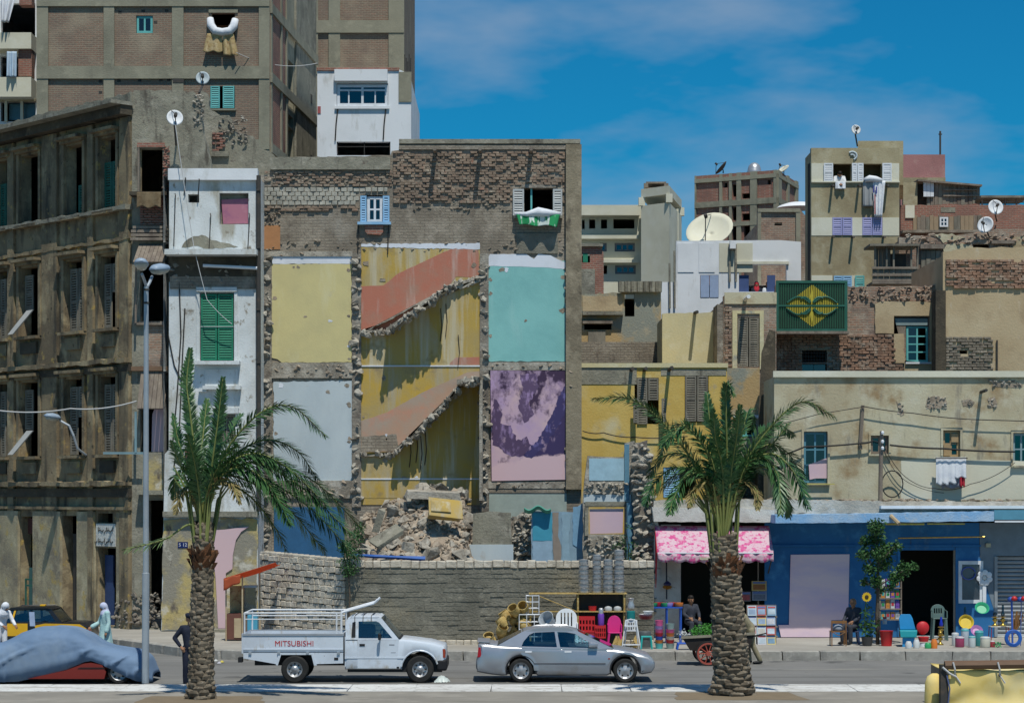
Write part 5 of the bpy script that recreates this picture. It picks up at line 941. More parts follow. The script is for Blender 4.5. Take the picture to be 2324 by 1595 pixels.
louvres(PZ, 1675, 721, 1698, 832, br, M['shutgrey'], -.05); louvres(PZ, 1700, 721, 1722, 832, br, M['shutgrey'], -.05)
MB().tube([PZ.pt(1690, 680, -.1), PZ.pt(1692, 679, 1.0)], .07, 7).build('drain_spout', M['white2'], br); slabpart('left_flank', PZ, 1628, 690, 1642, 830, -1.5, -.05, M['rubble_d'], br)
bricks(PZ, 1645, 690, 1661, 832, br, M['tanbrick'], .25, .085, (.0, .03), 0, keep=.8, seed=33)
# brick house above the cream one
PV = front(76.0)
bv = shell('brick_house', 'broad red-brown brick house above the cream wall, with a plastered window bay', 'house', PV, [(1760, 1402)] + rl([(1760, 648), (1990, 650), (2145, 648)], 2, 12) + [(2145, 1402)], [(1820, 795, 1877, 843), (2030, 719, 2108, 822)], M['tanbrick'], 6, zb=.2, floors=(8.6,))
RB = A_('soft_red_brick', (.32, .19, .13), [((.22, .14, .1), 2, .42, .62), ((.4, .32, .25), 3, .5, .68)], .95, .5, 25)
bricks(PV, 1762, 757, 2050, 846, bv, RB, .26, .095, (.0, .05), 300, [(1816, 788, 1882, 848), (2026, 716, 2112, 826)], keep=.95, seed=22)
MB().pslab(PV, [rough([(1986, 757), (1985, 690), (2000, 684), (2130, 686), (2124, 845), (2052, 845), (2050, 757)], 1.5, 12), rrect(2028, 717, 2110, 824)], .002, .07).build('plaster_bay', M['tan'], bv)
casement(PV, 2058, 740, 2107, 821, bv, M['turqpaint'], -.14, 2, 4, .07); slabpart('transom_board', PV, 2032, 722, 2106, 738, -.12, -.04, flat('blue_grey_board', (.24, .32, .33)), bv); slabpart('side_board', PV, 2032, 740, 2056, 760, -.12, -.05, M['oldwood'], bv); slabpart('brick_infill', PV, 2031, 760, 2056, 821, -.12, -.03, M['tanbrick'], bv); slabpart('window_sill', PV, 2054, 822, 2112, 826, .002, .15, M['white2'], bv)
for i in range(9): slabpart('grille_bar', PV, 1822 + i * 6.4, 795, 1823.2 + i * 6.4, 822, -.05, -.02, M['iron'], bv)
for y in (800, 808, 816): slabpart('grille_bar', PV, 1820, y, 1877, y + 1.3, -.045, -.025, M['iron'], bv)
slabpart('window_rail', PV, 1820, 822, 1877, 826, -.06, .0, M['oldwood'], bv)
for a in (1821, 1848): slabpart('window_leaf', PV, a, 827, a + 26, 842, -.14, -.1, M['winglass'], bv)
slabpart('concrete_lintel', PV, 1812, 788, 1884, 794, .002, .06, M['greystucco'], bv)
rubble_strip('broken_top', PV, 1925, 650, 2140, 684, bv, (5, 12), (-.05, .12), .5, STONESW, 'tanbrick')
dk = thing('shaded_flank_wall', 'leaning flank wall coloured dark for shadow between the brick pier and cream house', 'wall', Vector((X(1740, 71), 71.2, .2)))
MB().poly([[(1719, 1424), (1722, 930), (1728, 800), (1746, 748), (1760, 752), (1760, 1424)]], lambda u, v: W(u, v, 71.8), lambda u, v: W(u, v, 71.2)).build('wall_face', M['brown_d'], dk)  # dark stucco colour stands for the shadow on this flank
# tan wall far right
PX = front(74.5)
tx = shell('tan_house', 'tall tan plastered house wall rising behind the cream house', 'house', PX, [(2140, 1408)] + rl([(2140, 572), (2200, 562), (2600, 560)], 2, 14) + [(2600, 1408)], [(2178, 795, 2196, 803)], M['tan'], 6, zb=.2)
slabpart('pilaster_shade', PX, 2122, 660, 2145, 846, -.6, .12, M['brown_d'], tx); bricks(PX, 2146, 590, 2343, 655, tx, RB, .26, .09, (.0, .05), 100, keep=.9, seed=23)  # dark brown strip painted in for the pilaster's shadow
bricks(PX, 2146, 762, 2254, 846, tx, M['party'], .26, .095, (-.01, .03), 0, [(2174, 790, 2200, 806)], keep=.9, seed=24)
MB().tube([PX.pt(2262, 772, .05), PX.pt(2262, 846, .05)], .03, 5).build('conduit', M['iron'], tx)
# green and yellow lattice panel
gl = thing('lattice_panel', 'green metal lattice panel with a yellow diamond and flower motif', 'panel', W(1841, 752, 75.0)); PGL = front(75.2)
slabpart('backing', PGL, 1766, 642, 1918, 748, -.03, -.01, flat('panel_backing', (.012, .025, .02)), gl)
mb = MB(); [mb.pbox(PGL, *r, -.04, .05) for r in ((1761, 637, 1923, 643), (1761, 746, 1923, 753), (1761, 643, 1767, 746), (1917, 643, 1923, 746), (1767, 692, 1917, 696))]; mb.build('frame', M['darkgreen'], gl)
gm = flat('lattice_green', (.02, .11, .06)); ym = flat('lattice_yellow', (.5, .41, .04))
for i in range(38):
    x = 1769 + i * 3.95; h = 46 * max(0, 1 - abs(x - 1842) / 62)
    for a, b in ((645, 692), (696, 745)):
        if h < 2: slabpart('bar', PGL, x, a, x + 1.7, b, .0, .03, gm, gl)
        elif a < 692: slabpart('bar', PGL, x, a, x + 1.7, 692 - h, .0, .03, gm, gl); slabpart('yellow_bar', PGL, x, 692 - h, x + 2.2, 692, .002, .034, ym, gl)
        else: slabpart('yellow_bar', PGL, x, 696, x + 2.2, 696 + h, .002, .034, ym, gl); slabpart('bar', PGL, x, 696 + h, x + 1.7, b, .0, .03, gm, gl)
for s in (-1, 1):
    MB().pslab(PGL, [[(1842, 694), (1838, 694 + s * 20), (1842, 694 + s * 42), (1846, 694 + s * 20)]], .036, .05).build('petal', ym, gl)
    for q in (-1, 1):
        MB().tube([PGL.pt(1842 + q * (4 + 52 * t), 694 + s * (6 + 14 * math.sin(t * 3.1)), .055) for t in [i / 9 for i in range(10)]], .032, 5).build('scroll', M['darkgreen'], gl); MB().tube([PGL.pt(1842 + q * (3 + 22 * t), 694 + s * (8 + 26 * t * (1.3 - t)), .055) for t in [i / 6 for i in range(7)]], .04, 5).build('scroll', M['darkgreen'], gl)
slabpart('shelf', PGL, 1760, 753, 1924, 759, -.3, .35, M['oldwood'], gl)
for x in (1775, 1842, 1908): slabpart('bracket', PGL, x, 640, x + 4, 752, -.62, -.04, M['iron'], gl)

# ================================================================== cream house over the shops
d11 = 68.0; PN = front(d11)
hN = [(1824, 979, 1878, 1096), (1976, 988, 2017, 1030), (2140, 976, 2179, 1037), (2299, 982, 2340, 1056)]
cn = shell('cream_house', 'long cream plastered house over the shops, stained and cracked', 'house', PN, [(1757, 1150), (1757, 846), (2600, 842), (2600, 1150)], hN, M['cream'], 3.0, zb=4.19)
slabpart('parapet_cap', PN, 1754, 842, 2600, 856, .002, .10, M['offwhite'], cn)
MB().pslab(PN, [rough([(2045, 1045), (2140, 1042), (2320, 1046), (2600, 1040), (2600, 1134), (2045, 1134)], 1, 20)], .001, .006).build('repaired_plaster', M['offwhite'], cn)
for lp in ([(2104, 905), (2120, 898), (2140, 902), (2150, 915), (2136, 926), (2112, 930), (2100, 922)], [(2182, 908), (2200, 904), (2212, 912), (2206, 922), (2186, 922)], [(2240, 905), (2258, 900), (2264, 915), (2250, 925)], [(2240, 860), (2270, 868), (2320, 872), (2320, 878), (2262, 878)], [(2034, 910), (2046, 920), (2052, 940), (2044, 944)]):
    MB().pslab(PN, [rough(lp, 2, 6)], .001, .012).build('bare_patch', M['rubblewarm'], cn)
    xs = [p[0] for p in lp]; ys = [p[1] for p in lp]; rubble_strip('spalled_stone', PN, min(xs) + 3, min(ys) + 3, max(xs) - 3, max(ys) - 2, cn, (4, 9), (-.03, .04), .6)
for (x0, y0, x1, y1), m_, nx, ny in zip(hN, (flat('blue_window_wood', (.1, .27, .36)), M['oldwood'], flat('tan_window_wood', (.4, .28, .15)), flat('grey_blue_wood', (.25, .36, .4))), (2, 2, 2, 2), (3, 1, 2, 2)):
    casement(PN, x0 + 1, y0 + 1, x1 - 1, y1 - 1, cn, m_, -.16, nx, ny, .07)
    for r in ((x0 - 5, y0 - 6, x1 + 5, y0), (x0 - 5, y0, x0, y1), (x1, y0, x1 + 5, y1)): slabpart('window_surround', PN, *r, .002, .04, M['cream'], cn)
    slabpart('window_sill', PN, x0 - 5, y1, x1 + 5, y1 + 4, .003, .12, M['cream'], cn)
slabpart('window_board', PN, 2160, 984, 2176, 1003, -.1, -.06, flat('tan_window_wood', (.4, .28, .15)), cn); slabpart('window_board', PN, 2143, 1008, 2158, 1034, -.1, -.06, flat('tan_window_wood', (.4, .28, .15)), cn)
for p in ([(1957, 920), (1955, 960), (1952, 1000), (1952, 1020)],): MB().tube([PN.pt(x, y, .08) for x, y in p], .06, 6).build('conduit', M['oldwood'], cn)
MB().tube([PN.pt(2226, 890, -.1), PN.pt(2226, 888, .8)], .05, 6).build('drain_spout', M['iron'], cn)
tag(slabpart('clothes_line', PN, 1824, 1097, 1892, 1099, .2, .24, flat('yellow_rope', (.5, .45, .1)), None), 'yellow line strung below the first window of the cream house', 'rope')
wl_ = thing('washing', 'white shirts hanging from a sill on the cream wall', 'laundry', PN.pt(2154, 1107, .3))
for x0, x1, y1, m_ in ((2120, 2148, 1100, 'clothwhite'), (2130, 2166, 1097, 'clothwhite'), (2154, 2188, 1084, 'clothwhite'), (2134, 2180, 1107, None), (2174, 2186, 1104, 'redcloth')): hang('garment', None, None, PN, x0, 1038, x1, y1, (.2 if not m_ else .27 if m_ == 'redcloth' else .3), M[m_] if m_ else flat('grey_cloth', (.3, .32, .4)), 2, .04, parent=wl_, jag=2)
MB().tube([PN.pt(2118, 1040, .38), PN.pt(2190, 1040, .38)], .02, 5).build('line', M['wire'], wl_)
# collage cut-outs, built as flat pink boards in the openings
def board(label, pl, loop, o0, o1, mat='pink'): return tag(MB().pslab(pl, [loop], o0, o1).build('pink_cutout', M[mat]), label, 'board')
board('rose coloured cut-out, built as a board in the upper window of the white house', PH, [(501, 452), (562, 449), (564, 506), (505, 507)], -.2, -.16, 'pinkdark')
board('narrow slanted pale pink cut-out board on the corner balcony, by the lamp post', PC, [(381, 868), (381.5, 1025), (342, 1025), (344, 940), (352, 918)], -.2, -.14)
board('tall pale pink cut-out board with a flared top beside the left palm', PH, [(474, 1203), (510, 1201), (566, 1194), (548, 1206), (536, 1225), (529, 1260), (528, 1290), (513, 1300), (516, 1425), (496, 1425), (490, 1310), (482, 1240), (476, 1225)], .04, .08)
board('square pale pink cut-out board in the white ruined niche', PK, [(1338, 1155), (1415, 1154), (1413, 1209), (1339, 1211)], -.05, -.012)
board('small slanted pale pink cut-out board in the cream house window', PN, [(1836, 1054), (1878, 1039), (1878, 1085), (1852, 1085), (1838, 1088)], -.10, -.05)

# ================================================================== shops
dSh = 66.0; PQs = front(dSh)
hS = [(1546, 1262, 1722, 1442), (2042, 1248, 2168, 1442), (2262, 1262, 2600, 1442)]
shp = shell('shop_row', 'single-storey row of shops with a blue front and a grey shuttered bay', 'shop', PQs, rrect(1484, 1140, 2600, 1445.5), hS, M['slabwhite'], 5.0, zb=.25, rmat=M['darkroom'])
MB().pslab(PQs, [[(1735, 1186), (2222, 1186), (2222, 1240), (2228, 1300), (2262, 1405), (2262, 1445), (1735, 1445)], rrect(2042, 1248, 2168, 1444.9)], .002, .03).build('blue_front', M['shopblue'], shp)
MB().pslab(PQs, [[(2223, 1186), (2600, 1186), (2600, 1261), (2261, 1261), (2261, 1400), (2229, 1300), (2223, 1240)]], .002, .025).build('grey_front', flat('grey_shop_paint', (.2, .25, .3), .8), shp)
slabpart('blue_moulding', PQs, 1735, 1236, 2225, 1240, .031, .09, M['shopblue'], shp)
slabpart('door_frame', PQs, 2036, 1241, 2042, 1444, .031, .08, M['shopblue'], shp); slabpart('door_frame', PQs, 2168, 1241, 2174, 1444, .031, .08, M['shopblue'], shp)
PSl = front(64.4)
MB().pslab(PSl, [rough([(1760, 1168), (1900, 1166), (2100, 1163), (2256, 1160), (2256, 1182), (2100, 1184), (1900, 1186), (1760, 1187)], .9, 14)], -1.6, 0).build('blue_roof_slab', M['slabblue'], shp)
slabpart('blue_roof_slab', front(64.9), 2256.5, 1157, 2600, 1179, -1.1, 0, flat('teal_slab', (.1, .3, .42)), shp)
MB().pslab(front(65.5), [rough([(1480, 1150), (1560, 1152), (1640, 1150), (1758, 1157), (1758, 1185), (1484, 1183)], 1.2, 12)], -.5, 0).build('white_roof_slab', M['slabwhite'], shp)
MB().pslab(front(65.6), [rough([(1484, 1136), (1700, 1132), (2000, 1137), (2600, 1138), (2600, 1165), (1484, 1165)], 1.5, 10)], -.4, 0).build('roof_upstand', M['roofdebris'], shp)
slabpart('white_coping', front(65.3), 2000, 1147, 2600, 1154, -.3, 0, M['white2'], shp)
mb = MB()
for _ in range(160):
    s = random.uniform(.04, .16); merge(mb, random.choice(STONES + STONESD), W(random.uniform(1490, 2330), 1137 + random.uniform(-4, 0), 66.1 + random.uniform(-.3, 1.2)), (s * 2.4, s, s * .6), (0, random.uniform(-.3, .3), random.uniform(0, 3)))
tag(mb.build('roof_debris', M['rubblewarm'], shp, recalc=False), kind='stuff')
for x0, y0, x1, y1, c in ((2010, 1187, 2098, 1191, 'brass'), (2105, 1187, 2190, 1190, 'brass'), (2258, 1181, 2340, 1185, 'whitepaint'), (1588, 1264, 1640, 1270, 'cream')): slabpart('tube_light', front(64.6), x0, y0, x1, y1, -.08, 0, M[c], shp)
MB().tube([front(64.4).pt(2022, 1170, .0), front(64.4).pt(2036, 1188, .35)], .06, 7).build('drain_spout', M['tan'], shp); MB().tube([PQs.pt(2034, 1220, .3), PQs.pt(2230, 1217, .3)], .02, 5).build('hanging_rail', M['brass'], shp)
PSh = front(66.15)
for i in range(20): MB().tube([PSh.pt(2263, 1266 + i * 9.2, 0), PSh.pt(2600, 1266 + i * 9.2, 0)], .058, 8).build('shutter_slat', flat('roller_steel', (.30, .33, .36), .5), shp)
slabpart('shutter_post', PQs, 2256, 1262, 2263, 1444, .026, .07, flat('roller_steel', (.30, .33, .36), .5), shp); slabpart('round_lamp', PQs, 2236, 1232, 2246, 1241, .03, .15, M['cream'], shp)
slabpart('door_jamb', PQs, 1500, 1190, 1545, 1444, .002, .02, M['slabwhite'], shp)
# pink awning
aw = thing('pink_awning', 'pink floral cloth awning with a scalloped hem over the first shop', 'awning', W(1615, 1300, 65.2)); a0, a1 = 1486, 1744
def awf(u, v):
    px = a0 + (a1 - a0) * u; o = .15 + 1.15 * v; y = 1193 + 58 * v + 4 * math.sin(u * 3.14) * v; return PQs.pt(px, y, o)
MB().grid(awf, 24, 8).build('canopy', M['pinkprint'], aw, smooth=True, recalc=False, thick=.015)
MB().grid(lambda u, v: PQs.pt(a0 + (a1 - a0) * u, 1252 + 15 * v * (1 + .35 * abs(math.sin(u * 26))) + 3 * math.sin(u * 3.14), 1.31 + .03 * math.sin(u * 50)), 60, 3).build('valance', M['pinkprint'], aw, smooth=True, recalc=False, thick=.012)
MB().add([PQs.pt(1486, 1193, .14), PQs.pt(1485, 1252, 1.3), PQs.pt(1484, 1330, .9), PQs.pt(1487, 1262, .14)], [(0, 1, 2, 3)]).build('side_cloth', M['redcloth'], aw, recalc=False, thick=.02)
for x in (1486, 1743): MB().tube([PQs.pt(x, 1252, 1.3), PQs.pt(x, 1300, .05)], .02, 5).build('strut', M['iron'], aw)
MB().tube([PQs.pt(1486, 1252, 1.3), PQs.pt(1743, 1252, 1.3)], .025, 6).build('front_bar', M['whitepaint'], aw)
# large pink collage cut-out, built as a board on the blue front
board('large lilac pink cut-out board covering the blue shop doorway', PQs, [(1794, 1258), (1927, 1257), (1924, 1405), (1886, 1406), (1883, 1444.5), (1772, 1444.5), (1766, 1417), (1790, 1417)], .035, .08, 'pinkboard')
# utility pole, cables
up_ = thing('utility_pole', 'weathered timber utility pole standing on the shop roof', 'pole', W(1998, 1157, 66.3))
MB().tube([W(1998, 1158, 66.3), W(1999, 1060, 66.3), W(2001, 978, 66.3)], [.075, .065, .055], 9).build('post', M['oldwood'], up_)
for y in (985, 1005, 1020): MB().lathe([(.0, 0), (.04, 0), (.05, .06), (.02, .1), (0, .1)], W(2003, y, 66.2), 8).build('insulator', M['white2'], up_)
cb = 'cables strung along the cream house'
cabs = [([(1757, 1038), (1824, 1014), (1952, 1006), (1976, 1002)], .045, .04), ([(2017, 1010), (2140, 1018), (2300, 1025)], .05, .05), ([(1757, 966), (1857, 940), (1955, 924)], .02, .0), ([(1955, 922), (2070, 938), (2200, 952), (2600, 959)], .025, .05), ([(2003, 1010), (2050, 1080), (2120, 1108), (2200, 1098), (2300, 1050)], .018, .2), ([(2003, 1020), (2030, 1070), (2070, 1100), (2140, 1118)], .015, .1), ([(1952, 1004), (1980, 1000), (2001, 1004)], .02, .03)]
for i, (p, r, s) in enumerate(cabs):
    wire('cable', ['thick black cable sagging left of the first cream house window', 'thick black cable running between the right cream house windows', 'thin cable rising to the conduit on the cream house', 'thin cable falling across the upper cream wall', 'slack cable looping below the white shirts', 'slack wire falling from the utility pole', 'short wire joining conduit and utility pole'][i], [PN.pt(x, y, .18) for x, y in p], r * .6, M['wire'], group=cb, sag=s * .5)
lp = MB().tube([PN.pt(2022 + 24 * math.cos(a), 1098 - 30 * math.sin(a), .25) for a in [i * .33 for i in range(20)]], .02, 5).build('cable_coil', M['wire']); tag(lp, 'round coil of cable hanging by the utility pole', 'cable')
wire('cable', 'thin dark cable crossing the yellow house wall', [PY.pt(1322, 978, .1), PY.pt(1370, 982, .1), PY.pt(1440, 992, .1), PY.pt(1560, 990, .1)], .018, M['wire'], sag=.05)
wire('overhead_wire', 'pale overhead wires crossing the brown corner house', [W(-20, 929, 66), W(160, 927, 66), W(310, 910, 66)], .02, M['palewire'], sag=.1); wire('overhead_wire', 'thin pale wire from the tower to the white block', [W(536, 120, 89.5), W(720, 144, 92.8)], .015, M['palewire'], sag=.3)
wire('overhead_wire', 'thin pale wire slanting down over the green shutters', [W(420, 230, 69.6) if False else W(398, 285, 68.6), W(440, 560, 68.5), W(470, 680, 68.5), W(526, 735, 68.7)], .012, M['palewire'], sag=.05)
dish('satellite_dish', 'white dish with dark shadows on the corner house roof', 'dish', W(397, 267, 69.2), .26, (.25, -.9, .25), M['white2'], PC.pt(400, 330, .02)); dish('satellite_dish', 'small grey mesh dish above the corner house parapet', 'dish', W(460, 177, 71.2), .22, (.1, -.95, .2), M['paleblue'], W(452, 212, 70.3))
# ================================================================== PALMS
def crom(pts, n):
    P = [pts[0] * 2 - pts[1]] + pts + [pts[-1] * 2 - pts[-2]]; out = []
    for i in range(1, len(P) - 2):
        for k in range(n):
            t = k / n; a, b, c, d = P[i-1], P[i], P[i+1], P[i+2]
            out.append(.5 * ((2*b) + (c-a)*t + (2*a-5*b+4*c-d)*t*t + (3*b-a-3*c+d)*t**3))
    out.append(P[-2]); return out
def frond(root, pts, lmax, mat, seed, dens=1.0, start=.2, name='frond'):
    rnd = random.Random(seed); path = crom([Vector(p) for p in pts], 10); L = [0.0]
    for a, b in zip(path[:-1], path[1:]): L.append(L[-1] + (b - a).length)
    tot = L[-1]; n = len(path)
    f = MB().tube(path, [.034 * (1 - .85 * i / (n - 1)) + .003 for i in range(n)], 5).build(name, M['rachis'], root, smooth=True)
    mb = MB(); m = int(tot / .031 * dens)
    for k in range(m):
        t = start + (1 - start) * (k + .5) / m; s = t * tot; i = max(0, min(n - 2, next((j for j in range(n) if L[j] > s), n - 1) - 1))
        p = path[i].lerp(path[i+1], (s - L[i]) / max(1e-6, L[i+1] - L[i])); T = (path[min(i+2, n-1)] - path[max(i-1, 0)]).normalized()
        up = Vector((0, 0, 1)); B = T.cross(up)
        if B.length < .25: B = T.cross(Vector((0, 1, .2)))
        B.normalize(); N = B.cross(T).normalized()
        le = lmax * (1.0 - .25 * abs(t - .45) * 2) * min(1, (t - start) * 7 + .25) * min(1, (1 - t) * 5 + .35) * rnd.uniform(.82, 1.1)
        for sd in (-1, 1):
            ph = R(rnd.choice((42, 30, -18, -34)) + rnd.uniform(-10, 10)); S = B * sd * math.cos(ph) + N * math.sin(ph); fw = .55 + .75 * t + rnd.uniform(-.1, .1)
            D = (S + T * fw).normalized(); g = Vector((0, 0, -1)); w = .017 + .006 * rnd.random(); wd = D.cross(N if abs(D.dot(N)) < .8 else B).normalized() * w
            q1 = p + D * le * .5 + g * le * .05; q2 = p + D * le + g * le * rnd.uniform(.14, .3)
            mb.add([p - wd * .5, p + wd * .5, q1 + wd, q1 - wd, q2], [(0, 1, 2, 3), (3, 2, 4)])
    tag(mb.build('leaflets', mat, f, recalc=False), kind='stuff'); return f
def palm(label, px, d, ybase, ytop, w0, w1, fronds, seed, top=None, dry=8):
    rnd = random.Random(seed); s = F / d; z0 = .12; zt = Z(ytop, d); xb = X(px, d); xt = X(top or px, d); Ht = zt - z0
    root = thing('palm_tree', label, 'palm', (xb, d, z0), 'date palms on the near pavement')
    def ax(t): return Vector((xb + (xt - xb) * t, d, z0 + Ht * t))
    def rad(t): return (w0 * (1 - t) + w1 * t) / s / 2 * (1 + .22 * max(0, .1 - t) * 10)
    MB().tube([ax(i / 16) for i in range(17)], [rad(i / 16) * .9 for i in range(17)], 16).build('trunk', M['palmtrunk'], root, smooth=True)
    bm_ = []
    for q in range(4):
        j = lambda: rnd.uniform(-.07, .07); mb = MB()
        mb.add([(-.5, -.3, -.35), (.5, -.3, -.35), (.55, -.3, .2 + j()), (-.55, -.3, .2 + j()), (-.36 + j(), .28, -.2), (.36 + j(), .28, -.2), (.44 + j(), .5, .22 + j()), (-.44 + j(), .5, .22 + j()), (.3, .42, .46 + j()), (-.3, .42, .46 + j()), (.45, -.3, .5), (-.45, -.3, .5)], [(0, 1, 5, 4), (4, 5, 6, 7), (7, 6, 8, 9), (9, 8, 10, 11), (1, 2, 6, 5), (0, 4, 7, 3), (2, 10, 8, 6), (3, 7, 9, 11)])
        me = bpy.data.meshes.new('leaf_base'); me.from_pydata([v for v in mb.v], [], mb.f); me.update(); me.materials.append(M['palmboot'] if q else M['palmboot']); bm_.append(me)
    rest = MB(); rows_ = int(Ht / .135); fib = []
    nn = 9
    for i in range(rows_ * nn):
        t = (i + .5) / (rows_ * nn); a = i * 2.39996 + rnd.uniform(-.1, .1); dr = Vector((math.cos(a), math.sin(a), 0)); p = ax(min(1, t + rnd.uniform(-.006, .006))) + dr * rad(t) * .88; sc_ = 6.2832 * rad(t) / nn
        sca = (sc_ * rnd.uniform(1.0, 1.3), sc_ * rnd.uniform(.5, .85), .19 * rnd.uniform(.8, 1.1)); rot = (rnd.uniform(-.15, .1), rnd.uniform(-.12, .12), a - math.pi / 2 + rnd.uniform(-.1, .1))
        if math.sin(a) < .1 and t < .9: inst('leaf_base', rnd.choice(bm_), p, sca, rot, root)
        else: merge(rest, rnd.choice(bm_), p, sca, rot)
    tag(rest.build('rear_leaf_bases', M['palmboot'], root, recalc=False), kind='stuff')
    mb = MB()
    for _ in range(70):
        a = rnd.uniform(0, 6.28); t = rnd.uniform(.74, .82); p = ax(t) + Vector((math.cos(a), math.sin(a), 0)) * rad(t) * 1.02; e = Vector((rnd.uniform(-.1, .1), rnd.uniform(-.1, .1), rnd.uniform(.15, .3))); wv = Vector((-math.sin(a), math.cos(a), 0)) * .09
        mb.add([p - wv, p + wv, p + e + wv * .4 + Vector((math.cos(a), math.sin(a), 0)) * .06, p + e - wv * .4], [(0, 1, 2, 3)])
    mb.build('fibre_sheath', M['palmfibre'], root, recalc=False)
    for i, fr_ in enumerate(fronds):
        pts, yo = fr_[0], fr_[1]; kw = fr_[2] if len(fr_) > 2 else {}; n = len(pts)
        p3 = [ax(.93) + Vector((0, yo * .03, .0))] + [W(x, y, d + yo * ((j + 1) / n) ** 1.2) for j, (x, y) in enumerate(pts)]
        frond(root, p3, kw.get('l', .44), M[kw.get('m', 'leaf')], seed * 100 + i, kw.get('dens', 1.0), kw.get('start', .3), kw.get('name', 'frond'))
    for i in range(dry):                              # old bare petioles standing round the heart
        a = rnd.uniform(0, 6.28); e = ax(1) + Vector((math.cos(a) * .65, math.sin(a) * .5, rnd.uniform(.7, 1.5))); MB().tube([ax(.9) + Vector((math.cos(a), math.sin(a), 0)) * rad(.9), (ax(1) + e) / 2 + Vector((math.cos(a) * .05, 0, .1)), e], [.035, .025, .012], 5).build('petiole', M['rachis'], root)
    return root
PL1 = [([(448, 1080), (432, 940), (424, 868), (432, 792)], .2, {'l': .36}), ([(478, 1080), (494, 960), (506, 858)], -.3, {'l': .36}), ([(500, 1050), (580, 945), (660, 922), (742, 992)], -.3), ([(500, 1070), (590, 1000), (670, 1020), (722, 1088)], .5),
  ([(495, 1080), (570, 1030), (650, 1060), (745, 1150)], -.8), ([(495, 1090), (580, 1050), (690, 1110), (800, 1215)], -.9, {'l': .5}), ([(490, 1090), (570, 1075), (700, 1150), (812, 1270)], -.5, {'l': .5}), ([(490, 1085), (580, 1040), (710, 1090), (822, 1200)], .6, {'l': .5}), ([(488, 1090), (560, 1090), (660, 1160), (740, 1255)], .9, {'l': .48}),
  ([(490, 1100), (545, 1060), (610, 1100), (660, 1190)], -1.0), ([(440, 1090), (410, 1020), (392, 940)], .8, {'l': .3}), ([(438, 1080), (412, 1060), (388, 1000)], -.9, {'l': .3}), ([(430, 1110), (400, 1075), (395, 1130)], .7, {'l': .3}),
  ([(455, 1060), (462, 980), (470, 905)], .9, {'l': .34}), ([(470, 1080), (520, 985), (548, 940)], 1.1, {'l': .36}), ([(430, 1190), (370, 1225), (276, 1248)], -.6, {'l': .34, 'm': 'leafpale', 'start': .45, 'dens': .45}),
  ([(440, 1120), (415, 1110), (398, 1165)], -.5, {'l': .25, 'm': 'leafdry'}), ([(480, 1110), (520, 1090), (545, 1140)], -.8, {'l': .28, 'm': 'leafdry', 'dens': .7}), ([(470, 1120), (500, 1050), (540, 1010)], -.9, {'l': .34}), ([(492, 1100), (560, 1120), (620, 1190), (650, 1250)], .3, {'l': .42}),
  ([(452, 1120), (440, 1040), (425, 985)], -1.0, {'l': .34}), ([(485, 1100), (540, 1030), (600, 1040), (690, 1130)], 1.2)]
PL2 = [([(1590, 1080), (1510, 965), (1430, 905), (1344, 905)], -.4), ([(1632, 1060), (1612, 960), (1605, 892)], .3, {'l': .36}), ([(1650, 1060), (1648, 940), (1650, 872), (1668, 898)], -.4, {'l': .3}), ([(1680, 1080), (1740, 980), (1820, 912), (1896, 948)], -.5),
  ([(1690, 1070), (1750, 1030), (1800, 1070), (1834, 1152)], -.8, {'l': .46}), ([(1685, 1075), (1730, 1040), (1765, 1080), (1772, 1165)], -.9, {'l': .4}), ([(1690, 1070), (1740, 1010), (1790, 1030), (1826, 1100)], .6), ([(1600, 1090), (1540, 1060), (1490, 1090), (1462, 1145)], -.7, {'l': .42}),
  ([(1600, 1080), (1550, 1030), (1500, 1040), (1470, 1085)], .6, {'l': .42}), ([(1615, 1060), (1580, 985), (1530, 965), (1495, 1040)], .9, {'l': .36}), ([(1610, 1090), (1560, 1080), (1530, 1130), (1520, 1165)], -.9, {'l': .4}), ([(1665, 1060), (1690, 960), (1700, 935), (1712, 975)], .7, {'l': .3}),
  ([(1620, 1060), (1560, 970), (1530, 985), (1500, 1010)], -.9), ([(1675, 1080), (1720, 990), (1770, 965), (1800, 990)], 1.0), ([(1680, 1090), (1740, 1060), (1775, 1110), (1790, 1170)], .9, {'l': .42}), ([(1640, 1070), (1625, 1000), (1618, 930)], -.9, {'l': .34}), ([(1660, 1070), (1672, 990), (1680, 920)], -1.0, {'l': .34}),
  ([(1612, 1100), (1575, 1110), (1565, 1150)], -.6, {'l': .28, 'm': 'leafdry'}), ([(1670, 1100), (1715, 1110), (1720, 1155)], -.5, {'l': .28, 'm': 'leafdry'}), ([(1605, 1090), (1540, 1075), (1480, 1120)], .3, {'l': .42}), ([(1690, 1085), (1760, 1000), (1790, 960)], .2, {'l': .36})]
M['leafpale'] = mk('pale_palm_leaflet', (.16, .24, .10), [((.1, .17, .07), 3, .42, .66)], .5)
palm('slender leaning date palm between the covered car and the pickup', 456, 47.4, 1588, 1190, 54, 42, PL1, 3, 462, 14)
palm('stout date palm with a thick scaly trunk before the vegetable cart', 1664, 48.3, 1580, 1215, 80, 56, PL2, 4, 1640, 14)
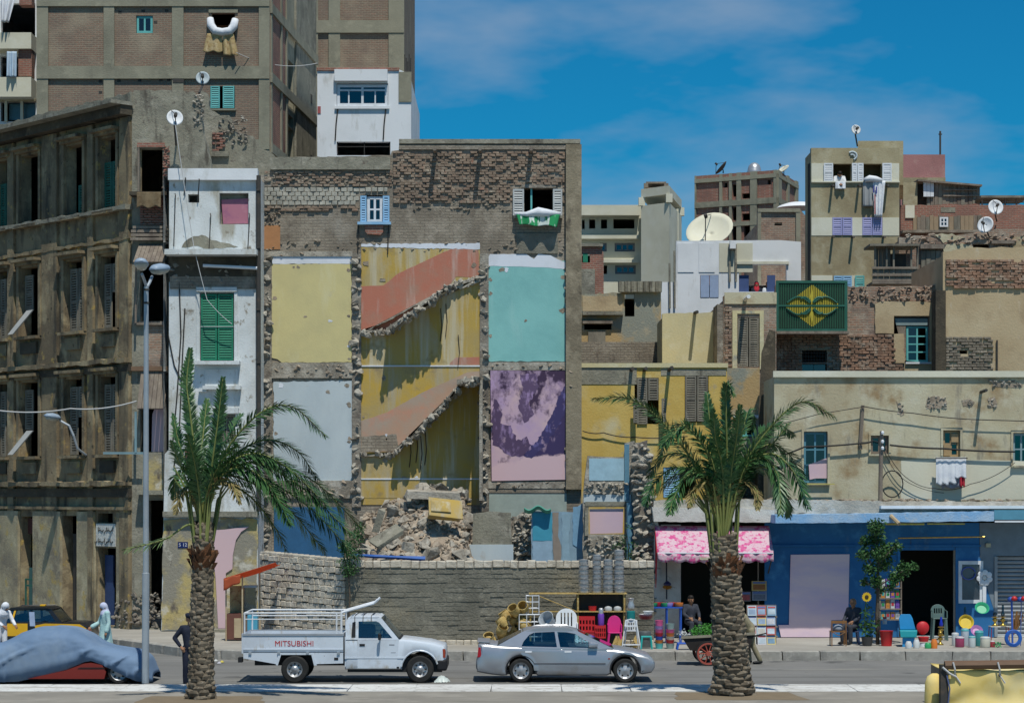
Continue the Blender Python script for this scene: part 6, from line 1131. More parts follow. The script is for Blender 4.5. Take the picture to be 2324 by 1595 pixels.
# young street tree, creeper on the wall, sunflower
def leafcloud(root, name, blobs, n, size, mat, seed):
    rnd = random.Random(seed); mb = MB()
    for (c, r) in blobs:
        for _ in range(int(n * r * r)):
            v = Vector((rnd.gauss(0, 1), rnd.gauss(0, 1), rnd.gauss(0, 1))).normalized() * r * rnd.uniform(.35, 1.05); p = Vector(c) + v; s = size * rnd.uniform(.6, 1.2)
            a = Vector((rnd.gauss(0, 1), rnd.gauss(0, 1), rnd.gauss(0, .5))).normalized(); b = a.cross(Vector((rnd.gauss(0, 1), rnd.gauss(0, 1), rnd.gauss(0, 1)))).normalized()
            mb.add([p, p + a * s * .5 + b * s * .28, p + a * s, p + a * s * .5 - b * s * .28], [(0, 1, 2, 3)])
    return tag(mb.build(name, mat, root, recalc=False), kind='stuff')
dt_ = 62.6; tr = thing('street_tree', 'young green street tree before the blue shop', 'tree', (X(1992, dt_), dt_, .24))
MB().tube([W(1992, 1462, dt_), W(1990, 1400, dt_), W(1993, 1330, dt_), W(1992, 1250, dt_), W(1986, 1190, dt_)], [.055, .05, .045, .035, .015], 8).build('trunk', M['bark'], tr, smooth=True)
for a, b in (((1993, 1330), (2050, 1295)), ((1992, 1300), (1962, 1255)), ((1992, 1280), (2030, 1240)), ((1992, 1340), (1965, 1320))): MB().tube([W(*a, dt_), W(*b, dt_ - .2)], [.025, .01], 5).build('limb', M['bark'], tr)
bl = [((1986, 1195), .26), ((1992, 1222), .24), ((1965, 1228), .2), ((1958, 1258), .22), ((1990, 1255), .25), ((2015, 1250), .24), ((2035, 1238), .16), ((2010, 1278), .25), ((2050, 1290), .24), ((2075, 1285), .13), ((2030, 1310), .22), ((1975, 1290), .22), ((1985, 1318), .2), ((1965, 1320), .14), ((2000, 1338), .16), ((2020, 1335), .14)]
leafcloud(tr, 'crown', [(W(x, y, dt_) + Vector((0, random.uniform(-.25, .25), 0)), r) for (x, y), r in bl], 6500, .1, M['treeleaf'], 5)
dv = 63.2; vn = thing('wall_creeper', 'leafy green bush growing over the join of the boundary walls', 'bush', (X(792, 62.8), 62.7, .24))
MB().tube([(X(790, 62.7), 62.75, .24), W(794, 1350, 62.7), W(790, 1290, 62.7), W(800, 1240, 62.8)], [.03, .025, .02, .01], 5).build('stem', M['bark'], vn)
leafcloud(vn, 'foliage', [(W(x, y, 62.7), r) for x, y, r in ((792, 1250, .3), (805, 1222, .28), (785, 1275, .26), (798, 1292, .22), (785, 1300, .14), (815, 1200, .22), (780, 1240, .2), (812, 1255, .2))], 3600, .075, M['treeleaf'], 6)
vn2 = thing('wall_creeper', 'thin creeper climbing the blue downpipe in the ruin', 'bush', W(1425, 1290, 66.0)); MB().tube([W(1425, 1300, 66.05), W(1427, 1240, 66.05), W(1420, 1200, 66.05)], [.02, .015, .008], 5).build('stem', M['bark'], vn2)
leafcloud(vn2, 'foliage', [(W(x, y, 65.9), r) for x, y, r in ((1425, 1250, .22), (1415, 1225, .18), (1432, 1270, .2), (1440, 1235, .14), (1400, 1240, .16), (1425, 1195, .12))], 1800, .07, M['treeleaf'], 7)
sf = thing('sunflower', 'tall potted sunflower with one yellow bloom beside the seated man', 'plant', (X(1966, 62.4), 62.4, .24))
MB().tube([(X(1966, 62.4), 62.4, .3), W(1962, 1400, 62.4), W(1966, 1356, 62.35)], .014, 5).build('stem', flat('plant_stem', (.06, .14, .03)), sf)
mb = MB(); c = W(1967, 1354, 62.3)
for k in range(16):
    a = k * .3927; u = Vector((math.cos(a), -.05, math.sin(a))); v = Vector((-math.sin(a), 0, math.cos(a))) * .03; mb.add([c + u * .05 - v * .6, c + u * .1 - v, c + u * .145, c + u * .1 + v, c + u * .05 + v * .6], [(0, 1, 2, 3, 4)])
mb.build('petals', flat('petal_yellow', (.75, .5, .02)), sf, recalc=False, thick=.006); MB().lathe([(0, -.03), (.05, -.025), (.06, 0)], c, 14, 'y').build('flower_disc', flat('seed_brown', (.05, .03, .01)), sf)
leafcloud(sf, 'foliage', [(W(x, y, 62.4), r) for x, y, r in ((1968, 1390, .2), (1975, 1415, .24), (1962, 1420, .2), (1978, 1440, .15))], 900, .14, M['treeleaf'], 8); MB().lathe([(0, 0), (.13, 0), (.17, .26), (.15, .26), (.14, .05)], (X(1968, 62.4), 62.4, .245), 14).build('pot', flat('dark_pot', (.05, .05, .05)), sf)

# ================================================================== STREET LAMPS
dl = 51.2; lamp = thing('street_lamp', 'tall grey street lamp post with two lamp heads at the kerb', 'street lamp', (X(330, dl), dl, .15))
MB().tube([(X(330, dl), dl, .15), W(331, 1300, dl), W(331, 1299, dl), W(332, 650, dl)], [.085, .085, .07, .055], 12).build('pole', M['galv'], lamp, smooth=False)
MB().tube([W(332, 650, dl), W(326, 632, dl - .15), W(322, 622, dl - .4)], .035, 8).build('arm', M['galv'], lamp); MB().tube([W(332, 655, dl), W(340, 640, dl + .2), W(345, 628, dl + .6)], .035, 8).build('arm', M['galv'], lamp)
def lamphead(c, ln, par, yaw):
    u = Vector((math.sin(yaw), -math.cos(yaw), .12)); w = Vector((math.cos(yaw), math.sin(yaw), 0)); rs = []; rb = []
    for t, wd, h in ((0, .09, .1), (.15, .15, .2), (.5, .17, .24), (.85, .15, .18), (1, .07, .08)):
        p = Vector(c) + u * ln * t; rs.append([p + w * wd * math.cos(a) + Vector((0, 0, 1)) * h * .6 * max(math.sin(a), -.15) for a in [6.2832 * k / 14 for k in range(14)]])
        rb.append([p + w * wd * .86 * math.cos(a) + Vector((0, 0, 1)) * h * (.55 * min(math.sin(a), -.1)) for a in [6.2832 * k / 14 for k in range(14)]])
    hd = MB().rings(rs).build('lamp_head', M['bluegalv'], par, smooth=True); MB().rings(rb[1:4]).build('diffuser', flat('lamp_bowl', (.45, .45, .4), .3), hd, smooth=True)
M['bluegalv'] = mk('blue_grey_lamp_paint', (.3, .38, .48), [((.22, .29, .38), 2, .42, .68)], .45)
lamphead(W(322, 606, dl - .3), .55, lamp, .12); lamphead(W(345, 612, dl + .2), .6, lamp, math.pi - .5)
for y in (660, 690): MB().lathe([(.062, 0), (.07, .01), (.07, .04), (.062, .05)], W(332, y, dl), 10).build('clamp', M['iron'], lamp)
lw_ = thing('wall_lamp', 'small street lamp on a bent arm fixed to the brown corner house', 'street lamp', PA.ptz(196, zL(1030), .5))
MB().tube([PA.ptz(197, zL(1030), .02), PA.ptz(197, zL(1015), .35), PA.ptz(197, zL(985), .5), PA.ptz(193, zL(962), .6), PA.ptz(184, zL(950), .8)], .04, 8).build('arm', M['galv'], lw_); lamphead(PA.ptz(184, zL(945), .8), .55, lw_, -.9)

# ================================================================== VEHICLES
def tri2d(loop):
    bm = bmesh.new(); bv = [bm.verts.new((u, v, 0)) for u, v in loop]; be = [bm.edges.new((bv[i], bv[(i + 1) % len(bv)])) for i in range(len(bv))]
    bmesh.ops.triangle_fill(bm, use_beauty=True, use_dissolve=False, edges=be); bm.verts.index_update(); t = [[v.index for v in f.verts] for f in bm.faces]; bm.free(); return t
def inset(loop, d):
    n = len(loop); area = sum(loop[i][0] * loop[(i+1) % n][1] - loop[(i+1) % n][0] * loop[i][1] for i in range(n)); sg = 1 if area > 0 else -1; out = []
    for i in range(n):
        a, b, c = Vector(loop[i-1]), Vector(loop[i]), Vector(loop[(i+1) % n]); e1, e2 = (b - a).normalized(), (c - b).normalized()
        nn = (Vector((-e1.y, e1.x)) + Vector((-e2.y, e2.x))); nn = nn.normalized() if nn.length > 1e-6 else Vector((-e1.y, e1.x)); k = d / max(.5, nn.dot(Vector((-e1.y, e1.x)))); out.append(tuple(b + nn * sg * k))
    return out
def arc(cx, cz, r, a0, a1, n): return [(cx + r * math.cos(R(a0 + (a1 - a0) * i / n)), cz + r * math.sin(R(a0 + (a1 - a0) * i / n))) for i in range(n + 1)]
class Car:
    def __init__(s, name, label, cat, x0, yc, w, group=None, z=0.0):
        s.t = thing(name, label, cat, (x0 + 2.2, yc, z), group); s.x0, s.yc, s.w, s.z = x0, yc, w, z
    def P(s, x, y, z): return Vector((s.x0 + x, s.yc + y, s.z + z))
    def body(s, name, loop, mat, w=None, e=.06, belt=99, k=.0, parent=None):
        w = w or s.w; h = w / 2; ys = [(-h, e), (-h + e * .3, e * .35), (-h + e, 0), (h - e, 0), (h - e * .3, e * .35), (h, e)]; mb = MB()
        def m(x, y, z): return s.P(x, (abs(y) - max(0, z - belt) * k) * (1 if y > 0 else -1), z)
        rs = [[m(x, y, z) for x, z in inset(loop, i)] for y, i in ys]; mb.rings(rs, cap=False); t = tri2d(loop); n = len(loop); last = (len(ys) - 1) * n
        mb.f += [tuple(q) for q in t] + [tuple(last + i for i in q[::-1]) for q in t]; o = mb.build(name, mat, parent or s.t, smooth=True); o.data.set_sharp_from_angle(angle=R(38)); return o
    def side(s, name, loops, y, mat, th=.03, belt=99, k=.0, parent=None):
        def m(x, z, yy): return s.P(x, (abs(yy) - max(0, z - belt) * k) * (1 if yy > 0 else -1), z)
        return MB().poly(loops, lambda u, v: m(u, v, y - th * (1 if y > 0 else -1)), lambda u, v: m(u, v, y)).build(name, mat, parent or s.t)
    def quadp(s, name, pts, mat, th=.02, parent=None):
        return MB().add([s.P(*p) for p in pts], [(0, 1, 2, 3)]).build(name, mat, parent or s.t, recalc=False, thick=th)
    def box(s, name, x0, x1, y0, y1, z0, z1, mat, parent=None, bevel=0): return MB().box(s.x0 + x0, s.x0 + x1, s.yc + y0, s.yc + y1, s.z + z0, s.z + z1).build(name, mat, parent or s.t, bevel=bevel)
    def wheel(s, x, y, r, rimr, spokes=0, steel=False):
        sg = -1 if y < 0 else 1; w = .19; c = s.P(x, y, r)
        ty = MB().lathe([(rimr, -w/2), (r * .9, -w/2), (r * .975, -w * .38), (r, -w * .2), (r, w * .2), (r * .975, w * .38), (r * .9, w/2), (rimr, w/2)], c, 28, 'y').build('wheel', M['tyre'], s.t, smooth=True); ty.data.set_sharp_from_angle(angle=R(40))
        f = lambda v: sg * v
        rm = MB().lathe([(rimr, f(w * .45)), (rimr * .93, f(w * .42)), (rimr * .86, f(w * .2)), (rimr * .55, f(w * .16 if steel else w * .34)), (rimr * .3, f(w * .38)), (rimr * .16, f(w * .46)), (.001, f(w * .46))], c, 24, 'y').build('rim', M['rim'], ty, smooth=True)
        n = spokes or 8
        for i in range(n):
            a = 6.2832 * i / n; p = c + Vector((math.cos(a) * rimr * .68, f(w * (.30 if steel else .38)), math.sin(a) * rimr * .68)); MB().lathe([(0, f(.012)), (rimr * .10, f(.012)), (rimr * .12, 0)], p, 8, 'y').build('rim_hole', M['plasticblack'], ty)
        return ty
# ---- pickup
pk = Car('pickup_truck', 'pale blue-white pickup truck with red lettering along its bed', 'pickup', X(545, 52.9), 53.75, 1.64)
tp_ = M['truckpaint']; cab = [(2.54, .33), (3.93, .33)] + [p for p in arc(4.36, .34, .43, 178, 10, 12)] + [(4.86, .34), (4.97, .42), (5.0, .62), (4.985, .84), (4.95, .89), (4.6, .985), (4.2, 1.035), (3.98, 1.06), (2.54, 1.06)]
pk.body('cab_body', cab, tp_, e=.07)
for sy in (-1, 1):
    y = sy * .815; up = [(2.56, 1.055), (2.56, 1.48), (2.62, 1.585), (2.72, 1.61), (3.3, 1.615), (3.42, 1.58), (3.86, 1.055)]
    pk.side('cab_frame', [up, [(2.70, 1.10), (2.72, 1.47), (2.80, 1.49), (2.80, 1.10)], [(2.87, 1.09), (2.87, 1.495), (3.3, 1.5), (3.37, 1.47), (3.70, 1.09)]], y, tp_, .06, 1.05, .16)
    pk.side('window', [[(2.87, 1.09), (2.87, 1.495), (3.3, 1.5), (3.37, 1.47), (3.70, 1.09)]], y - sy * .025, M['carglass'], .006, 1.05, .16); pk.side('quarter_window', [[(2.70, 1.10), (2.72, 1.47), (2.80, 1.49), (2.80, 1.10)]], y - sy * .02, M['plasticblack'], .006, 1.05, .16)
    dr_ = pk.side('door', [[(2.85, .36), (3.80, .36), (3.86, 1.05), (2.85, 1.05)]], sy * .826, tp_, .008); pk.side('handle', [[(2.90, .90), (3.03, .90), (3.03, .955), (2.90, .955)]], sy * .838, M['plasticblack'], .012, parent=dr_)
    pk.side('crease', [[(2.54, .60), (4.0, .60), (4.0, .63), (2.54, .63)]], sy * .834, tp_, .016)
    pk.box('mirror', 3.36, 3.43, sy * .98 - .05, sy * .98 + .05, 1.06, 1.22, M['plasticblack'], bevel=.02); pk.box('mirror_arm', 3.38, 3.42, min(sy * .82, sy * .96), max(sy * .82, sy * .96), 1.08, 1.11, M['plasticblack'])
    pk.side('side_light', [[(4.93, .62), (4.99, .62), (4.985, .83), (4.92, .83)]], sy * .824, flat('amber_lens', (.35, .05, .02), .2), .02)
    wp = [(4.36 + .45 * math.cos(R(a)), .34 + .45 * math.sin(R(a))) for a in range(172, 15, -12)]; MB().tube([pk.P(x, sy * .815, z) for x, z in wp], .022, 6).build('wheel_arch', tp_, pk.t)
pk.body('roof', [(2.60, 1.57), (2.66, 1.60), (2.8, 1.625), (3.25, 1.625), (3.42, 1.585), (3.38, 1.56), (2.7, 1.57)], tp_, 1.47, .05)
pk.quadp('windscreen', [(3.42, -.71, 1.575), (3.42, .71, 1.575), (3.88, .77, 1.06), (3.88, -.77, 1.06)], M['carglass'], .01); pk.quadp('rear_window', [(2.575, -.66, 1.50), (2.575, .66, 1.50), (2.56, .72, 1.1), (2.56, -.72, 1.1)], M['carglass'], .01); pk.quadp('cab_back', [(2.55, -.80, 1.12), (2.55, .80, 1.12), (2.55, .80, .4), (2.55, -.80, .4)], tp_, .02)
for i, x in enumerate((2.78, 2.98, 3.18)): MB().tube([pk.P(x, -.80, 1.50), pk.P(x, -.72, 1.625), pk.P(x, 0, 1.64), pk.P(x, .72, 1.625), pk.P(x, .80, 1.50)], .009, 5).build('roof_strap', M['wire'], pk.t)
pk.box('bumper', 4.78, 5.03, -.83, .83, .30, .58, M['plasticblack'], bevel=.05); pk.box('headlamp', 4.95, 4.995, -.76, -.45, .64, .80, M['winglass']); pk.box('headlamp', 4.95, 4.995, .45, .76, .64, .80, M['winglass'])
pk.box('seat', 2.75, 3.2, -.68, -.1, .6, 1.36, M['clothgrey'], bevel=.08); pk.box('seat', 2.75, 3.2, .1, .68, .6, 1.36, M['clothgrey'], bevel=.08); pk.box('dashboard', 3.55, 3.9, -.72, .72, .7, 1.1, M['plasticblack'], bevel=.05); MB().tube([pk.P(3.42 + .03 * math.cos(a), -.35 + .18 * math.cos(a), 1.12 + .17 * math.sin(a)) for a in [i * .3927 for i in range(17)]], .014, 5).build('steering_wheel', M['plasticblack'], pk.t)
pk.box('underbody', 2.6, 4.9, -.7, .7, .26, .6, M['plasticblack'])
for sy in (-1, 1):
    y = sy * .80
    pk.side('bed_side', [[(.07, .76), (2.5, .76), (2.5, 1.17), (.07, 1.17)]], y, tp_, .035); pk.side('bed_rail', [[(.05, 1.155), (2.52, 1.155), (2.52, 1.20), (.05, 1.20)]], sy * .82, flat('shaded_rail_paint', (.33, .36, .4)), .05); pk.side('bed_moulding', [[(.07, .80), (2.5, .80), (2.5, .835), (.07, .835)]], sy * .815, tp_, .02)  # bed rail takes a darkened copy of the truck paint as shadow
    pk.side('bed_skirt', [[(.07, .735), (2.5, .735), (2.5, .48), (1.80, .46), (1.72, .735 - .05), (.98, .735 - .05), (.88, .46), (.07, .60)]], sy * .79, tp_, .02)
    for sg in ((.86, .98), (1.72, 1.84)): pk.side('mudguard', [[(sg[0], .44 if sg[0] < 1 else .72), (sg[0] + .05, .43 if sg[0] < 1 else .72), (sg[1] + .02, .72 if sg[0] < 1 else .43), (sg[1] - .05, .72 if sg[0] < 1 else .43)]], sy * .81, tp_, .03)
    for x in (.2, .9, 1.6, 2.35): pk.side('latch', [[(x, .70), (x + .07, .70), (x + .07, .76), (x, .76)]], sy * .825, M['galv'], .03)
    pk.side('fuel_flap', [[(2.28, .56), (2.38, .56), (2.38, .62), (2.28, .62)]], sy * .80, M['plasticblack'], .008)
    for z in (1.70, 1.55): MB().tube([pk.P(.10, sy * .79, z), pk.P(2.45, sy * .79, z)], .022 if z > 1.6 else .014, 6).build('rack_rail', M['whitepaint'], pk.t)
    for x in (.10, 2.34, 2.45): MB().tube([pk.P(x, sy * .79, 1.17), pk.P(x, sy * .79, 1.70)], .022, 6).build('rack_post', M['whitepaint'], pk.t)
    MB().tube([pk.P(2.45, sy * .5, 1.70), pk.P(3.22, sy * .5, 1.92), pk.P(3.32, sy * .5, 2.02)], .03, 6).build('rack_arm', M['whitepaint'], pk.t)
for x, z in ((2.7, 1.77), (2.95, 1.84), (3.22, 1.92)): MB().tube([pk.P(x, -.5, z), pk.P(x, .5, z)], .025, 6).build('rack_bar', M['whitepaint'], pk.t)
for x in (.10, 2.45): MB().tube([pk.P(x, -.79, 1.70), pk.P(x, .79, 1.70)], .02, 6).build('rack_bar', M['whitepaint'], pk.t)
pk.box('bed_floor', .08, 2.5, -.76, .76, .70, .75, M['galv']); pk.box('tailgate', .03, .07, -.8, .8, .72, 1.2, tp_); pk.box('headboard', 2.46, 2.5, -.76, .76, .75, 1.2, tp_); pk.box('chassis', .3, 2.6, -.4, .4, .40, .68, M['plasticblack']); pk.box('rear_lamp', -.06, .04, -.8, -.55, .5, .62, M['plasticblack']); pk.box('rear_lamp', -.06, .04, .55, .8, .5, .62, M['plasticblack'])
for x in (1.32, 4.37):
    for sy in (-1, 1): pk.wheel(x, sy * .72, .335, .19, 8, True)
    MB().tube([pk.P(x, -.66, .335), pk.P(x, .66, .335)], .05, 8).build('axle', M['plasticblack'], pk.t)
lettering('bed_lettering', 'MITSUBISHI', flat('sign_red', (.5, .03, .035), .5), .19, pk.P(1.31, -.806, .955), (R(90), 0, 0), pk.t, .002, .93)
pk.side('badge', [[(3.62, .915), (3.75, .915), (3.75, .945), (3.62, .945)]], -.829, flat('grey_letter', (.3, .33, .38), .5), .004); pk.side('badge', [[(3.66, .735), (3.78, .735), (3.78, .75), (3.66, .75)]], -.829, flat('grey_letter', (.3, .33, .38), .5), .004)
# ---- silver saloon
sd = Car('silver_saloon', 'silver four-door saloon car parked beyond the near kerb', 'car', X(1080, 53.0), 53.85, 1.66)
sv = M['silver']; low = [(.35, .20), (.62, .17)] + arc(1.10, .30, .355, 200, -12, 14) + [(1.5, .17), (3.2, .17)] + arc(3.64, .30, .355, 192, -12, 14) + [(4.05, .20), (4.28, .24), (4.36, .36), (4.37, .48), (4.33, .56), (4.22, .66), (3.9, .745), (3.5, .815), (3.32, .84), (.60, .92), (.25, .955), (.10, .96), (.05, .93), (.07, .70), (.0, .52), (.0, .36), (.04, .26)]
sd.body('body', low, sv, e=.09, belt=.55, k=.10)
uw = [(.52, .90), (1.14, 1.235), (1.26, 1.275), (1.5, 1.30), (1.9, 1.315), (2.25, 1.30), (2.48, 1.25), (3.34, .83)]
w1 = [(1.10, .86), (1.16, 1.0), (1.30, 1.16), (1.42, 1.215), (1.92, 1.235), (1.98, .835)]; w2 = [(2.06, .835), (1.98, 1.235), (2.2, 1.225), (2.42, 1.185), (3.02, .82)]
for sy in (-1, 1):
    y = sy * .80; sd.side('pillar_frame', [uw, w1, w2], y, sv, .05, .84, .30)
    for nm, w_2 in (('rear_door_window', w1), ('front_door_window', w2)): sd.side(nm, [w_2], y - sy * .02, M['carglass'], .006, .84, .30)
    d1 = sd.side('door', [[(1.42, .30), (2.05, .28), (2.08, .835), (1.12, .86), (1.10, .70), (1.28, .58), (1.40, .42)]], sy * .828, sv, .006, .55, .10); d2 = sd.side('door', [[(2.07, .28), (3.14, .28), (3.20, .82), (2.10, .835)]], sy * .828, sv, .006, .55, .10)
    sd.side('handle', [[(1.20, .735), (1.36, .735), (1.36, .775), (1.20, .775)]], sy * .836, M['whitepaint'], .02, .55, .10, d1); sd.side('handle', [[(2.16, .735), (2.33, .735), (2.33, .775), (2.16, .775)]], sy * .836, M['whitepaint'], .02, .55, .10, d2)
    sd.side('rub_strip', [[(1.42, .45), (3.16, .45), (3.16, .48), (1.40, .48)]], sy * .835, flat('grey_strip', (.1, .105, .12)), .012)
    sd.side('tail_lamp', [[(.035, .62), (.30, .64), (.31, .70), (.22, .86), (.06, .86)]], sy * .816, flat('red_lens', (.35, .01, .015), .2), .03, .55, .1); sd.side('headlamp', [[(4.08, .52), (4.335, .50), (4.27, .62), (4.10, .66)]], sy * .812, flat('clear_lens', (.4, .45, .5), .15), .03, .55, .1)
    sd.side('indicator', [[(3.22, .57), (3.28, .57), (3.28, .60), (3.22, .60)]], sy * .828, flat('amber_lens', (.35, .05, .02), .2), .01, .55, .1); sd.body('mirror', [(2.74, .86), (2.96, .86), (2.96, .96), (2.80, .99), (2.74, .95)], sv, .12, .03).location.y += sy * .86
    for cx_ in (1.10, 3.64): MB().tube([sd.P(x, sy * .815, z) for x, z in arc(cx_, .30, .36, 195, -12, 16)], .014, 5).build('wheel_arch', M['plasticblack'], sd.t)
sd.body('roof', [(1.10, 1.215), (1.26, 1.275), (1.5, 1.302), (1.9, 1.318), (2.25, 1.303), (2.50, 1.24), (2.25, 1.262), (1.9, 1.28), (1.5, 1.262)], sv, 1.36, .06)
sd.quadp('windscreen', [(2.46, -.655, 1.245), (2.46, .655, 1.245), (3.36, .76, .84), (3.36, -.76, .84)], M['carglass'], .01); sd.quadp('rear_window', [(1.16, -.655, 1.235), (1.16, .655, 1.235), (.52, .74, .915), (.52, -.74, .915)], flat('dark_rear_glass', (.03, .035, .045), .12), .01)
sd.body('spoiler', [(.03, 1.0), (.32, .985), (.34, .97), (.06, .975)], sv, 1.45, .02)
for sy in (-.6, .6): sd.box('spoiler_post', .10, .2, sy - .03, sy + .03, .94, .985, sv)
sd.box('cabin_floor', .7, 3.3, -.7, .7, .2, .3, M['plasticblack']); sd.box('dashboard', 2.85, 3.2, -.68, .68, .5, .86, M['plasticblack'], bevel=.05)
for x in (2.0, 1.15):
    for y in (-.36, .36): st_ = sd.box('seat', x, x + .28, y - .24, y + .24, .35, .92, M['clothgrey'], bevel=.06); sd.box('headrest', x + .02, x + .16, y - .12, y + .12, .94, 1.1, M['clothgrey'], st_, bevel=.04)
for x in (1.10, 3.64):
    for sy in (-1, 1): sd.wheel(x, sy * .725, .295, .20, 6)
    MB().tube([sd.P(x, -.66, .295), sd.P(x, .66, .295)], .05, 8).build('axle', M['plasticblack'], sd.t)
MB().tube([sd.P(.02, -.4, .26), sd.P(.2, -.4, .26)], .03, 8).build('exhaust', M['iron'], sd.t)
# ---- black and yellow taxi
tx_ = Car('taxi', 'old black taxi with yellow wings behind the covered car', 'taxi', X(-95, 62.8), 63.6, 1.58)
tl = [(.05, .3)] + arc(.75, .3, .34, 185, -5, 10) + arc(3.0, .3, .34, 185, -5, 10) + [(3.72, .3), (3.78, .5), (3.74, .78), (3.55, .86), (2.9, .88), (1.1, .88), (.2, .80), (.04, .7)]
tx_.body('body', tl, M['taxiblack'], e=.06); tw_ = [(1.02, .87), (1.38, 1.24), (1.5, 1.29), (2.5, 1.31), (2.66, 1.27), (2.98, .87)]
for sy in (-1, 1):
    tx_.side('pillar_frame', [tw_, [(1.14, .91), (1.44, 1.22), (1.60, 1.23), (1.52, .91)], [(1.58, .91), (1.66, 1.23), (2.06, 1.24), (2.06, .91)], [(2.12, .91), (2.12, 1.24), (2.48, 1.24), (2.58, 1.2), (2.80, .91)]], sy * .75, M['taxiblack'], .04, .87, .2)
    tx_.side('front_pillar', [[(1.50, .90), (1.60, 1.24), (1.65, 1.24), (1.57, .90)]], sy * .765, M['taxiyellow'], .02, .87, .2); tx_.side('window', [[(1.14, .91), (1.44, 1.22), (2.48, 1.24), (2.58, 1.2), (2.80, .91)]], sy * .73, M['carglass'], .005, .87, .2)
    for lp in ([(2.3, .5), (3.62, .45), (3.70, .72), (3.5, .84), (2.5, .86), (2.2, .80)], [(1.35, .5), (2.0, .5), (2.0, .86), (1.42, .86)]): tx_.side('yellow_panel', [lp], sy * .797, M['taxiyellow'], .01)
    for x in (.75, 3.0): tx_.wheel(x, sy * .68, .29, .18, 6, True)
tx_.body('roof', [(1.36, 1.24), (1.5, 1.30), (2.5, 1.325), (2.70, 1.26), (2.5, 1.28), (1.5, 1.27)], M['taxiblack'], 1.42, .05); tx_.box('roof_sign', 2.2, 2.36, -.1, .1, 1.32, 1.37, M['taxiyellow'], bevel=.015)
tx_.quadp('windscreen', [(1.40, -.66, 1.26), (1.40, .66, 1.26), (1.03, .72, .89), (1.03, -.72, .89)], M['carglass'], .01); tx_.quadp('rear_window', [(2.64, -.66, 1.26), (2.64, .66, 1.26), (2.97, .72, .89), (2.97, -.72, .89)], M['carglass'], .01)
tx_.box('tail_lamp', 3.74, 3.80, -.78, -.55, .6, .74, flat('red_lens', (.35, .01, .015), .2)); tx_.box('seat', 1.5, 1.7, -.65, .65, .5, 1.08, M['clothgrey'], bevel=.05); tx_.box('seat', 2.35, 2.55, -.65, .65, .5, 1.05, M['clothgrey'], bevel=.05); tx_.box('underbody', .3, 3.5, -.6, .6, .22, .5, M['plasticblack'])
tag(MB().add([W(66, 1388, 62.0), W(78, 1388, 62.0), W(80, 1420, 62.0), W(68, 1420, 62.0)], [(0, 1, 2, 3)]).build('sun_curtain', flat('blue_white_cloth', (.4, .5, .7)), tx_.t, recalc=False, thick=.01))
# ---- covered car
cc = Car('covered_car', 'red car under a blue-grey fabric cover, beside the lamp post', 'car', X(-150, 52.6), 53.5, 1.6)
px2 = lambda px: (px + 150) * 52.6 / F; tz = lambda y: 4.6 - (y - 1120) * 52.6 / F
prof = [(px2(a), tz(b)) for a, b in ((-152, 1500), (-140, 1486), (-60, 1476), (0, 1458), (40, 1438), (72, 1427), (120, 1425), (160, 1428), (185, 1440), (215, 1462), (240, 1470), (300, 1480), (325, 1490), (335, 1508), (342, 1544))]
hem = [(px2(a), tz(b)) for a, b in ((-152, 1548), (-90, 1546), (-20, 1548), (40, 1546), (90, 1535), (150, 1519), (190, 1502), (206, 1499), (232, 1508), (262, 1524), (290, 1537), (310, 1546), (342, 1548))]
def itp(tab, x):
    for (a, b), (c, d) in zip(tab[:-1], tab[1:]):
        if x <= c: t = max(0, (x - a) / (c - a)); return b + (d - b) * t * t * (3 - 2 * t) if False else b + (d - b) * t
    return tab[-1][1]
xl, xr = prof[0][0], prof[-1][0]
def cover(u, v):
    x = xl + (xr - xl) * u; zt_ = sum(itp(prof, x + q) for q in (-.08, 0, .08)) / 3; zh = itp(hem, x); a = (v - .5) * math.pi; endf = min(1, (u + .04) * 9, (1.04 - u) * 9) ** .4
    cy, sy_ = math.sin(a), math.cos(a); yy = .87 * endf * (abs(cy) ** .55) * (1 if cy > 0 else -1); zz = zh + (zt_ - zh) * sy_ ** .42
    sidef = abs(cy) ** 2; wv = .012 * noise.noise(Vector((x * 1.2, zz * 2.0, v * 2))) + .06 * (1 - abs(math.sin(x * 2.3 - zz * 6.5 + noise.noise(Vector((x, zz, 0)))))) ** 4 * max(0, min(1, (1.0 - zz) * 4)) + .014 * noise.noise(Vector((x * 6, zz * 12, 7))); tuck = .03 * max(0, .8 - zz) if cy < 0 else 0
    return cc.P(x, yy - (1 if cy < 0 else -1) * wv * sidef * 1.2 + tuck, zz + (.01 * noise.noise(Vector((x * 2.5, v * 5, 3))) + .012 * (1 - abs(math.sin(x * 3.1 + v * 7))) ** 5) * sy_)
MB().grid(cover, 170, 64).build('fabric_cover', M['carcover'], cc.t, smooth=True, recalc=False, thick=.01)
cl_ = [(px2(-140), .15)] + arc(px2(30), .28, .33, 200, -20, 12) + arc(px2(268), .28, .33, 200, -20, 12) + [(px2(312), .15), (px2(312), .4), (px2(240), .52), (px2(-130), .5)]
cc.side('red_sill', [[(px2(62), .13), (px2(236), .13), (px2(240), .30), (px2(232), .46), (px2(206), .52), (px2(190), .5), (px2(150), .34), (px2(90), .2)]], -.87, M['redcar'], .05); cc.body('body', cl_, M['redcar'], 1.62, .05); cc.box('sill', px2(60), px2(236), -.79, .79, .11, .16, M['plasticblack']); cc.side('side_moulding', [[(px2(176), .385), (px2(236), .385), (px2(236), .405), (px2(182), .405)]], -.885, M['plasticblack'], .015)
for x in (30, 268):
    for sy in (-1, 1): cc.wheel(px2(x), sy * .72, .285, .2, 8)
cc.box('underbody', px2(-120), px2(320), -.6, .6, .2, .5, M['plasticblack'])
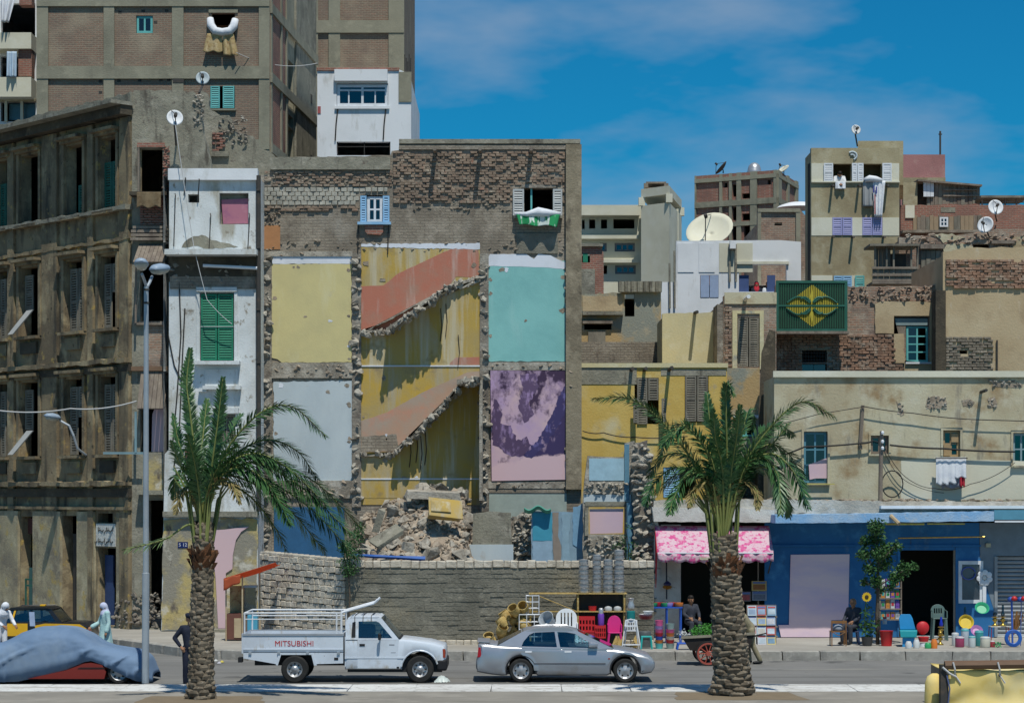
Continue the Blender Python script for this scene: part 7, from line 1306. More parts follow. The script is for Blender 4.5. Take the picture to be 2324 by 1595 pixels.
# ---- yellow canvas lorry tail, bottom right
dy = 44.6; PYl = front(dy); yl = thing('canvas_truck_bed', 'truck bed covered by a roped yellow canvas, at the near kerb', 'truck', (X(2240, dy), dy + 1.0, .14))
MB().grid(lambda u, v: PYl.pt(2150 + 240 * u, 1520 + 110 * v, .05 + .05 * noise.noise(Vector((u * 5, v * 3, 0))) + .03 * math.sin(v * 6 + u * 3)), 40, 18).build('canvas_side', M['canvas'], yl, smooth=True, recalc=False, thick=.012)
MB().grid(lambda u, v: PYl.pt(2150 + 240 * u, 1520 + 2 * math.sin(u * 15), .05 - 1.9 * v) + Vector((0, 0, -.03 * math.sin(v * 3.1))), 30, 6).build('canvas_top', M['canvas'], yl, smooth=True, recalc=False, thick=.012)
MB().tube([PYl.pt(2142, 1508, .08), PYl.pt(2395, 1505, .08)], .09, 8).build('top_rail', flat('dark_bed_rail', (.16, .09, .05)), yl); slabpart('corner_post', PYl, 2133, 1507, 2150, 1615, -.1, .1, M['iron'], yl); slabpart('bed_body', PYl, 2150, 1600, 2395, 1660, -1.9, .0, M['iron'], yl); slabpart('bed_core', PYl, 2152, 1524, 2394, 1600, -1.85, -.12, M['oldwood'], yl)
MB().lathe([(.2, -.9), (.21, -.2), (.2, .1), (.15, .24), (.06, .3), (0, .3)], PYl.pt(2134, 1566, -.6), 18).build('rolled_tarp', M['canvas'], yl, smooth=True)
for x in (2163, 2264): MB().tube([PYl.pt(x - 4, 1500, .18), PYl.pt(x, 1516, .2), PYl.pt(x + 2, 1530, .12), PYl.pt(x + 14, 1548, .12)], .018, 6).build('rope', M['palewire'], yl); MB().lathe([(.02, -.02), (.035, 0), (.02, .02)], PYl.pt(x + 2, 1530, .12), 8, 'y').build('eyelet', M['iron'], yl)
MB().tube([PYl.pt(2136, 1512, .14), PYl.pt(2152, 1526, .16), PYl.pt(2166, 1533, .14)], .025, 6).build('rope', M['palewire'], yl); MB().tube([PYl.pt(2146, 1530, .13), PYl.pt(2152, 1560, .16), PYl.pt(2148, 1600, .14)], .015, 6).build('rope', flat('blue_rope', (.1, .14, .3)), yl)
for x in (2200, 2360): MB().lathe([(.12, -.1), (.3, -.1), (.33, 0), (.3, .1), (.12, .1)], (X(x, dy), dy + .2, .47), 20, 'y').build('wheel', M['tyre'], yl)
# litter on the road
tag(MB().grid(lambda u, v: W(985 + 36 * u, 1549, 51.9) + Vector((0, v * .35, .02 + .14 * math.sin(u * 3.14) * math.sin(v * 3.14) + .04 * noise.noise(Vector((u * 6, v * 6, 1))))), 16, 10).build('plastic_bag', flat('white_plastic', (.62, .68, .64), .4), smooth=True, recalc=False), 'crumpled white plastic bag lying by the front wheel of the pickup', 'bag')
for i, (x_, y_, c_, lb) in enumerate(((484, 1494, (.6, .62, .6), 'scrap of white paper on the road by the kerb'), (498, 1497, (.6, .5, .1), 'yellow paper wrapper on the road behind the pickup'), (492, 1500, (.5, .5, .55), 'grey torn wrapper on the road behind the pickup'))):
    tag(MB().grid(lambda u, v: W(x_ + 9 * u, y_, 59.7 - i * .4) + Vector((0, .2 * v, .012 + .05 * math.sin(u * 3.1) * math.sin(v * 3.1)  + Z(1120, 1) * 0 - W(x_, y_, 59.7 - i * .4).z)), 5, 5).build('litter', flat('litter_%d' % i, c_), recalc=False), lb, 'litter')
# ================================================================== PEOPLE
def limbs(mb, segs, n=10):
    for p0, p1, r0, r1 in segs:
        p0, p1 = Vector(p0), Vector(p1); d = (p1 - p0); L = max(d.length, 1e-4); d = d / L; pts = []; rs = []
        for t in (-.98, -.8, -.45, 0): pts.append(p0 + d * t * r0); rs.append(r0 * math.sqrt(max(.02, 1 - t * t)))
        pts.append(p0.lerp(p1, .5)); rs.append((r0 + r1) / 2 * 1.04)
        for t in (0, .45, .8, .98): pts.append(p1 + d * t * r1); rs.append(r1 * math.sqrt(max(.02, 1 - t * t)))
        mb.tube(pts, rs, n)
    return mb
def soft(o, vox):
    m = o.modifiers.new('one_surface', 'REMESH'); m.mode = 'VOXEL'; m.voxel_size = vox; m.use_smooth_shade = True
    s = o.modifiers.new('smooth', 'SMOOTH'); s.factor = .5; s.iterations = 3; return o
BASE = dict(head=(0, -.02, 1.60), neck=(0, 0, 1.44), chest=(0, 0, 1.26), waist=(0, 0, 1.06), pelvis=(0, 0, .95), shL=(-.18, 0, 1.40), shR=(.18, 0, 1.40), elL=(-.24, .02, 1.13), elR=(.24, .02, 1.13), haL=(-.25, -.06, .88), haR=(.25, -.06, .88),
            hiL=(-.09, 0, .92), hiR=(.09, 0, .92), knL=(-.10, -.03, .50), knR=(.10, -.03, .50), anL=(-.10, .02, .09), anR=(.10, .02, .09), toL=(-.11, -.16, .04), toR=(.11, -.16, .04))
def person(label, loc, rz, J=None, top='clothnavy', bottom='clothnavy', robe=None, scarf=None, cap=None, scale=1.0, shoes='plasticblack', sleeves=True, legs=True, bald=False):
    j = {k: Vector(v) for k, v in {**BASE, **(J or {})}.items()}; m = Matrix.Translation(loc) @ Matrix.Rotation(rz, 4, 'Z') @ Matrix.Scale(scale, 4)
    t = thing('person', label, 'person', loc); look = Vector(j.get('look', (0, -1, 0))).normalized(); side = look.cross(Vector((0, 0, 1))).normalized(); hd = j['head']; upv = (hd - j['neck']).normalized()
    def tb(mb, name, mat, vox=None, smooth=True):
        mb.v = [m @ v for v in mb.v]; o = mb.build(name, M[mat], t, smooth=smooth); return soft(o, vox) if vox else o
    b = MB(); limbs(b, [(hd + upv * .045 + look * -.01, hd - upv * .03 + look * .02, .098, .076), (hd - upv * .04 + look * .03, hd - upv * .085 + look * .045, .06, .045), (j['neck'], hd - upv * .06, .058, .055), (hd + look * .088, hd + look * .108 - upv * .035, .013, .019), (hd + side * .09, hd + side * .092 - upv * .03, .02, .014), (hd - side * .09, hd - side * .092 - upv * .03, .02, .014), (hd + look * .082 - upv * .072 + side * .02, hd + look * .082 - upv * .072 - side * .02, .012, .012)])
    limbs(b, [(j['chest'] + Vector((0, 0, .08)), j['pelvis'], .10, .10), (j['neck'] + Vector((0, 0, -.04)), j['chest'], .07, .1)])
    for s in 'LR':
        limbs(b, [(j['sh' + s], j['el' + s], .047, .038), (j['el' + s], j['ha' + s], .038, .026), (j['hi' + s], j['kn' + s], .07, .05), (j['kn' + s], j['an' + s], .05, .035), (j['sh' + s], j['neck'] + Vector((0, 0, -.05)), .045, .05)])
        e, h = j['el' + s], j['ha' + s]; fd = (h - e).normalized(); sd_ = fd.cross(Vector((0, 1, .1))).normalized(); nn = sd_.cross(fd).normalized(); limbs(b, [(h + fd * .02, h + fd * .075, .034, .038)])
        for q, ln in ((-.03, .062), (-.01, .075), (.01, .07), (.029, .055)):
            a0 = h + fd * .085 + sd_ * q; a1 = a0 + fd * ln * .55 + nn * .012; limbs(b, [(a0, a1, .0105, .0095), (a1, a1 + fd * ln * .4 + nn * .026, .0095, .008)], 6)
        limbs(b, [(h + fd * .035 + sd_ * .035, h + fd * .07 + sd_ * .062, .013, .011), (h + fd * .07 + sd_ * .062, h + fd * .105 + sd_ * .06 + nn * .01, .011, .009)], 6)
    tb(b, 'body', 'skin', .0115)
    ey = MB(); [ey.lathe([(0, -.008), (.011, -.004), (.013, 0), (.011, .004), (0, .008)], hd + look * .092 + side * q + upv * .005, 8) for q in (-.033, .033)]; tb(ey, 'eyes', 'hair')
    if bald: pass
    elif not scarf:
        h_ = MB(); limbs(h_, [(hd + upv * .062 - look * .012, hd + upv * .02 - look * .045, .1, .088), (hd + upv * .085 + look * .03, hd + upv * .085 - look * .02, .06, .07)]); tb(h_, 'hair', 'hair', .016)
    else:
        h_ = MB(); limbs(h_, [(hd + upv * .05 - look * .02, hd - upv * .02 - look * .03, .112, .10), (hd - upv * .05 - look * .02, j['neck'] - Vector((0, 0, .06)), .10, .15)]); tb(h_, 'headscarf', scarf, .017)
    if cap: c_ = MB(); c_.tube([hd + upv * .075, hd + upv * .10, hd + upv * .14, hd + upv * .15], [.11, .115, .115, .09], 14); c_.tube([hd + upv * .085 + look * .06, hd + upv * .07 + look * .16], [.08, .05], 8); tb(c_, 'cap', cap)
    c = MB(); segs = [(j['chest'] + Vector((-.07, 0, .06)), j['waist'] + Vector((-.04, 0, 0)), .125, .12), (j['chest'] + Vector((.07, 0, .06)), j['waist'] + Vector((.04, 0, 0)), .125, .12), (j['waist'], j['pelvis'], .15, .155), (j['shL'], j['shR'], .075, .075)]
    for s in 'LR':
        if sleeves: segs += [(j['sh' + s], j['el' + s], .068, .056), (j['el' + s], j['el' + s].lerp(j['ha' + s], .86), .056, .044 if not robe else .07)]
        else: segs += [(j['sh' + s], j['sh' + s].lerp(j['el' + s], .6), .07, .064)]
    limbs(c, segs); tb(c, 'robe' if robe else 'shirt', robe or top, .019)
    if robe:
        r = MB(); rs = []
        for q in range(9):
            f = q / 8; z = j['waist'].z * (1 - f) + .10 * f; cx_ = j['pelvis'].x * (1 - f) + (j['anL'].x + j['anR'].x) / 2 * f; cy_ = j['pelvis'].y * (1 - f) + (j['anL'].y + j['anR'].y) / 2 * f
            rs.append([Vector((cx_ + (.17 + .07 * f) * math.cos(a) * (1 + .07 * f * math.sin(a * 7)), cy_ + (.14 + .13 * f) * math.sin(a) * (1 + .09 * f * math.sin(a * 5 + 1)), z)) for a in [6.2832 * k / 36 for k in range(36)]])
        r.rings(rs, cap=False); tb(r, 'skirt', robe)
    elif legs:
        l_ = MB(); sg = [(j['pelvis'] + Vector((0, 0, .03)), (j['hiL'] + j['hiR']) / 2, .145, .14)]
        for s in 'LR': sg += [(j['hi' + s], j['kn' + s], .098, .078), (j['kn' + s], j['an' + s] + Vector((0, 0, .02)), .078, .068)]
        limbs(l_, sg); tb(l_, 'trousers', bottom, .019)
    f_ = MB()
    for s in 'LR': limbs(f_, [(j['an' + s] + Vector((0, .03, -.03)), j['to' + s], .05, .042)])
    tb(f_, 'shoes', shoes, .017); return t
person('policeman in a dark navy uniform and cap leaning by the slender palm', (X(431, 52.0), 52.0, 0), .25, dict(elL=(-.36, .06, 1.16), haL=(-.22, -.06, .95), look=(.25, -1, 0)), cap='clothnavy', scale=1.0)
person('woman in a pale mint robe and lilac headscarf walking past the taxi', (X(239, 59.2), 59.2, 0), -1.05, dict(haL=(-.3, -.30, 1.0), elL=(-.28, -.08, 1.12), look=(.05, -1, -.15), head=(0, -.05, 1.55), anR=(.10, .16, .09), toR=(.10, .0, .04), anL=(-.1, -.16, .09), toL=(-.1, -.33, .04)), robe='clothmint', scarf='clothlilac', scale=.97)
person('person in white clothes stooping beside the black taxi', (X(2, 60.5), 60.5, 0), .8, dict(head=(0, -.22, 1.45), neck=(0, -.14, 1.34), chest=(0, -.08, 1.2), shL=(-.18, -.1, 1.3), shR=(.18, -.1, 1.3), elL=(-.26, -.2, 1.06), elR=(.26, -.2, 1.06), haL=(-.2, -.42, .95), haR=(.2, -.42, .95), look=(.1, -1, -.4)), top='clothwhite', bottom='clothwhite', scarf='clothwhite')
person('vegetable seller in khaki bending over the cart, behind the stout palm', (X(1702, 58.9), 58.9, 0), -1.35, dict(head=(0, -.42, 1.44), neck=(0, -.32, 1.32), chest=(0, -.22, 1.2), waist=(0, -.06, 1.04), shL=(-.18, -.28, 1.28), shR=(.18, -.28, 1.28), elL=(-.22, -.4, 1.05), elR=(.22, -.4, 1.05), haL=(-.15, -.6, .98), haR=(.15, -.6, .98), look=(0, -1, -.5), knR=(.1, .05, .5), anR=(.1, .25, .09), toR=(.1, .08, .04)), top='clothkhaki', bottom='clothkhaki')
SIT = dict(head=(0, .0, 1.18), neck=(0, .03, 1.03), chest=(0, .05, .86), waist=(0, .08, .66), pelvis=(0, .08, .56), shL=(-.18, .04, .99), shR=(.18, .04, .99), elL=(-.24, -.04, .76), elR=(.24, -.04, .76), haL=(-.16, -.28, .66), haR=(.16, -.28, .66), hiL=(-.1, .05, .54), hiR=(.1, .05, .54), knL=(-.13, -.38, .50), knR=(.13, -.38, .50), anL=(-.13, -.36, .09), anR=(.13, -.36, .09), toL=(-.14, -.53, .04), toR=(.14, -.53, .04))
person('shopkeeper in dark clothes seated in the doorway under the pink awning', (X(1568, 65.0), 65.0, .25), .3, {**SIT, 'look': (.2, -1, 0)}, top='clothgrey', bottom='clothgrey')
person('bald man in dark blue seated beside the large pink board', (X(1936, 63.2), 63.2, .25), -.7, {**SIT, 'look': (.2, -1, 0)}, top='clothgrey', bottom='clothgrey', bald=True)
person('woman in white leaning out of the tan block top window', W(1905, 470, 90.25) + Vector((0, 0, -.18)), 0, dict(head=(0, -.12, 1.52), elL=(-.24, -.16, 1.1), elR=(.24, -.16, 1.1), haL=(-.06, -.34, 1.06), haR=(.06, -.34, 1.06), look=(0, -1, -.35)), top='clothwhite', bottom='clothgrey', sleeves=False)
person('person in a red headscarf at the white dish house balcony', W(1717, 700, 97.35) + Vector((0, 0, -.55)), 0, dict(), top='clothnavy', bottom='clothgrey', scarf='redcloth'); person('person in white at the white dish house balcony', W(1743, 700, 97.35) + Vector((0, 0, -.55)), 0, dict(), top='clothwhite', bottom='clothgrey')

# ================================================================== CART
dc = 58.4; ct = thing('vegetable_cart', 'dark wooden handcart heaped with green herbs on red spoked wheels', 'cart', (X(1615, dc), dc, 0))
def cartbed(u, v): return None
cm = flat('cart_wood', (.035, .028, .025), .8)
MB().hexa([W(1566, 1475, dc + .9), W(1700, 1475, dc + .9), W(1712, 1436, dc + .95), W(1548, 1446, dc + .95), W(1566, 1475, dc - .1), W(1700, 1475, dc - .1), W(1712, 1436, dc - .15), W(1548, 1446, dc - .15)]).build('cart_body', cm, ct); MB().hexa([W(1546, 1449, dc + .97), W(1714, 1440, dc + .97), W(1714, 1434, dc + .97), W(1546, 1443, dc + .97), W(1546, 1449, dc - .18), W(1714, 1440, dc - .18), W(1714, 1434, dc - .18), W(1546, 1443, dc - .18)]).build('tray_rim', flat('tray_wood', (.3, .27, .2)), ct)
for yo in (-.2, .95):
    c = Vector((X(1606, dc), dc + yo, .33)); w_ = MB().lathe([(.30, -.025), (.33, -.025), (.335, 0), (.33, .025), (.30, .025), (.30, -.025)], c, 28, 'y').build('wheel', M['tyre'], ct); MB().lathe([(.25, -.02), (.30, -.02), (.30, .02), (.25, .02), (.25, -.02)], c, 28, 'y').build('rim', flat('cart_red', (.42, .09, .06)), w_)
    for k in range(10): a = k * .6283; MB().tube([c + Vector((math.cos(a) * .05, 0, math.sin(a) * .05)), c + Vector((math.cos(a) * .26, 0, math.sin(a) * .26))], .014, 5).build('spoke', flat('cart_red', (.42, .09, .06)), w_)
    MB().lathe([(0, -.05), (.06, -.05), (.06, .05), (0, .05)], c, 12, 'y').build('hub', flat('cart_red', (.42, .09, .06)), w_)
MB().tube([(X(1606, dc), dc - .18, .33), (X(1606, dc), dc + .93, .33)], .03, 8).build('axle', M['iron'], ct); MB().tube([W(1690, 1440, dc), (X(1690, dc), dc, .02)], .03, 6).build('prop_leg', cm, ct)
for yo in (0, .8): MB().tube([W(1700, 1445, dc + yo), W(1740, 1436, dc + yo)], .02, 6).build('shaft', cm, ct)
hb = thing('herb_bundles', 'heap of bright green herbs on the handcart', 'vegetables', W(1600, 1443, dc + .35)); leafcloud(hb, 'leaves', [(W(x, y, dc + q), r) for x, y, q, r in ((1575, 1434, .1, .16), (1595, 1430, .2, .2), (1615, 1428, .4, .2), (1600, 1428, .6, .2), (1580, 1430, .6, .16), (1630, 1430, .3, .14), (1612, 1432, 0, .14), (1650, 1430, .3, .18))], 3600, .06, flat('herb_green', (.06, .26, .03)), 9)
rt = thing('white_roots', 'bunch of white radish roots at the front edge of the handcart', 'vegetables', W(1556, 1448, dc)); leafcloud(rt, 'roots', [(W(1552, 1440, dc + .1), .14), (W(1562, 1443, dc - .02), .12), (W(1550, 1438, dc + .4), .13)], 3000, .06, flat('root_white', (.55, .57, .56)), 10)

# ================================================================== HOUSEHOLD GOODS along the wall
dg = 62.2; GZ = .245; kx = dg / F
gx = lambda zx: 1029.05 + zx * .26414        # stall detail frame to picture units
gy = lambda zy: 1174.3 + zy * .26414
def G(zx, zy, d=dg): return W(gx(zx), gy(zy), d)
def on(zx, d=dg): return Vector((X(gx(zx), d), d, GZ))
def lathething(name, label, cat, c, prof, mat, parts=(), group=None, n=18, tilt=None):
    t = thing(name, label, cat, c, group); o = MB().lathe(prof, c, n).build('body', mat, t, smooth=True, recalc=False); o.data.set_sharp_from_angle(angle=R(40))
    for nm, pf, mt in parts: MB().lathe(pf, c, n).build(nm, mt, t, smooth=True, recalc=False)
    if tilt: t.rotation_euler = tilt
    return t
al = M['aluminium']
rk = thing('goods_rack', 'rough timber rack carrying stacked aluminium pots against the rendered wall', 'rack', on(1265, 62.3))
for zx in (1070, 1470, 662):
    for q in (0, .38): MB().box(X(gx(zx), dg) - .025, X(gx(zx), dg) + .025, dg + q - .02, dg + q + .02, GZ, Z(gy(648), dg)).build('post', M['straw'], rk)
for zy, a, b in ((648, 650, 1490), (802, 650, 1480)):
    for q in (0, .13, .26, .39): MB().box(X(gx(a), dg), X(gx(b), dg), dg + q - .07, dg + q + .05, Z(gy(zy + 8), dg), Z(gy(zy), dg)).build('shelf_board', M['straw'], rk) if q < .01 or a < 700 else None
MB().box(X(gx(1060), dg), X(gx(1490), dg), dg + .45, dg + .48, GZ, Z(gy(650), dg)).build('back_panel', M['iron'], rk); MB().tube([G(740, 675, dg - .05), G(1060, 805, dg - .05)], .016, 6).build('brace', M['straw'], rk)
ORDN = 'first second third fourth fifth sixth seventh eighth ninth'.split()
for ci, (zx, n, r0) in enumerate(((1122, 7, .15), (1234, 8, .135), (1330, 7, .15), (1424, 9, .15))):
    z = Z(gy(648), dg) + .002
    for i in range(n):
        h = .115 if i < n - 1 else .14; r = r0 * 1.08 * (1 - .022 * i); c = Vector((X(gx(zx), dg) + random.uniform(-.008, .008), dg + .12, z))
        lathething('cooking_pot', f'aluminium pot, {ORDN[i]} from the bottom of the stack {("by the timber brace", "over the red bowl", "over the wrapped dishes", "by the milk churn end")[ci]}', 'pot', c, [(0, 0), (r * .9, 0), (r * .97, .02), (r * .97, h * .85), (r * 1.06, h * .92), (r * 1.06, h), (r * .9, h)], al, [('lid', [(r * .92, h), (r * .5, h + .012), (.02, h + .018), (0, h + .018)], al)], 'aluminium pots stacked on the rack'); z += h + .02
for i, (zx, zy) in enumerate(((310, 1045), (430, 1015), (525, 955), (450, 905), (470, 850), (520, 880), (540, 795), (610, 760), (600, 835), (360, 1050), (560, 900), (480, 1030), (400, 970), (585, 1000), (500, 1000), (630, 930))):
    c = G(zx, zy, 62.0 + (i % 3) * .2); c.z = max(c.z - .1, GZ + .02)
    lathething('straw_basket', 'open yellow straw basket in the pile before the rendered wall', 'basket', c, [(0, 0), (.11, 0), (.155, .10), (.16, .2), (.135, .28), (.15, .3), (.13, .29), (.145, .2), (.14, .1), (.1, .015), (0, .015)], M['straw'], group='straw baskets in a pile', tilt=(random.uniform(.3, 1.2), random.uniform(-.7, .7), random.uniform(0, 6)))
def frame_box(name, label, cat, zx0, zx1, zy0, zy1, d, dep, nx, ny, mat, r=.012):
    t = thing(name, label, cat, on((zx0 + zx1) / 2, d)); xs = [X(gx(zx0 + (zx1 - zx0) * i / nx), d) for i in range(nx + 1)]; zs = [Z(gy(zy0 + (zy1 - zy0) * i / ny), d) for i in range(ny + 1)]
    for q in (0, dep):
        for x in xs: MB().tube([(x, d + q, zs[-1]), (x, d + q, zs[0])], r, 5).build('upright', mat, t)
        for z in zs: MB().tube([(xs[0], d + q, z), (xs[-1], d + q, z)], r, 5).build('crossbar', mat, t)
    for x in (xs[0], xs[-1]):
        for z in zs: MB().tube([(x, d, z), (x, d + dep, z)], r, 5).build('side_bar', mat, t)
    return t
frame_box('wire_rack', 'tall white wire rack above the straw baskets', 'rack', 625, 735, 670, 830, 62.05, .25, 2, 3, M['whitepaint']); frame_box('wire_rack', 'low white wire rack beside the straw baskets', 'rack', 565, 760, 832, 1085, 61.9, .3, 3, 4, M['whitepaint'])
tub = thing('metal_tub', 'grey galvanised tub tipped on its side near the white chair', 'tub', on(825, 61.9)); MB().lathe([(0, 0), (.17, 0), (.22, .28), (.235, .29), (.215, .28), (.165, .01)], G(830, 905, 61.9), 18).build('body', M['galv'], tub, smooth=True, recalc=False); tub.children[0].rotation_euler = (.8, -.7, 0)
def plastic_chair(label, zx0, zx1, ztop, zseat, mat, d, cat='chair', slots=True, rz=0):
    w = X(gx(zx1), d) - X(gx(zx0), d); c = on((zx0 + zx1) / 2, d); t = thing('plastic_chair', label, cat, c); zt = Z(gy(ztop), d); zs = Z(gy(zseat), d)
    lp = [(-w/2, zs)] + [(-w/2 * math.cos(R(a)), zs + (zt - zs) * (.55 + .45 * math.sin(R(a)))) for a in range(0, 181, 15)] + [(w/2, zs)]
    holes = [[(x - .018, zs + .12), (x + .018, zs + .12), (x + .018, zt - .12), (x - .018, zt - .12)] for x in [w * (i / 5 - .5) * .8 for i in range(1, 5)]] if slots else []
    MB().poly([lp] + holes, lambda u, v: Vector((c.x + u, d + .36 + .15 * (v - zs), v)), lambda u, v: Vector((c.x + u, d + .33 + .15 * (v - zs), v))).build('backrest', mat, t, bevel=.006)
    MB().box(c.x - w/2, c.x + w/2, d, d + .36, zs - .03, zs).build('seat', mat, t, bevel=.01)
    for a in (-1, 1):
        for q in (.03, .33): MB().hexa([(c.x + a * (w/2 - .02) - .025 + a * .03, d + q + .02, GZ), (c.x + a * (w/2 - .02) + .025 + a * .03, d + q + .02, GZ), (c.x + a * (w/2 - .03) + .03, d + q + .025, zs - .03), (c.x + a * (w/2 - .03) - .03, d + q + .025, zs - .03), (c.x + a * (w/2 - .02) - .025 + a * .03, d + q - .02, GZ), (c.x + a * (w/2 - .02) + .025 + a * .03, d + q - .02, GZ), (c.x + a * (w/2 - .03) + .03, d + q - .025, zs - .03), (c.x + a * (w/2 - .03) - .03, d + q - .025, zs - .03)]).build('leg', mat, t)
        MB().tube([(c.x + a * w/2, d + .03, zs), (c.x + a * w/2, d + .05, zs + .2), (c.x + a * w/2, d + .36, zs + .22)], .018, 6).build('armrest', mat, t)
    return t
C = lambda n, c, r=.45: flat('plastic_' + n, c, r, 0, .5, .12)
wp_ = C('white', (.72, .75, .78)); plastic_chair('white plastic armchair seen from the front among the goods', 882, 1066, 786, 975, wp_, 61.5)
plastic_chair("child's magenta plastic chair beside the purple flask", 1330, 1446, 846, 985, C('magenta', (.6, .02, .2)), 61.5, slots=False)
def crate(label, zx0, zx1, zy0, zy1, mat, d):
    c = on((zx0 + zx1) / 2, d); t = thing('plastic_crate', label, 'crate', c); x0, x1 = X(gx(zx0), d), X(gx(zx1), d); z0, z1 = max(GZ, Z(gy(zy1), d)), Z(gy(zy0), d); n = 5
    for q in (0, .3):
        mb = MB(); hs = [[(x0 + (x1 - x0) * (i + .2) / n, z0 + (z1 - z0) * a), (x0 + (x1 - x0) * (i + .8) / n, z0 + (z1 - z0) * a), (x0 + (x1 - x0) * (i + .8) / n, z0 + (z1 - z0) * b), (x0 + (x1 - x0) * (i + .2) / n, z0 + (z1 - z0) * b)] for i in range(n) for a, b in ((.12, .4), (.5, .78))]
        mb.poly([[(x0, z0), (x1, z0), (x1, z1), (x0, z1)]] + hs, lambda u, v: Vector((u, d + q + .02, v)), lambda u, v: Vector((u, d + q, v))).build('crate_side', mat, t)
    for x in (x0, x1 - .02): MB().box(x, x + .02, d + .02, d + .3, z0, z1).build('crate_end', mat, t)
    MB().box(x0, x1, d + .02, d + .3, z0, z0 + .02).build('crate_floor', mat, t); return t
red = C('red', (.55, .02, .025)); crate('red slatted crate on its stand beside the white chair', 1080, 1215, 850, 985, red, 61.75); crate('red slatted crate standing on the pavement below the purple flask', 1216, 1310, 925, 1035, red, 61.7); crate('lower dark red crate under the tall red crate', 1084, 1212, 990, 1090, C('darkred', (.35, .02, .03)), 61.75)
bz = Z(gy(930), 61.6); lathething('vacuum_flask', 'purple vacuum flask with a silver cap', 'flask', Vector((X(gx(1268), 61.85), 61.85, bz + .0)), [(0, 0), (.085, 0), (.09, .02), (.09, .3), (.07, .34)], C('purple', (.16, .05, .4)), [('cap', [(.07, .34), (.07, .46), (.05, .5), (0, .5)], al)])
lathething('bowl', 'red bowl on the middle shelf of the timber rack', 'bowl', G(1195, 800, dg + .12), [(0, 0), (.10, 0), (.12, .14), (.11, .14), (.09, .02)], red)
for q, zx in enumerate((1330, 1410)): lathething('wrapped_dishes', ['plastic-wrapped dishes on the shelf next to the red bowl', 'plastic-wrapped dishes at the shelf end'][q], 'dishes', G(zx, 800, dg + .12), [(0, 0), (.1, 0), (.12, .05), (.1, .11), (.03, .14), (0, .14)], C('cloudy', (.5, .53, .55)))
lathething('milk_churn', 'shiny aluminium churn on top of the teal cooler', 'churn', Vector((X(gx(1525), 61.9), 61.9, Z(gy(778), 61.9))), [(0, 0), (.1, 0), (.105, .02), (.1, .1), (.07, .18), (.085, .27), (.1, .29), (.09, .28)], al); lathething('water_cooler', 'teal drum water cooler with a white base', 'cooler', Vector((X(gx(1525), 61.9), 61.9, Z(gy(880), 61.9))), [(0, 0), (.12, 0), (.12, .25), (.1, .265), (0, .266)], C('teal', (.01, .2, .2)), [('base_ring', [(.122, .0), (.126, .0), (.126, .03), (.122, .03)], wp_)])
crate('white crate holding red goods under the teal cooler', 1478, 1580, 880, 975, wp_, 61.8)
zb_ = Z(gy(872), 61.9)
for i in range(3): lathething('basin', ['wide red basin under the white basins', 'lower wide white basin in the stack', 'upper small white basin in the stack'][i], 'basin', Vector((X(gx(1652 + (i == 2) * 22), 61.9), 61.9, zb_ + (.0, .045, .13)[i])), [(0, 0), (.15 - .03 * i, 0), (.21 - .03 * i, .1), (.22 - .03 * i, .105), (.2 - .03 * i, .1), (.14 - .03 * i, .01)], (C('maroon', (.25, .02, .03)), wp_, wp_)[i])
lathething('grey_bin', 'large grey ribbed bin holding up the basins', 'bin', on(1645, 61.8), [(0, 0), (.17, 0), (.17, .2), (.16, .21), (.175, .23), (.18, .42), (.16, .46), (.0, .47)], C('grey', (.1, .115, .12)))
def stool(label, zx0, zx1, ztop, mat, d):
    c = on((zx0 + zx1) / 2, d); t = thing('plastic_stool', label, 'stool', c); w = (X(gx(zx1), d) - X(gx(zx0), d)) / 2; zt = Z(gy(ztop), d)
    MB().box(c.x - w, c.x + w, d - w, d + w, zt - .04, zt).build('seat', mat, t, bevel=.015)
    for a in (-1, 1):
        for b in (-1, 1): MB().tube([(c.x + a * w * 1.05, d + b * w * 1.05, GZ), (c.x + a * w * .85, d + b * w * .85, zt - .03)], [.022, .03], 6).build('leg', mat, t)
    return t
stool('turquoise plastic stool before the grey bin', 1612, 1702, 1015, C('turquoise', (.02, .4, .38)), 61.2); stool('blue plastic stool behind the handcart', 1922, 2032, 1072, C('blue', (.02, .1, .5)), 61.0)
ld = thing('step_ladder', 'small white folding step ladder standing open', 'ladder', on(1530, 61.2))
for a, b, q in ((1448, 1480, 0), (1610, 1570, 0), (1470, 1490, .3), (1590, 1565, .3)): MB().tube([on(a, 61.2 - .12 + q), Vector((X(gx(b), 61.2), 61.2, Z(gy(885), 61.2)))], .018, 6).build('rail', M['whitepaint'], ld)
for zy, a, b in ((930, 1470, 1575), (1090, 1452, 1605)): MB().box(X(gx(a), 61.1), X(gx(b), 61.1), 61.08, 61.2, Z(gy(zy), 61.1) - .015, Z(gy(zy), 61.1) + .015).build('tread', M['whitepaint'], ld)
MB().tube([Vector((X(gx(1480), 61.2), 61.2, Z(gy(885), 61.2))), Vector((X(gx(1525), 61.2), 61.2, Z(gy(870), 61.2))), Vector((X(gx(1570), 61.2), 61.2, Z(gy(885), 61.2)))], .018, 6).build('hoop', M['whitepaint'], ld)
for i, (a, z) in enumerate(((1395, 1075), (1450, 1060), (1560, 1085), (1420, 1085))):
    t = thing('straw_broom', 'golden straw broom head leaning under the step ladder', 'broom', on(a, 61.45), 'straw brooms under the ladder'); mb = MB(); c = on(a, 61.45)
    for k in range(40): q = random.uniform(-.16, .16); mb.tube([c + Vector((q, random.uniform(-.08, .05), .02)), c + Vector((q * .25 + .05, .1, random.uniform(.28, .36)))], .006, 4)
    tag(mb.build('bristles', M['straw'], t, recalc=False), kind='stuff'); MB().tube([c + Vector((.05, .1, .27)), c + Vector((.06, .12, .38))], .03, 6).build('binding', M['oldwood'], t)
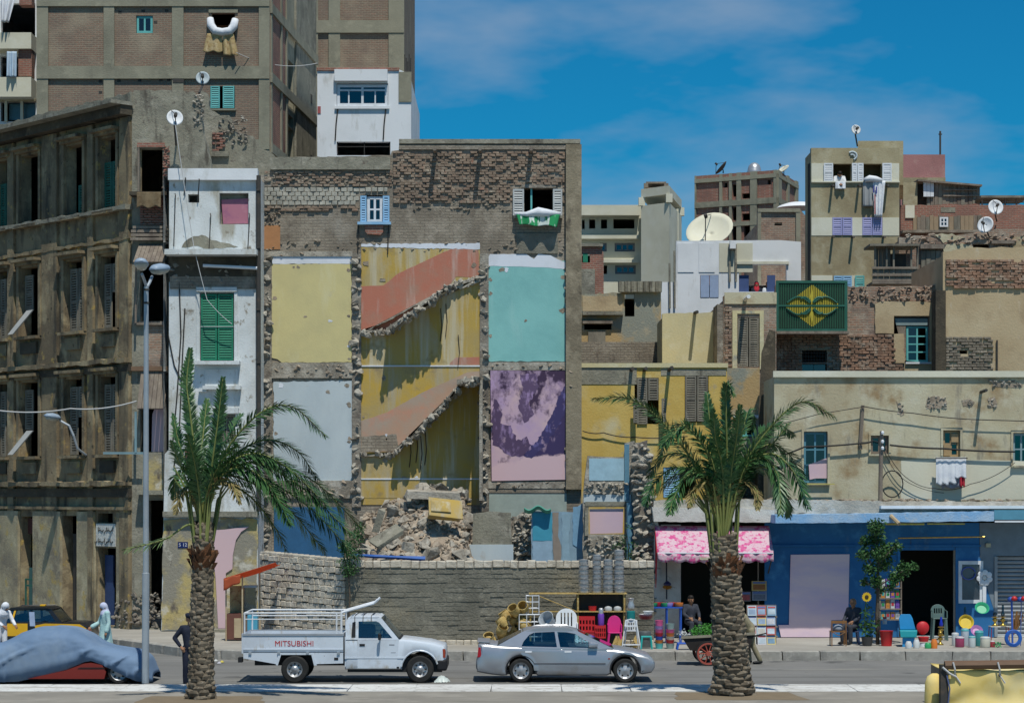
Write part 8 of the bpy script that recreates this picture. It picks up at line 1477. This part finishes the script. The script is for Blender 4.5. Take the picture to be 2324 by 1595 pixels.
cols_ = {'pink': (.75, .12, .3), 'lilac': (.4, .3, .6), 'aqua': (.1, .5, .5), 'red': (.55, .03, .03), 'blue': (.04, .14, .5), 'orange': (.7, .2, .03), 'green': (.03, .35, .12), 'cream': (.65, .6, .45), 'sage': (.3, .42, .38)}
def bucket_stack(px_, d, seq, r, group, place_, gxf=gx):
    z = GZ
    for i, cn in enumerate(seq):
        h = .07 if i < len(seq) - 1 else .13; c = Vector((X(gxf(px_), d), d, z)); hh = .15 if i == 0 else h + .03
        lathething('plastic_bucket', f'{cn} plastic bucket in the {place_}, level {"bottom second third fourth fifth sixth seventh".split()[i]}', 'bucket', c, [(0, 0), (r * .82, 0), (r, hh * .9), (r * 1.06, hh), (r * .96, hh), (r * .8, .01)], C(cn, cols_[cn]), group=group); z += hh * .98
bucket_stack(1768, 61.3, ['aqua', 'orange', 'blue', 'red', 'pink', 'lilac', 'pink'], .115, 'stacked plastic buckets', 'taller stack nearer the wall'); bucket_stack(1862, 61.3, ['sage', 'red', 'cream', 'orange', 'pink', 'sage'], .12, 'stacked plastic buckets', 'stack next to the handcart')
gt = thing('goods_table', 'blue-legged table of red and green household goods in the shop front', 'table', on(1828, 63.4))
x0, x1 = X(gx(1700), 63.4), X(gx(1965), 63.4); zt_ = Z(gy(765), 63.4); MB().box(x0, x1, 63.2, 63.8, zt_ - .03, zt_).build('table_top', C('blue', (.02, .1, .5)), gt)
for x in (x0 + .04, (x0 + x1) / 2, x1 - .04):
    for y in (63.24, 63.74): MB().tube([(x, y, GZ), (x, y, zt_ - .03)], .02, 6).build('leg', C('blue', (.02, .1, .5)), gt)
for i, (zx, cn) in enumerate(((1715, 'green'), (1760, 'red'), (1820, 'green'), (1885, 'red'), (1935, 'orange'), (1790, 'red'), (1850, 'lilac'))): lathething('plastic_dish', f'{cn} plastic dish, number {"one two three four five six seven".split()[i]} from the rubble pier end of the table'.replace('number one from', 'first from').replace('number two from', 'second from').replace('number three from', 'third from').replace('number four from', 'fifth from').replace('number five from', 'last counting from').replace('number six from', 'fourth from').replace('number seven from', 'sixth from').replace(' the rubble', ' rubble').replace(' end of the table', ' on the table'), 'dish', Vector((X(gx(zx), 63.4), 63.4 + (i % 2) * .12, zt_ + .001)), [(0, 0), (.1, 0), (.13, .06), (.135, .12), (.12, .12), (.09, .01)], C(cn, cols_[cn]))
dz = thing('hanging_duster', 'dark feather duster with an orange fringe hanging by the first shop door', 'broom', G(1838, 700, 65.7)); MB().tube([G(1830, 330, 65.75), G(1832, 700, 65.75)], .025, 6).build('handle', M['clothgrey'], dz)
mb = MB(); c = G(1838, 575, 65.7)
for k in range(60): a = random.uniform(-1.1, 1.1); mb.tube([c + Vector((0, 0, .05)), c + Vector((math.sin(a) * .16, random.uniform(-.05, .05), -.02 - math.cos(a) * .12))], .012, 4)
tag(mb.build('fringe', C('dusterorange', (.5, .2, .02)), dz, recalc=False), kind='stuff'); MB().lathe([(0, .12), (.05, .1), (.12, .03), (.1, -.02), (0, -.03)], c, 12).build('tuft', C('dusterblue', (.02, .03, .12)), dz)

# ================================================================== ORANGE STALL on the left
do = 64.6; os_ = thing('orange_stall', 'small snack stall with an orange tarp awning and glass case', 'stall', (X(548, do), do, GZ)); PO = front(do)
def tarp(u, v): return PO.pt(512 + 116 * u + 6 * v, 1311 - 36 * u + 6 * v + 4 * math.sin(v * 3.1), .35 - .9 * v * (1 - .3 * u)) + Vector((0, 0, -.05 * math.sin(u * 3.1) * math.sin(v * 3.14)))
MB().grid(tarp, 16, 8).build('tarp', M['orangetarp'], os_, smooth=True, recalc=False, thick=.012); MB().grid(lambda u, v: PO.pt(511 + 38 * u, 1311 - 10 * u + (27 - 8 * u) * v + 1.5 * math.sin(u * 9), .36), 10, 5).build('tarp_flap', M['orangetarp'], os_, smooth=True, recalc=False, thick=.012)
for x, y in ((514, 1312), (551, 1300), (586, 1300)): MB().tube([PO.pt(x, y, .1 if x < 580 else -.4), Vector((X(x, do), do - (.1 if x < 580 else -.4), GZ))], .025, 6).build('post', M['tan'], os_)
slabpart('counter', PO, 515, 1392, 552, 1450, -.5, .05, flat('red_brown_wood', (.17, .07, .05)), os_); slabpart('counter_front', PO, 532, 1402, 548, 1446, .052, .07, M['tan'], os_); cs = slabpart('glass_case', PO, 554, 1332, 580, 1392, -.35, -.05, M['winglass'], os_); slabpart('case_frame', PO, 552, 1328, 582, 1333, -.37, -.03, M['galv'], os_); slabpart('case_frame', PO, 552, 1390, 582, 1394, -.37, -.03, M['galv'], os_); slabpart('back_board', PO, 517, 1330, 550, 1392, -.5, -.46, M['clothbrown'], os_); slabpart('case_table', PO, 552, 1395, 584, 1452, -.37, -.05, M['oldwood'], os_)
tag(MB().box(X(562, 63.6), X(585, 63.6), 63.5, 63.8, GZ, Z(1395, 63.6)).build('blue_box', C('boxblue', (.08, .35, .5)), bevel=.02), 'light blue box standing beside the orange stall', 'box'); slabpart('doorstep', PH, 487, 1426, 520, 1433, .1, .5, M['greystucco'], wh)

# ================================================================== NEWSSTAND right of the palm
dn = 63.2; ns = thing('news_rack', 'sloping rack of newspapers and magazines beside the large pink board', 'rack', (X(1728, dn), dn, GZ)); PNw = front(dn)
slabpart('rack_frame', front(63.6), 1694, 1372, 1762, 1462, -.05, 0, M['oldwood'], ns)
for r_ in range(4): slabpart('rack_ledge', front(63.2), 1694 - r_, 1398 + r_ * 22, 1764, 1401 + r_ * 22, -.35, .02 + r_ * .05, M['oldwood'], ns)
pal = [(.5, .6, .68), (.62, .6, .55), (.45, .1, .1), (.55, .55, .6), (.2, .35, .5), (.6, .5, .2), (.66, .66, .66), (.3, .4, .55)]; gi = 0
def magazine(label, x0, y0, x1, y1, d, lean, c, pict=None):
    pl = front(d); t = thing('magazine', label, 'magazine', pl.pt((x0 + x1) / 2, y1, 0)); pm = flat('paper_%d' % (int(sum(c) * 1000)), c, .6, 0, .3, .15)
    def sl(a, b, e, f, o, mt, nm): MB().hexa([pl.pt(a, f, o - .008), pl.pt(e, f, o - .008), pl.pt(e, b, o - .008 - lean), pl.pt(a, b, o - .008 - lean), pl.pt(a, f, o), pl.pt(e, f, o), pl.pt(e, b, o - lean), pl.pt(a, b, o - lean)]).build(nm, mt, t)
    sl(x0, y0, x1, y1, 0, pm, 'cover'); h = y1 - y0; w = x1 - x0; q = pict or random.choice(pal); l0 = lean
    lean = l0 * .45; pb = pl
    MB().hexa([pl.pt(x0 + w * .1, y0 + h * .88, .002 - l0 * .12), pl.pt(x1 - w * .1, y0 + h * .88, .002 - l0 * .12), pl.pt(x1 - w * .1, y0 + h * .35, .002 - l0 * .65), pl.pt(x0 + w * .1, y0 + h * .35, .002 - l0 * .65), pl.pt(x0 + w * .1, y0 + h * .88, .005 - l0 * .12), pl.pt(x1 - w * .1, y0 + h * .88, .005 - l0 * .12), pl.pt(x1 - w * .1, y0 + h * .35, .005 - l0 * .65), pl.pt(x0 + w * .1, y0 + h * .35, .005 - l0 * .65)]).build('cover_picture', flat('picture_%d' % (int(sum(q) * 1000)), q, .6, 0, .3, .5), t)
    MB().hexa([pl.pt(x0 + w * .08, y0 + h * .25, .002 - l0 * .75), pl.pt(x1 - w * .08, y0 + h * .25, .002 - l0 * .75), pl.pt(x1 - w * .08, y0 + h * .08, .002 - l0 * .92), pl.pt(x0 + w * .08, y0 + h * .08, .002 - l0 * .92), pl.pt(x0 + w * .08, y0 + h * .25, .005 - l0 * .75), pl.pt(x1 - w * .08, y0 + h * .25, .005 - l0 * .75), pl.pt(x1 - w * .08, y0 + h * .08, .005 - l0 * .92), pl.pt(x0 + w * .08, y0 + h * .08, .005 - l0 * .92)]).build('masthead', flat('masthead_red', (.45, .08, .08)) if gi % 2 else flat('masthead_blue', (.1, .15, .35)), t); return t
names = iter(['pale blue magazine, top row of the news rack', 'white and red magazine, top row of the news rack', 'grey newspaper hung at the end of the top row', 'light newspaper, second row of the news rack by the palm', 'red headed newspaper, middle of the second row', 'blue pictured newspaper at the end of the second row', 'cream newspaper, third row by the palm', 'grey newspaper in the middle of the third row', 'small picture magazine at the end of the third row', 'folded newspaper on the bottom row by the palm', 'folded newspaper in the middle of the bottom row', 'stack of newspapers at the end of the bottom row'])
for r_, y in enumerate((1374, 1396, 1418, 1440)):
    for c_ in range(3): gi += 1; x = 1697 + c_ * 22 + random.uniform(-1, 1); magazine(next(names), x, y, x + 20, y + 22, 63.15 - r_ * .05, .1, pal[(r_ * 3 + c_ * 2) % 8])
for lab, r_, c1, c2 in (('brown pictured magazine pinned on the blue shop wall', (1706, 1318, 1740, 1340), (.5, .35, .12), (.3, .12, .04)), ('dark newspaper pinned below the brown pictured magazine', (1707, 1341, 1740, 1362), (.25, .27, .33), (.15, .17, .22)), ('red pictured magazine pinned beside the palm trunk', (1680, 1342, 1704, 1364), (.2, .15, .15), (.45, .12, .08))): magazine(lab, *r_, 65.85, .02, c1, c2)
# wooden chair by the pink board, blue plastic chairs
dcw = 62.3; wc = thing('wooden_chair', 'brown bentwood chair with clothes on it beside the pink board', 'chair', (X(1904, dcw), dcw, GZ)); x0, x1 = X(1888, dcw), X(1920, dcw); zs = Z(1434, dcw); zt = Z(1410, dcw); wm_ = flat('varnished_wood', (.25, .12, .04), .45)
for x in (x0, x1): MB().tube([(x, dcw, GZ), (x, dcw, zt)], .018, 6).build('rear_leg', wm_, wc); MB().tube([(x, dcw + .36, GZ), (x, dcw + .36, zs)], .018, 6).build('leg', wm_, wc)
MB().box(x0 - .02, x1 + .02, dcw, dcw + .38, zs, zs + .03).build('seat', wm_, wc); MB().box(x0 - .02, x1 + .02, dcw - .015, dcw + .015, zt - .05, zt + .03).build('top_rail', wm_, wc); MB().tube([(x0 + .02, dcw, zs), ((x0 + x1) / 2, dcw, zs - .1), (x1 - .02, dcw, zs)], .012, 5).build('stretcher', wm_, wc)
tag(MB().lathe([(0, 0), (.14, .01), (.15, .1), (.08, .17), (0, .19)], ((x0 + x1) / 2, dcw + .17, zs + .03), 14).build('cloth_bundle', C('clothgreyblue', (.25, .28, .33), .9), smooth=True), 'grey cloth bundle on the bentwood chair', 'cloth')
gx0 = gx
gx = lambda v: v
gy0 = gy; gy = lambda v: v
plastic_chair('dark blue plastic chair carrying the bald seated man', 1922, 1950, 1402, 1432, C('navy', (.03, .05, .12)), 63.0, slots=False); plastic_chair('grey-green plastic chair in the dark blue shop doorway', 2118, 2150, 1372, 1402, C('greygreen', (.1, .16, .15)), 64.6)
# ================================================================== TOYS AND WARES before the blue shop
sh_ = thing('ware_shelf', 'shelf of packaged wares and toys behind the street tree', 'shelf', (X(2025, 63.9), 63.9, GZ)); PWs = front(63.9)
for y in (1332, 1356, 1380, 1404): slabpart('shelf_board', PWs, 1996, y, 2046, y + 3, -.3, .02, M['oldwood'], sh_)
for x in (1996, 2044): slabpart('shelf_post', PWs, x, 1306, x + 3, 1445, -.3, 0, M['oldwood'], sh_)
pc = [('white', (.6, .62, .62)), ('aqua', (.1, .45, .42)), ('green', (.03, .3, .1)), ('orange', (.6, .25, .05)), ('red', (.5, .04, .05)), ('violet', (.18, .08, .4)), ('grey', (.3, .3, .32)), ('blue', (.06, .2, .5))]
for r_, y in enumerate((1332, 1356, 1380, 1404)):
    for k in range(4):
        cn, cv = pc[(r_ * 3 + k * 5) % 8]; x = 2000 + k * 11; h = random.uniform(14, 21); t = thing('packet', f'{cn} packet, {"top second third lowest".split()[r_]} shelf of the ware shelf, {"first second third fourth".split()[k]} from the sunflower', 'packet', PWs.pt(x + 4, y, -.1)); slabpart('box', PWs, x, y - h, x + 9, y, -.16, -.04, C('pk' + cn, cv), t); slabpart('printed_label', PWs, x + 1.5, y - h * .7, x + 7.5, y - h * .3, -.039, -.035, C('pk' + pc[(r_ + k) % 8][0], pc[(r_ + k) % 8][1]), t)
lathething('red_bin', 'red plastic bin at the foot of the street tree', 'bin', Vector((X(2012, 62.4), 62.4, GZ)), [(0, 0), (.15, 0), (.19, .42), (.2, .43), (.18, .42), (.14, .02)], red); lathething('glass_jar', 'clear jar with a red lid behind the red bin', 'jar', Vector((X(2008, 63.2), 63.2, Z(1415, 63.2))), [(0, 0), (.06, 0), (.065, .12), (.05, .15)], C('cloudy', (.5, .53, .55)), [('lid', [(.055, .15), (.055, .2), (0, .2)], red)])
t = thing('toy_car_seat', "child's bright blue moulded seat on the pavement", 'seat', (X(2050, 62.2), 62.2, GZ)); MB().poly([[(2040, 1402), (2044, 1393), (2066, 1393), (2071, 1402), (2078, 1428), (2042, 1428)]], lambda u, v: W(u, v, 62.5), lambda u, v: W(u, v, 62.35)).build('backrest', C('toyblue', (.03, .28, .6)), t, bevel=.02); MB().hexa([W(2044, 1446, 62.5), W(2080, 1446, 62.5), W(2082, 1428, 62.5), W(2040, 1428, 62.5), W(2044, 1446, 61.9), W(2080, 1446, 61.9), W(2082, 1430, 61.9), W(2042, 1430, 61.9)]).build('seat', C('toyteal', (.02, .35, .4)), t, bevel=.02); MB().hexa([W(2048, 1468, 62.5), W(2076, 1468, 62.5), W(2076, 1446, 62.5), W(2048, 1446, 62.5), W(2048, 1468, 62.0), W(2076, 1468, 62.0), W(2076, 1446, 62.0), W(2048, 1446, 62.0)]).build('base', C('toyblue', (.03, .28, .6)), t)
t = thing('red_bowls', 'red toy seat with a round back beside the blue moulded seat', 'seat', (X(2095, 62.2), 62.2, GZ)); MB().lathe([(0, -.04), (.16, -.03), (.19, 0), (.15, .01), (0, .0)], W(2094, 1424, 62.2), 20, 'y').build('backrest', red, t, smooth=True); MB().lathe([(0, 0), (.13, 0), (.16, .13), (.14, .14), (0, .1)], (X(2096, 62.1), 62.1, Z(1455, 62.1)), 18).build('seat', red, t); MB().lathe([(0, 0), (.12, 0), (.11, .1), (0, .1)], (X(2096, 62.1), 62.1, GZ), 18).build('base', wp_, t)
for i, (px_, d_, cn, cv, h, lab) in enumerate(((2062, 61.4, 'cl', (.6, .62, .63), .2, 'crumpled clear plastic bag on the kerb edge'), (2080, 61.5, 'cl', (.6, .62, .63), .24, 'clear bag of wares beside the red toy seat'), (2106, 61.4, 'green', (.03, .35, .12), .16, 'small green tin on the pavement edge'), (2120, 61.4, 'orange', (.7, .2, .03), .26, 'orange and pink carton on the pavement edge'))): lathething('parcel', lab, 'parcel', Vector((X(px_, d_), d_, GZ)), [(0, 0), (.09, 0), (.1, h * .6), (.06, h), (0, h)], C('p' + cn, cv), n=9)
def oil_lamp(label, px_, d_, z, hh, mb_, globe):
    c = Vector((X(px_, d_), d_, z)); t = thing('oil_lamp', label, 'lamp', c); MB().lathe([(0, 0), (.09, 0), (.1, .02), (.04, .06), (.03, .12), (.07, .16), (.075, .2), (.03, .24)], c, 16).build('base', M['brass'], t, smooth=True); MB().lathe([(.03, .24), (.09, .25), (.1, .26), (.03, .28)], c, 16).build('collar', M['brass'], t); MB().lathe([(.04, .28), (.06, .34), (.035, .42), (.03, hh)], c, 14).build('chimney', globe, t, smooth=True); return t
oil_lamp('brass oil lamp with a blue glass shade in the shop doorway', 2136, 63.4, GZ + .22, .55, None, C('cobalt', (.02, .04, .5), .15)); oil_lamp('brass oil lamp with clear chimney beside the dark doorway jamb', 2190, 63.6, GZ + .45, .6, None, M['winglass']); oil_lamp('small brass lamp on the pavement in the doorway', 2134, 62.8, GZ, .3, None, M['brass'])
mf = thing('mirror', 'white framed mirror leaning on the blue shop front', 'mirror', PQs.pt(2201, 1370, .1)); mb = MB()
for r_ in ((2174, 1272, 2182, 1368), (2222, 1272, 2230, 1368), (2182, 1272, 2222, 1280), (2182, 1360, 2222, 1368)): mb.pbox(PQs, *r_, .04, .1)
mb.build('frame', M['whitepaint'], mf); slabpart('glass', PQs, 2182, 1280, 2222, 1360, .045, .06, flat('mirror_glass', (.12, .14, .17), .15, .6), mf); MB().tube([PQs.pt(2196 + 16 * math.cos(a), 1300 + 14 * math.sin(a), .13) for a in [i * .5 for i in range(13)]], .02, 6).build('blue_hoop', C('hoopblue', (.06, .1, .4)), mf)
fl_ = thing('flower_cutout', 'white cut-out flower fixed to the mirror corner', 'ornament', PQs.pt(2232, 1345, .12)); slabpart('stem', PQs, 2228, 1322, 2236, 1368, .105, .14, M['whitepaint'], fl_); MB().lathe([(0, -.03), (.06, -.02), (.07, 0)], PQs.pt(2232, 1310, .15), 12, 'y').build('flower_heart', M['white'], fl_)
for k in range(7): a = k * .8976 + .3; MB().lathe([(0, -.02), (.075, -.012), (.09, 0), (0, .01)], PQs.pt(2232 + 12 * math.cos(a), 1310 + 12 * math.sin(a), .15 + .003 * k), 12, 'y').build('petal', M['whitepaint'], fl_)
lathething('basin', 'green basin propped high among the wares', 'basin', W(2228, 1382, 62.9), [(0, 0), (.15, 0), (.2, .07), (.21, .08), (.19, .07), (.14, .01)], C('basingreen', (.04, .4, .2)), tilt=(.9, 0, 0)); lathething('basin', 'yellow basin standing on edge among the wares', 'basin', W(2192, 1412, 62.8), [(0, 0), (.17, 0), (.21, .07), (.22, .08), (.2, .07), (.16, .01)], C('basinyellow', (.7, .5, .04)), tilt=(1.2, 0, 0)); lathething('basin', 'pink patterned dish leaning among the wares', 'dish', W(2216, 1432, 62.4), [(0, 0), (.12, 0), (.17, .05), (.18, .06), (.11, .01)], C('dishpink', (.5, .2, .45)), tilt=(1.0, .1, 0))
for i, (px_, d_, r, h, cv, lab, nm, ct_) in enumerate(((2178, 61.9, .13, .3, (.34, .05, .12), 'dark pink boxed set in clear wrap', 'boxed_set', 'box'), (2206, 61.8, .1, .32, (.55, .6, .6), 'tall pale tin with a teal lid', 'tin', 'tin'), (2236, 61.8, .14, .3, (.62, .6, .5), 'wide cream tub with printed fruit', 'tub', 'tub'), (2190, 62.3, .11, .5, (.5, .55, .6), 'clear jug in front of the yellow basin', 'jug', 'jug'), (2168, 62.6, .1, .36, (.6, .65, .66), 'white jug by the dark doorway', 'jug', 'jug'), (2222, 62.3, .12, .44, (.05, .3, .3), 'teal tub below the leaning dish', 'tub', 'tub'), (2252, 61.9, .08, .18, (.4, .04, .06), 'small red tin beside the cream tub', 'tin', 'tin'))):
    lathething(nm, lab, ct_, Vector((X(px_, d_), d_, GZ)), [(0, 0), (r * .9, 0), (r, .03), (r, h * .85), (r * .9, h), (0, h)], C('ware%d' % i, cv), [('lid', [(r * 1.03, h * .86), (r * 1.05, h * .95), (r * .6, h * 1.02), (0, h * 1.03)], C('lid%d' % i, (.1, .4, .42) if i % 2 else (.6, .62, .64)))])
tag(leafcloud(None, 'green_netting', [(W(2258, 1462, 61.9), .13), (W(2266, 1464, 61.8), .1)], 3000, .07, C('netgreen', (.03, .35, .1)), 12), 'bright green netting heaped on the pavement', 'netting', kind='thing')
st2 = thing('side_table', 'small table on red legs carrying lamps beside the roller shutter', 'table', (X(2266, 63.0), 63.0, GZ)); zt = Z(1420, 63.0); MB().box(X(2246, 63), X(2288, 63), 62.8, 63.2, zt - .02, zt).build('table_top', M['slabwhite'], st2)
for x in (2248, 2286):
    for y in (62.83, 63.17): MB().tube([(X(x + (1 if x > 2260 else -1) * 2, 63), y, GZ), (X(x, 63), y, zt)], .013, 5).build('leg', C('darkred', (.35, .02, .03)), st2)
oil_lamp('tall clear oil lamp on the red-legged table', 2276, 63.0, zt, .62, None, M['winglass']); oil_lamp('short clear oil lamp on the red-legged table', 2258, 63.0, zt, .34, None, M['winglass'])
hc = thing('hose_coil', 'coil of blue hose standing on the pavement before the roller shutter', 'hose', (X(2300, 61.9), 61.9, GZ)); 
for k in range(6): rr = .17 + .028 * (k % 3); MB().lathe([(rr - .022, 0), (rr, -.022), (rr + .022, 0), (rr, .022), (rr - .022, 0)], Vector((X(2300, 61.9), 61.9 + .045 * (k // 3), GZ + .25)), 28, 'y').build('hose_turn', C('hoseblue', (.02, .12, .48)), hc, smooth=True)
for i, (px_, cv, lab) in enumerate(((2298, (.04, .12, .5), 'blue handled mop with a red and blue head upright in the hose coil'), (2316, (.1, .16, .4), 'thin mop with a red and navy head beside the blue mop'))):
    t = thing('mop', lab, 'mop', (X(px_, 62.4), 62.4, GZ)); MB().tube([(X(px_, 62.4), 62.4, GZ), W(px_ + 4 * i - 2, 1365, 62.4)], .03 if not i else .014, 6).build('handle', C('mop%d' % i, cv), t); MB().lathe([(0, -.08), (.09, -.05), (.1, .02), (.05, .08), (0, .09)], W(px_ + 4 * i - 4, 1360, 62.4), 12).build('head_blue', C('mopblue', (.03, .08, .35)), t, smooth=True); MB().lathe([(0, -.07), (.08, -.04), (.09, .02), (.04, .07), (0, .08)], W(px_ + 4 * i + 4, 1358, 62.3), 12).build('head_red', red, t, smooth=True)
t = thing('dried_branch', 'bundle of orange brown dried branches behind the hose coil', 'branches', (X(2312, 62.5), 62.5, GZ)); mb = MB()
for k in range(50): mb.tube([(X(2300, 62.5), 62.5, GZ + .3), W(random.uniform(2300, 2324), random.uniform(1385, 1410), 62.5 + random.uniform(-.1, .1))], .008, 4)
tag(mb.build('twigs', C('twig', (.35, .17, .06), .9), t, recalc=False), kind='stuff')
# ================================================================== Arabic sign on the corner house, worn posters, house extras
sg = thing('shop_sign', 'white painted sign with two lines of Arabic writing over a corner house door', 'sign', PA.ptz(240, zL(1240), .05)); MB().pbz(PA, 220, 264, zL(1241), zL(1189), .003, .04).build('sign_board', M['slabwhite'], sg)
def stroke(pts, r=.014): MB().tube([PA.ptz(x, zL(y), .05) for x, y in pts], r, 5).build('stroke', M['iron'], sg)
for base, x0_, seq in ((1206, 259, 'abcadbca'), (1232, 259, 'bacdabcab')):
    x = x0_
    for ch in seq:
        if ch == 'a': stroke([(x, base - 9), (x, base)]); x -= 2.6
        elif ch == 'b': stroke([(x, base - 3), (x - 1.5, base), (x - 4.5, base), (x - 6, base - 2.5)]); stroke([(x - 3, base + 3), (x - 3.4, base + 3.4)]); x -= 6.4
        elif ch == 'c': stroke([(x, base - 1), (x - 1.5, base - 4), (x - 3, base - 1), (x - 5, base)]); stroke([(x - 1.5, base - 7), (x - 2.2, base - 7)]); x -= 5.2
        else: stroke([(x, base - 2), (x - 1, base + 3), (x - 4, base + 4)]); x -= 4.6
for a, b in ((-70, -44), (-10, 46), (80, 142), (178, 218), (268, 296)): MB().pslabz(PA, [[(p[0], p[1]) for p in ((a, .25), (b, .25), (b, zL(1162)), (a, zL(1162)))]], .003, .105 if b - a > 50 else .07).build('plaster_pier', M['ochrebase2'], bh)
hang('hung_rug', 'brown rug thrown over the corner house balcony', 'rug', PC, 318, 442, 372, 476, .58, M['clothbrown2'], 2, .06, jag=3)
